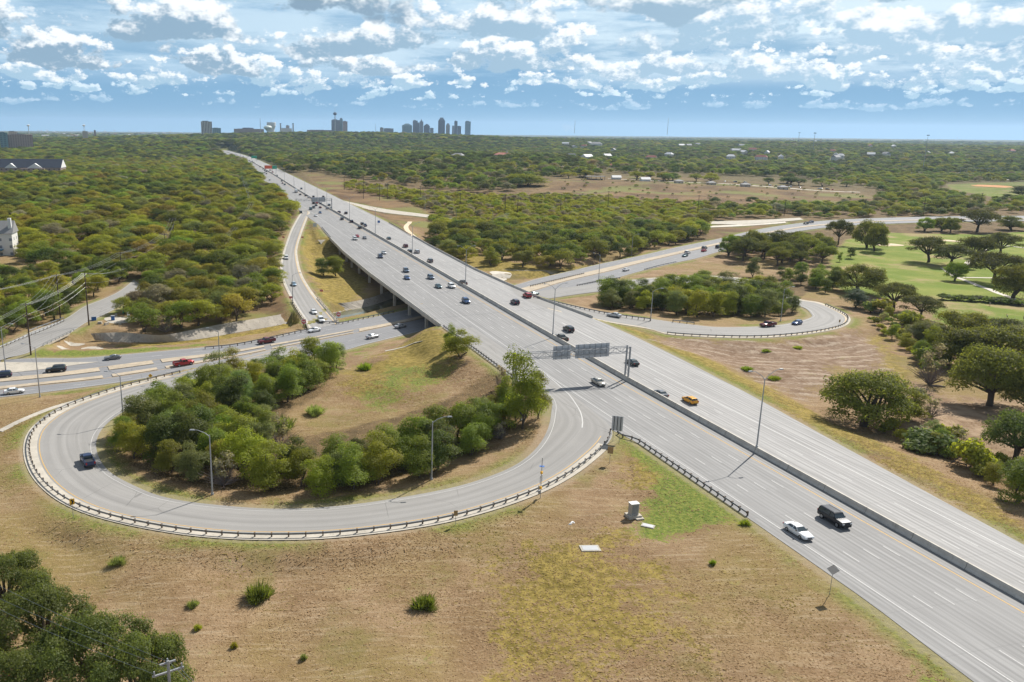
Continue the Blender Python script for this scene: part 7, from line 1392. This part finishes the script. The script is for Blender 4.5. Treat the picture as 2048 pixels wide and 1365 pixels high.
# --- single trees one can point at
for a in [
 ('oak', 1725, 852, 165, 738, 'oak', 'broad olive oak with dark forked trunk beside the highway verge', None), ('bush', 1815, 842, 70, 772, 'bright', 'bright green round tree right beside the broad olive oak', None), ('shrub', 1783, 858, 30, 832, 'lime', 'small yellow green shrub between the broad oak and bright tree', None),
 ('shrub', 1856, 905, 92, 853, 'sage', 'wide grey green shrub above the verge', None), ('shrub', 1943, 935, 66, 868, 'lime', 'yellow green upright shrub below the wide grey green one', None), ('bush', 2036, 1003, 95, 908, 'green', 'dense green bush cut by the picture edge above the verge', None),
 ('oak', 1978, 812, 140, 688, 'oak', 'tall oak with shaded trunk over bare dirt near the edge', None), ('oak', 2052, 830, 90, 728, 'oak', 'oak cut off by the picture edge beside the tall oak', None), ('oak', 2030, 918, 110, 822, 'liveoak', 'spreading oak at the picture edge above the green bush', None),
 ('oak', 1990, 745, 150, 640, 'oak', 'largest oak of the dense dark group, in its middle', None), ('oak', 1925, 735, 110, 655, 'oak', 'oak at the near end of the dense dark group', None), ('oak', 1915, 690, 100, 612, 'oak', 'oak at the upper end of the dense dark group', None), ('park', 2000, 700, 110, 640, 'dkoak', 'oak behind the largest one in the dense dark group', None),
 ('park', 1787, 621, 72, 562, 'dkoak', 'leaning dark oak on the creek bank by the fairway', None), ('park', 1840, 638, 72, 589, 'dkoak', 'flat topped dark oak with pale forked trunk by the fairway', None), ('bush', 1711, 616, 56, 576, 'blue', 'round blue green evergreen at the loop bend', None), ('oak', 1716, 586, 94, 526, 'oak', 'large dark oak above the blue green evergreen', None),
 ('shrub', 1765, 628, 42, 592, 'olive', 'olive shrub on the bank under the leaning oak', None), ('shrub', 1742, 625, 38, 596, 'sage', 'pale shrub beside the blue green evergreen', None), ('shrub', 1818, 655, 40, 618, 'olive', 'dull shrub below the flat topped oak', None), ('bush', 1840, 690, 70, 638, 'sage', 'wide grey green bush on the creek bank', None), ('bush', 1862, 700, 44, 645, 'lime', 'yellow green bush against the wide grey green one', None), ('sparse', 1858, 770, 62, 690, 'grey', 'bare grey branching tree at the edge of the raked soil', None), ('shrub', 1850, 728, 50, 690, 'green', 'green shrub behind the bare grey tree', None), ('shrub', 1830, 800, 40, 770, 'grey', 'dry shrub by the bare dirt past the bright tree', None), ('shrub', 1900, 880, 46, 846, 'olive', 'dry olive shrub between the wide shrub and dirt', None), ('sparse', 1862, 836, 44, 790, 'grey', 'bare brush at the edge of the dirt clearing', None), ('sparse', 1905, 910, 50, 862, 'grey', 'bare brush between two shrubs above the verge', None),
 ('park', 1857, 525, 72, 471, 'dkoak', 'single dark oak with clear trunk on the green fairway', None), ('park', 1901, 532, 74, 486, 'dkoak', 'low dark oak right of the fairway oak', None), ('park', 1944, 529, 62, 472, 'dkoak', 'oak beside the white cart path fork', None), ('park', 1965, 517, 50, 474, 'dkoak', 'oak just behind the one at the cart path fork', None), ('park', 2000, 512, 64, 462, 'dkoak', 'round oak far right of the fairway', None), ('oak', 1909, 562, 38, 522, 'green', 'small slim tree on the fairway by the cart path', None), ('park', 1987, 566, 86, 500, 'dkoak', 'wide dark oak shading the cart path', None), ('oak', 2024, 597, 70, 521, 'oak', 'tall oak with long trunk at the golf bridge', None), ('oak', 2058, 575, 60, 520, 'oak', 'oak cut by the picture edge behind the golf bridge', None),
 ('oak', 1457, 512, 40, 463, 'green', 'slim pale green oak at the tip of the grove by the cross road', None), ('park', 1676, 490, 44, 436, 'dkoak', 'oak standing alone at the end of the grove', None), ('oak', 1734, 496, 58, 436, 'oak', 'left oak of the pair by the sand bunkers', None), ('oak', 1749, 503, 42, 446, 'oak', 'right oak of the pair by the sand bunkers', None), ('bush', 1702, 517, 18, 492, 'dark', 'small sapling on the fairway below the bunkers', None), ('bush', 1679, 524, 10, 503, 'green', 'thin sapling on the fairway edge by the grove', None),
 ('oak', 1849, 463, 30, 431, 'green', 'small round tree beside the far road on the golf course', None), ('oak', 1882, 463, 34, 431, 'oak', 'thin crowned tree beside the far road, second from the small round one', None), ('oak', 1900, 466, 30, 430, 'oak', 'thin crowned tree with leaning trunk by the far road', None), ('park', 1954, 464, 66, 416, 'dkoak', 'big dark dome shaped oak beside the far road', None), ('oak', 2022, 461, 48, 430, 'oak', 'spreading tree right of the big dome oak', None), ('oak', 1875, 424, 40, 396, 'oak', 'tree beyond the far road near the ball field', None), ('oak', 1918, 420, 56, 392, 'oak', 'wide tree beyond the far road below the ball field', None), ('bush', 2044, 392, 40, 370, 'dkoak', 'dark tree at the edge by the ball field', None),
 ('bush', 648, 552, 46, 512, 'dark', 'darker half of the round tree beside the overpass', None), ('bush', 672, 553, 46, 507, 'lime', 'sunlit yellow green half of the round tree beside the overpass', None),  # one tree; its sunlit side is put into the lighter leaf tint
 ('bush', 920, 716, 74, 652, 'lime', 'round yellow green tree on the bank at the overpass end', None), ('bush', 900, 700, 34, 642, 'green', 'darker green tree behind the round one at the overpass end', None),
 ('bush', 1044, 858, 92, 690, 'bright', 'tallest yellow green tree rising in front of the gantry', None), ('bush', 1010, 838, 60, 740, 'olive', 'dull tree under the gantry leg', None), ('bush', 1076, 838, 52, 735, 'olive', 'feathery tree leaning toward the loop lane', None), ('sparse', 1000, 780, 44, 726, 'grey', 'bare brush at the foot of the gantry legs', None),
 ('bush', 873, 500, 50, 470, 'dark', 'dark green bush beside the far parapet', None), ('bush', 895, 515, 50, 474, 'sage', 'pale bush next to the dark one at the far parapet', None),
 ('bush', 1055, 372, 88, 346, 'lime', 'large flat yellow green clump by the embankment', None), ('oak', 1405, 452, 40, 424, 'oak', 'lone crooked tree beside the far pale path', None)]:
    ptree(a[0], a[1], a[2], a[3], a[4], a[5], a[6], a[7])
# oaks at the bottom left corner
for x, y, cw, ty, lab in [(20, 1245, 150, 1105, 'oak in the bottom left corner, uppermost of the clump'), (95, 1330, 210, 1160, 'large oak under the wires in the bottom left corner'), (200, 1420, 220, 1215, 'oak in the middle of the bottom left clump'), (285, 1480, 190, 1265, 'oak at the lower end of the bottom left clump by the pole'), (60, 1460, 170, 1290, 'oak at the bottom edge beside the red kerb')]:
    ptree('fine', x, y, cw, ty, 'liveoak', lab)
# weed clumps and shrubs in the dry field
for x, y, cw, ty, lab, t in [(235, 1128, 28, 1111, 'small weed clump below the guard rail in the dry field', 'sage'), (385, 1214, 20, 1198, 'thin pale weed clump in the dry field left of the large one', 'sage'), (515, 1200, 46, 1158, 'largest green weed clump in the dry field', 'dark'), (848, 1215, 44, 1186, 'wide green weed clump in the middle of the dry field', 'dark'), (395, 1260, 13, 1253, 'low weed tuft below the thin pale clump', 'olive'), (468, 1296, 12, 1286, 'weed tuft near the bottom of the dry field', 'olive'), (607, 1320, 12, 1312, 'tiny lone weed tuft near the bottom edge of the dry field', 'sage'), (1490, 1050, 18, 1038, 'leafy weed at the end of the guard rail', 'green'), (1425, 1130, 11, 1123, 'weed tuft with litter in the dry field', 'green'), (630, 830, 32, 806, 'pale weed clump on the bare slope inside the loop', 'sage'), (1494, 741, 18, 731, 'green tuft on the raked soil beside the lamp', 'green'), (1548, 760, 20, 750, 'second green tuft on the raked soil', 'green'), (1532, 704, 14, 697, 'small tuft among the raked rows', 'green'), (1596, 698, 14, 690, 'tuft at the upper raked rows', 'green'), (560, 862, 50, 826, 'tall grassy clump at the thicket edge inside the loop', 'sage'), (730, 740, 26, 722, 'weed clump on the olive slope inside the loop', 'green')]:
    ptree('weed', x, y, cw, ty, t, lab, 'weed clumps in the dry grass')
# --- thickets and woods: scatter, nearest ones as single trees
def open_view(x, y):
    for hx, hy, rad, back in CLEAR:
        if abs(x - hx) > back + 20 or abs(y - hy) > back + 20: continue
        L = math.hypot(hx, hy); ux, uy = -hx / L, -hy / L; a = (x - hx) * ux + (y - hy) * uy; b = abs(-(x - hx) * uy + (y - hy) * ux)
        if -rad < a < back and b < rad: return True
    return False
def scatter(poly_px, z, dmin, n_try, keep=2.2, jit=None):
    poly = ppoly(poly_px, z)[:, :2]; lo, hi = poly.min(0), poly.max(0); pts = RNG.uniform(lo, hi, (n_try, 2)); pts = pts[poly_sd(poly, pts[:, 0], pts[:, 1]) < 0]
    cell = {}; out = []
    for x, y in pts:
        k = (int(x // dmin), int(y // dmin)); ok = True
        for i in (-1, 0, 1):
            for j in (-1, 0, 1):
                for (a, b) in cell.get((k[0] + i, k[1] + j), ()):
                    if (a - x) ** 2 + (b - y) ** 2 < dmin * dmin: ok = False
        if not ok: continue
        _, jx, d = KD.find((x, y, 0))
        if d < keep or open_view(x, y): continue
        _, jc, dc = KC.find((x, y, 0))
        if dc < 5: continue
        cell.setdefault(k, []).append((x, y)); out.append((x, y))
    return out
def pick(mix):
    ks = list(mix); w = np.array([mix[k] for k in ks], float); return ks[int(RNG.choice(len(ks), p=w / w.sum()))]
TONE = {'dark': 'dark green', 'green': 'mid green', 'bright': 'bright green', 'lime': 'yellow green', 'olive': 'olive', 'rust': 'rusty olive', 'grey': 'greyish', 'sage': 'grey green', 'oak': 'olive', 'dkoak': 'dark', 'yellow': 'golden'}
def thicket(poly, z, dmin, n, mix, kinds, hs, where, group, keep=2.4):
    for x, y in scatter(poly, z, dmin, n, keep):
        k = pick(kinds); t = 'grey' if k == 'sparse' else pick(mix); q = np.array([x, y, gz(x, y)]); h = hs * (0.72 + 0.5 * RNG.random()); w = h * {'bush': 0.95, 'oak': 1.35, 'park': 1.35, 'mesq': 1.3, 'sparse': 1.2, 'shrub': 1.4}[k]
        if k in ('sparse', 'shrub'): h *= 0.6; w *= 0.6
        noun = {'bush': 'bushy tree', 'park': 'oak', 'oak': 'oak', 'mesq': 'domed tree', 'sparse': 'leafless brush', 'shrub': 'low shrub'}[k]
        tree(k, q, w, h, t, ('%s %s %s' % ('bare' if k == 'sparse' else TONE[t], noun, where)), group)
thicket([(250, 915), (322, 962), (425, 988), (560, 996), (640, 994), (590, 940), (560, 900), (520, 860), (590, 800), (650, 755), (676, 728), (640, 722), (560, 738), (470, 748), (420, 770), (340, 806), (285, 842), (252, 880)], -4.8, 5.0, 2500, {'dark': 2.5, 'green': 4, 'bright': 3, 'sage': 1.5, 'olive': 1.5, 'rust': .4}, {'bush': 9, 'sparse': .9}, 8.6, 'in the thicket on the left side of the near loop', 'trees in the thicket of the near loop')
thicket([(640, 992), (760, 980), (860, 960), (950, 925), (1030, 870), (1062, 830), (1010, 835), (940, 868), (860, 902), (770, 925), (690, 935), (630, 955)], -2.6, 4.2, 3500, {'dark': 2.5, 'green': 4, 'bright': 3, 'olive': 2, 'sage': 1}, {'bush': 8, 'sparse': 1.6}, 7.8, 'in the thicket on the right side of the near loop', 'trees in the right thicket of the near loop')
thicket([(1210, 625), (1300, 636), (1400, 645), (1500, 645), (1560, 640), (1585, 628), (1560, 600), (1500, 588), (1400, 580), (1300, 588), (1215, 600)], -4.5, 5.2, 900, {'dark': 3, 'green': 4, 'bright': 2.2, 'sage': 2, 'lime': 1}, {'bush': 9, 'sparse': .3}, 9.2, 'inside the loop beside the golf course', 'trees inside the golf side loop')
thicket([(1480, 520), (1540, 533), (1600, 532), (1650, 530), (1640, 505), (1560, 498), (1470, 496)], -5.8, 8.5, 300, {'oak': 3, 'dkoak': 4}, {'park': 1}, 10.5, 'in the shady oak grove beside the cross road', 'oaks of the grove by the cross road')
thicket([(1420, 556), (1520, 556), (1600, 560), (1680, 560), (1660, 590), (1640, 592), (1560, 560), (1420, 562)], -6, 6.0, 300, {'dark': 3, 'green': 4, 'sage': 1}, {'bush': 8}, 8.0, 'behind the loop entrance toward the fairway', 'trees behind the golf side loop', 2.0)
thicket([(1732, 640), (1800, 636), (1850, 665), (1890, 715), (1888, 765), (1850, 762), (1820, 715), (1770, 672)], -4.5, 3.6, 900, {'green': 3, 'sage': 3, 'lime': 2, 'olive': 2}, {'shrub': 5, 'bush': 3, 'sparse': .6}, 4.6, 'on the creek bank above the raked soil', 'shrubs on the creek bank')
thicket([(1765, 862), (1850, 868), (1920, 880), (2045, 945), (2070, 1010), (2000, 985), (1930, 942), (1850, 912)], -2.6, 3.4, 900, {'green': 3, 'sage': 3, 'lime': 2, 'olive': 2.5}, {'shrub': 6, 'bush': 2, 'sparse': .8}, 4.2, 'in the scrub above the highway verge', 'shrubs above the highway verge')
NEARW = {'olive': 5, 'rust': 2.4, 'oak': 3, 'green': 2, 'sage': 1.2, 'lime': 1.2, 'grey': 1.0, 'dark': 1.2}
thicket([(232, 632), (290, 672), (380, 668), (470, 640), (545, 612), (552, 560), (500, 545), (380, 570), (300, 590)], -6.3, 6.2, 700, NEARW, {'mesq': 7, 'sparse': .5}, 8.6, 'on the near edge of the woods by the creek', 'trees at the creek edge of the left woods')
thicket([(-30, 700), (30, 668), (110, 636), (190, 592), (245, 560), (200, 540), (60, 560), (-60, 600)], -6, 6.4, 700, {'green': 3, 'lime': 2, 'dark': 3, 'olive': 2}, {'mesq': 6, 'bush': 2}, 8.6, 'beside the side road at the picture edge', 'trees beside the side road')
thicket([(905, 525), (1000, 534), (1105, 536), (1220, 517), (1300, 500), (1395, 478), (1405, 466), (1300, 474), (1150, 492), (1000, 505), (900, 505)], -6.3, 6.8, 800, {'dark': 4, 'olive': 3, 'green': 2, 'lime': 1.2, 'oak': 2}, {'mesq': 6, 'bush': 2}, 10.0, 'at the near edge of the woods across the cross road', 'trees at the edge of the cross road woods')
# --- the woods beyond, which nobody could count
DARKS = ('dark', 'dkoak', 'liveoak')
def patch_pick(mix, x, y):      # kinds grow in patches; a far belt's dark tints stand for cloud shade
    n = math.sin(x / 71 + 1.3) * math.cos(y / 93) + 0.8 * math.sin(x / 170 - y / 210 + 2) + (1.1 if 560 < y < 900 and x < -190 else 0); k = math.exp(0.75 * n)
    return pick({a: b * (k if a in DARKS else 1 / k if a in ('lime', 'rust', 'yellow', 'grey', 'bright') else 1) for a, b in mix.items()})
def wood_mass(name, label, polys, dmin, n, mix, hs, keep=5.0, kinds=('mesq',), zf=-4, gain=1.08):
    V, S, Rz, I, T = [], [], [], [], []
    for poly in polys:
        for x, y in scatter(poly, zf, dmin, n, keep):
            if any((x - a) ** 2 + (y - b) ** 2 < (0.42 * (w + 6)) ** 2 for a, b, w in PLACED if abs(x - a) < 12 and abs(y - b) < 12): continue
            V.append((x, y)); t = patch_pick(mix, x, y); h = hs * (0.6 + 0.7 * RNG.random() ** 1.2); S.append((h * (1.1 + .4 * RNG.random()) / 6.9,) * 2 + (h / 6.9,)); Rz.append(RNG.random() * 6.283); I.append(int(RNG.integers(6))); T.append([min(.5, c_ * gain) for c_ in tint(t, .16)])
    return V, S, Rz, I, T
def mass_object(name, label, V, S, Rz, I, T, kind='mesq'):
    V = np.array(V); z, _ = ground_z(V[:, 0], V[:, 1]); me = bpy.data.meshes.new(name); n = len(V); me.vertices.add(n); me.vertices.foreach_set('co', np.c_[V, z - 0.3].astype(np.float32).ravel())
    for nm, ty, fld, dat in (('tscale', 'FLOAT_VECTOR', 'vector', S), ('tint', 'FLOAT_VECTOR', 'vector', T), ('trot', 'FLOAT', 'value', Rz), ('tidx', 'INT', 'value', I)):
        at = me.attributes.new(nm, ty, 'POINT'); at.data.foreach_set(fld, np.array(dat, np.int32 if ty == 'INT' else np.float32).ravel())
    o = link(name, me, None, M_leaf); tag(o, label, 'woods', None, 'stuff')
    ng = bpy.data.node_groups.new(name + '_scatter', 'GeometryNodeTree'); ng.interface.new_socket('Geometry', in_out='INPUT', socket_type='NodeSocketGeometry'); ng.interface.new_socket('Geometry', in_out='OUTPUT', socket_type='NodeSocketGeometry')
    N = ng.nodes.new; Lk = ng.links.new; gi, go = N('NodeGroupInput'), N('NodeGroupOutput'); jn = N('GeometryNodeJoinGeometry')
    for cr, tk in TREES[kind][::-1]:
        ob = next(o_ for o_ in COL.objects if o_.data == cr); oi = N('GeometryNodeObjectInfo'); oi.inputs['Object'].default_value = ob; oi.inputs['As Instance'].default_value = True; Lk(oi.outputs['Geometry'], jn.inputs[0])
    ip = N('GeometryNodeInstanceOnPoints'); ip.inputs['Pick Instance'].default_value = True
    def named(nm, ty):
        a = N('GeometryNodeInputNamedAttribute'); a.data_type = ty; a.inputs['Name'].default_value = nm; return a.outputs['Attribute']
    cb = N('ShaderNodeCombineXYZ'); Lk(named('trot', 'FLOAT'), cb.inputs[2])
    Lk(gi.outputs[0], ip.inputs['Points']); Lk(jn.outputs[0], ip.inputs['Instance']); Lk(named('tidx', 'INT'), ip.inputs['Instance Index']); Lk(named('tscale', 'FLOAT_VECTOR'), ip.inputs['Scale']); Lk(cb.outputs[0], ip.inputs['Rotation'])
    Lk(ip.outputs[0], go.inputs[0]); md = o.modifiers.new('scatter', 'NODES'); md.node_group = ng; return o
def cat_(*ls): return [sum((l[i] for l in ls), []) for i in range(5)]
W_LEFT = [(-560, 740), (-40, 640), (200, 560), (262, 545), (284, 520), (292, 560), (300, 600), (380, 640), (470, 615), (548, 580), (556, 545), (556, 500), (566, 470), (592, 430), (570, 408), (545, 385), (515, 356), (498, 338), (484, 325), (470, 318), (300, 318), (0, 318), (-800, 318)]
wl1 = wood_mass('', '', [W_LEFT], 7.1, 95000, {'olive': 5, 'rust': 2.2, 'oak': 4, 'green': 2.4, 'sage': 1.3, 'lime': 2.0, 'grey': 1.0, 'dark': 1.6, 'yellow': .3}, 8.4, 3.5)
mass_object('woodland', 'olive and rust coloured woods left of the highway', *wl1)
wm1 = wood_mass('', '', [[(905, 512), (1000, 524), (1120, 528), (1250, 508), (1400, 470), (1406, 458), (1300, 456), (1150, 462), (1000, 466), (880, 470), (860, 486)]], 5.8, 4000, {'olive': 3, 'dark': 3, 'oak': 3, 'green': 2, 'lime': .8, 'grey': .8}, 8.4, 4)
mass_object('woodland', 'dark woods between the overpass and the cross road', *wm1)
wm2 = wood_mass('', '', [[(885, 468), (1000, 464), (1150, 460), (1300, 454), (1400, 448), (1420, 440), (1400, 408), (1320, 404), (1180, 398), (1100, 398), (1000, 396), (900, 398), (820, 392), (760, 384), (700, 374), (690, 384), (780, 404), (870, 424), (862, 450)]], 5.4, 9000, {'lime': 6, 'bright': 5, 'green': 1.5, 'grey': 3, 'rust': 1.0, 'olive': 1}, 5.2, 4, gain=1.3)
mass_object('woodland', 'yellow green brush between the far ramp and embankment', *wm2)
wr1 = wood_mass('', '', [[(1425, 440), (1620, 434), (1740, 432), (1900, 428), (1990, 424), (2150, 422), (2150, 402), (1960, 402), (1870, 384), (1900, 366), (2160, 364), (2160, 350), (1700, 352), (1640, 362), (1700, 368), (1775, 388), (1750, 408), (1500, 407), (1400, 406), (1420, 428)]], 6.6, 9000, {'green': 3, 'olive': 3, 'lime': 2.2, 'sage': 1.5, 'dark': 1.5, 'grey': 1}, 7.0, 5)
mass_object('woodland', 'mixed green woods behind the golf course and far road', *wr1)
wf = wood_mass('', '', [[(1080, 384), (1150, 372), (1300, 366), (1500, 372), (1740, 388), (1730, 412), (1500, 412), (1250, 404)]], 17, 500, {'olive': 2, 'sage': 2, 'green': 2, 'grey': 1}, 2.6, 5)
mass_object('brush', 'scattered low brush dotted over the brown embankment field', *wf)
HILL = [(480, 318), (500, 325), (540, 344), (580, 352), (640, 352), (700, 368), (800, 380), (900, 390), (1000, 392), (1060, 380), (1110, 364), (1300, 356), (1640, 362), (1720, 350), (2460, 348), (2460, 300), (1400, 296), (480, 296)]
DK = {'dark': 4, 'dkoak': 3, 'liveoak': 3.5, 'green': 3.2, 'olive': 1.6, 'sage': 1.4, 'grey': .7, 'lime': .7}
TONE['liveoak'] = 'green'
wh = wood_mass('', '', [HILL], 8.0, 110000, DK, 9.5, 6)
mass_object('woodland', 'dark green wooded rise beyond the brown embankment', *wh)
def far_woods():
    V, S, Rz, I, T = [], [], [], [], []
    n = 54000; r = np.exp(RNG.uniform(math.log(1500), math.log(9000), n)); az = np.radians(RNG.uniform(-40, 50, n)); x, y = r * np.sin(az), r * np.cos(az)
    for i in range(n):
        px_, py_ = proj((x[i], y[i], -4)); 
        if py_ > 319: continue
        _, j, d = KD.find((x[i], y[i], 0))
        if d < 12 or open_view(x[i], y[i]): continue
        town = px_ < 420 and 268 < py_ < 280
        if town and RNG.random() < .5: continue
        h = 9 * (1 + 0.12 * (r[i] / 1500)) * (.7 + .6 * RNG.random()); sx = h * (1.3 + .6 * RNG.random()) / 6.9; V.append((x[i], y[i])); S.append((sx, sx, h / 6.9)); Rz.append(RNG.random() * 6.283); I.append(int(RNG.integers(6))); T.append(tint(pick(DK if px_ > 420 else {'dark': 3, 'dkoak': 2, 'green': 3, 'olive': 2, 'sage': 2, 'lime': .8}), .18))
    return V, S, Rz, I, T
mass_object('woodland', 'hazy blue green woods stretching to the horizon', *far_woods())

for i, (x, y) in enumerate([(1888, 600), (1905, 601), (1922, 602), (1940, 603), (1958, 603), (1975, 605), (1992, 606), (2010, 608), (2028, 610), (2046, 612)]): ptree('shrub', x, y, 30, y - 14, 'green' if i % 2 else 'dark', 'shrub in the green growth lining the golf creek', 'shrubs along the golf creek', -6)

for i in range(26):
    x = 1090 + 640 * RNG.random(); y = 353 + (x - 1090) * .034 + RNG.normal(0, 2.0); ptree('park' if i % 3 else 'mesq', x, y, 22 + 14 * RNG.random(), y - 12 - 6 * RNG.random(), ['green', 'lime', 'dark'][i % 3], '%s tree along the far picnic ground edge' % ['mid green', 'yellow green', 'dark'][i % 3], 'trees of the far picnic ground', 1)

# ------------------------------------------------------------------ haze
def haze():
    m = bpy.data.materials.new('haze'); m.use_nodes = True; g = G(m.node_tree); out = g.n('ShaderNodeOutputMaterial', out=None)
    v = g.n('ShaderNodeVolumePrincipled', {'Color': (0.55, 0.75, 1.0), 'Density': 4.0e-5, 'Anisotropy': 0.25}); g.put(out.inputs['Volume'], v)
    o = MB().box((0, 7000, 110), (34000, 26000, 330)).build('haze', m); tag(o, 'thin blue haze in the air over the whole landscape', 'haze', None, 'stuff')
haze()
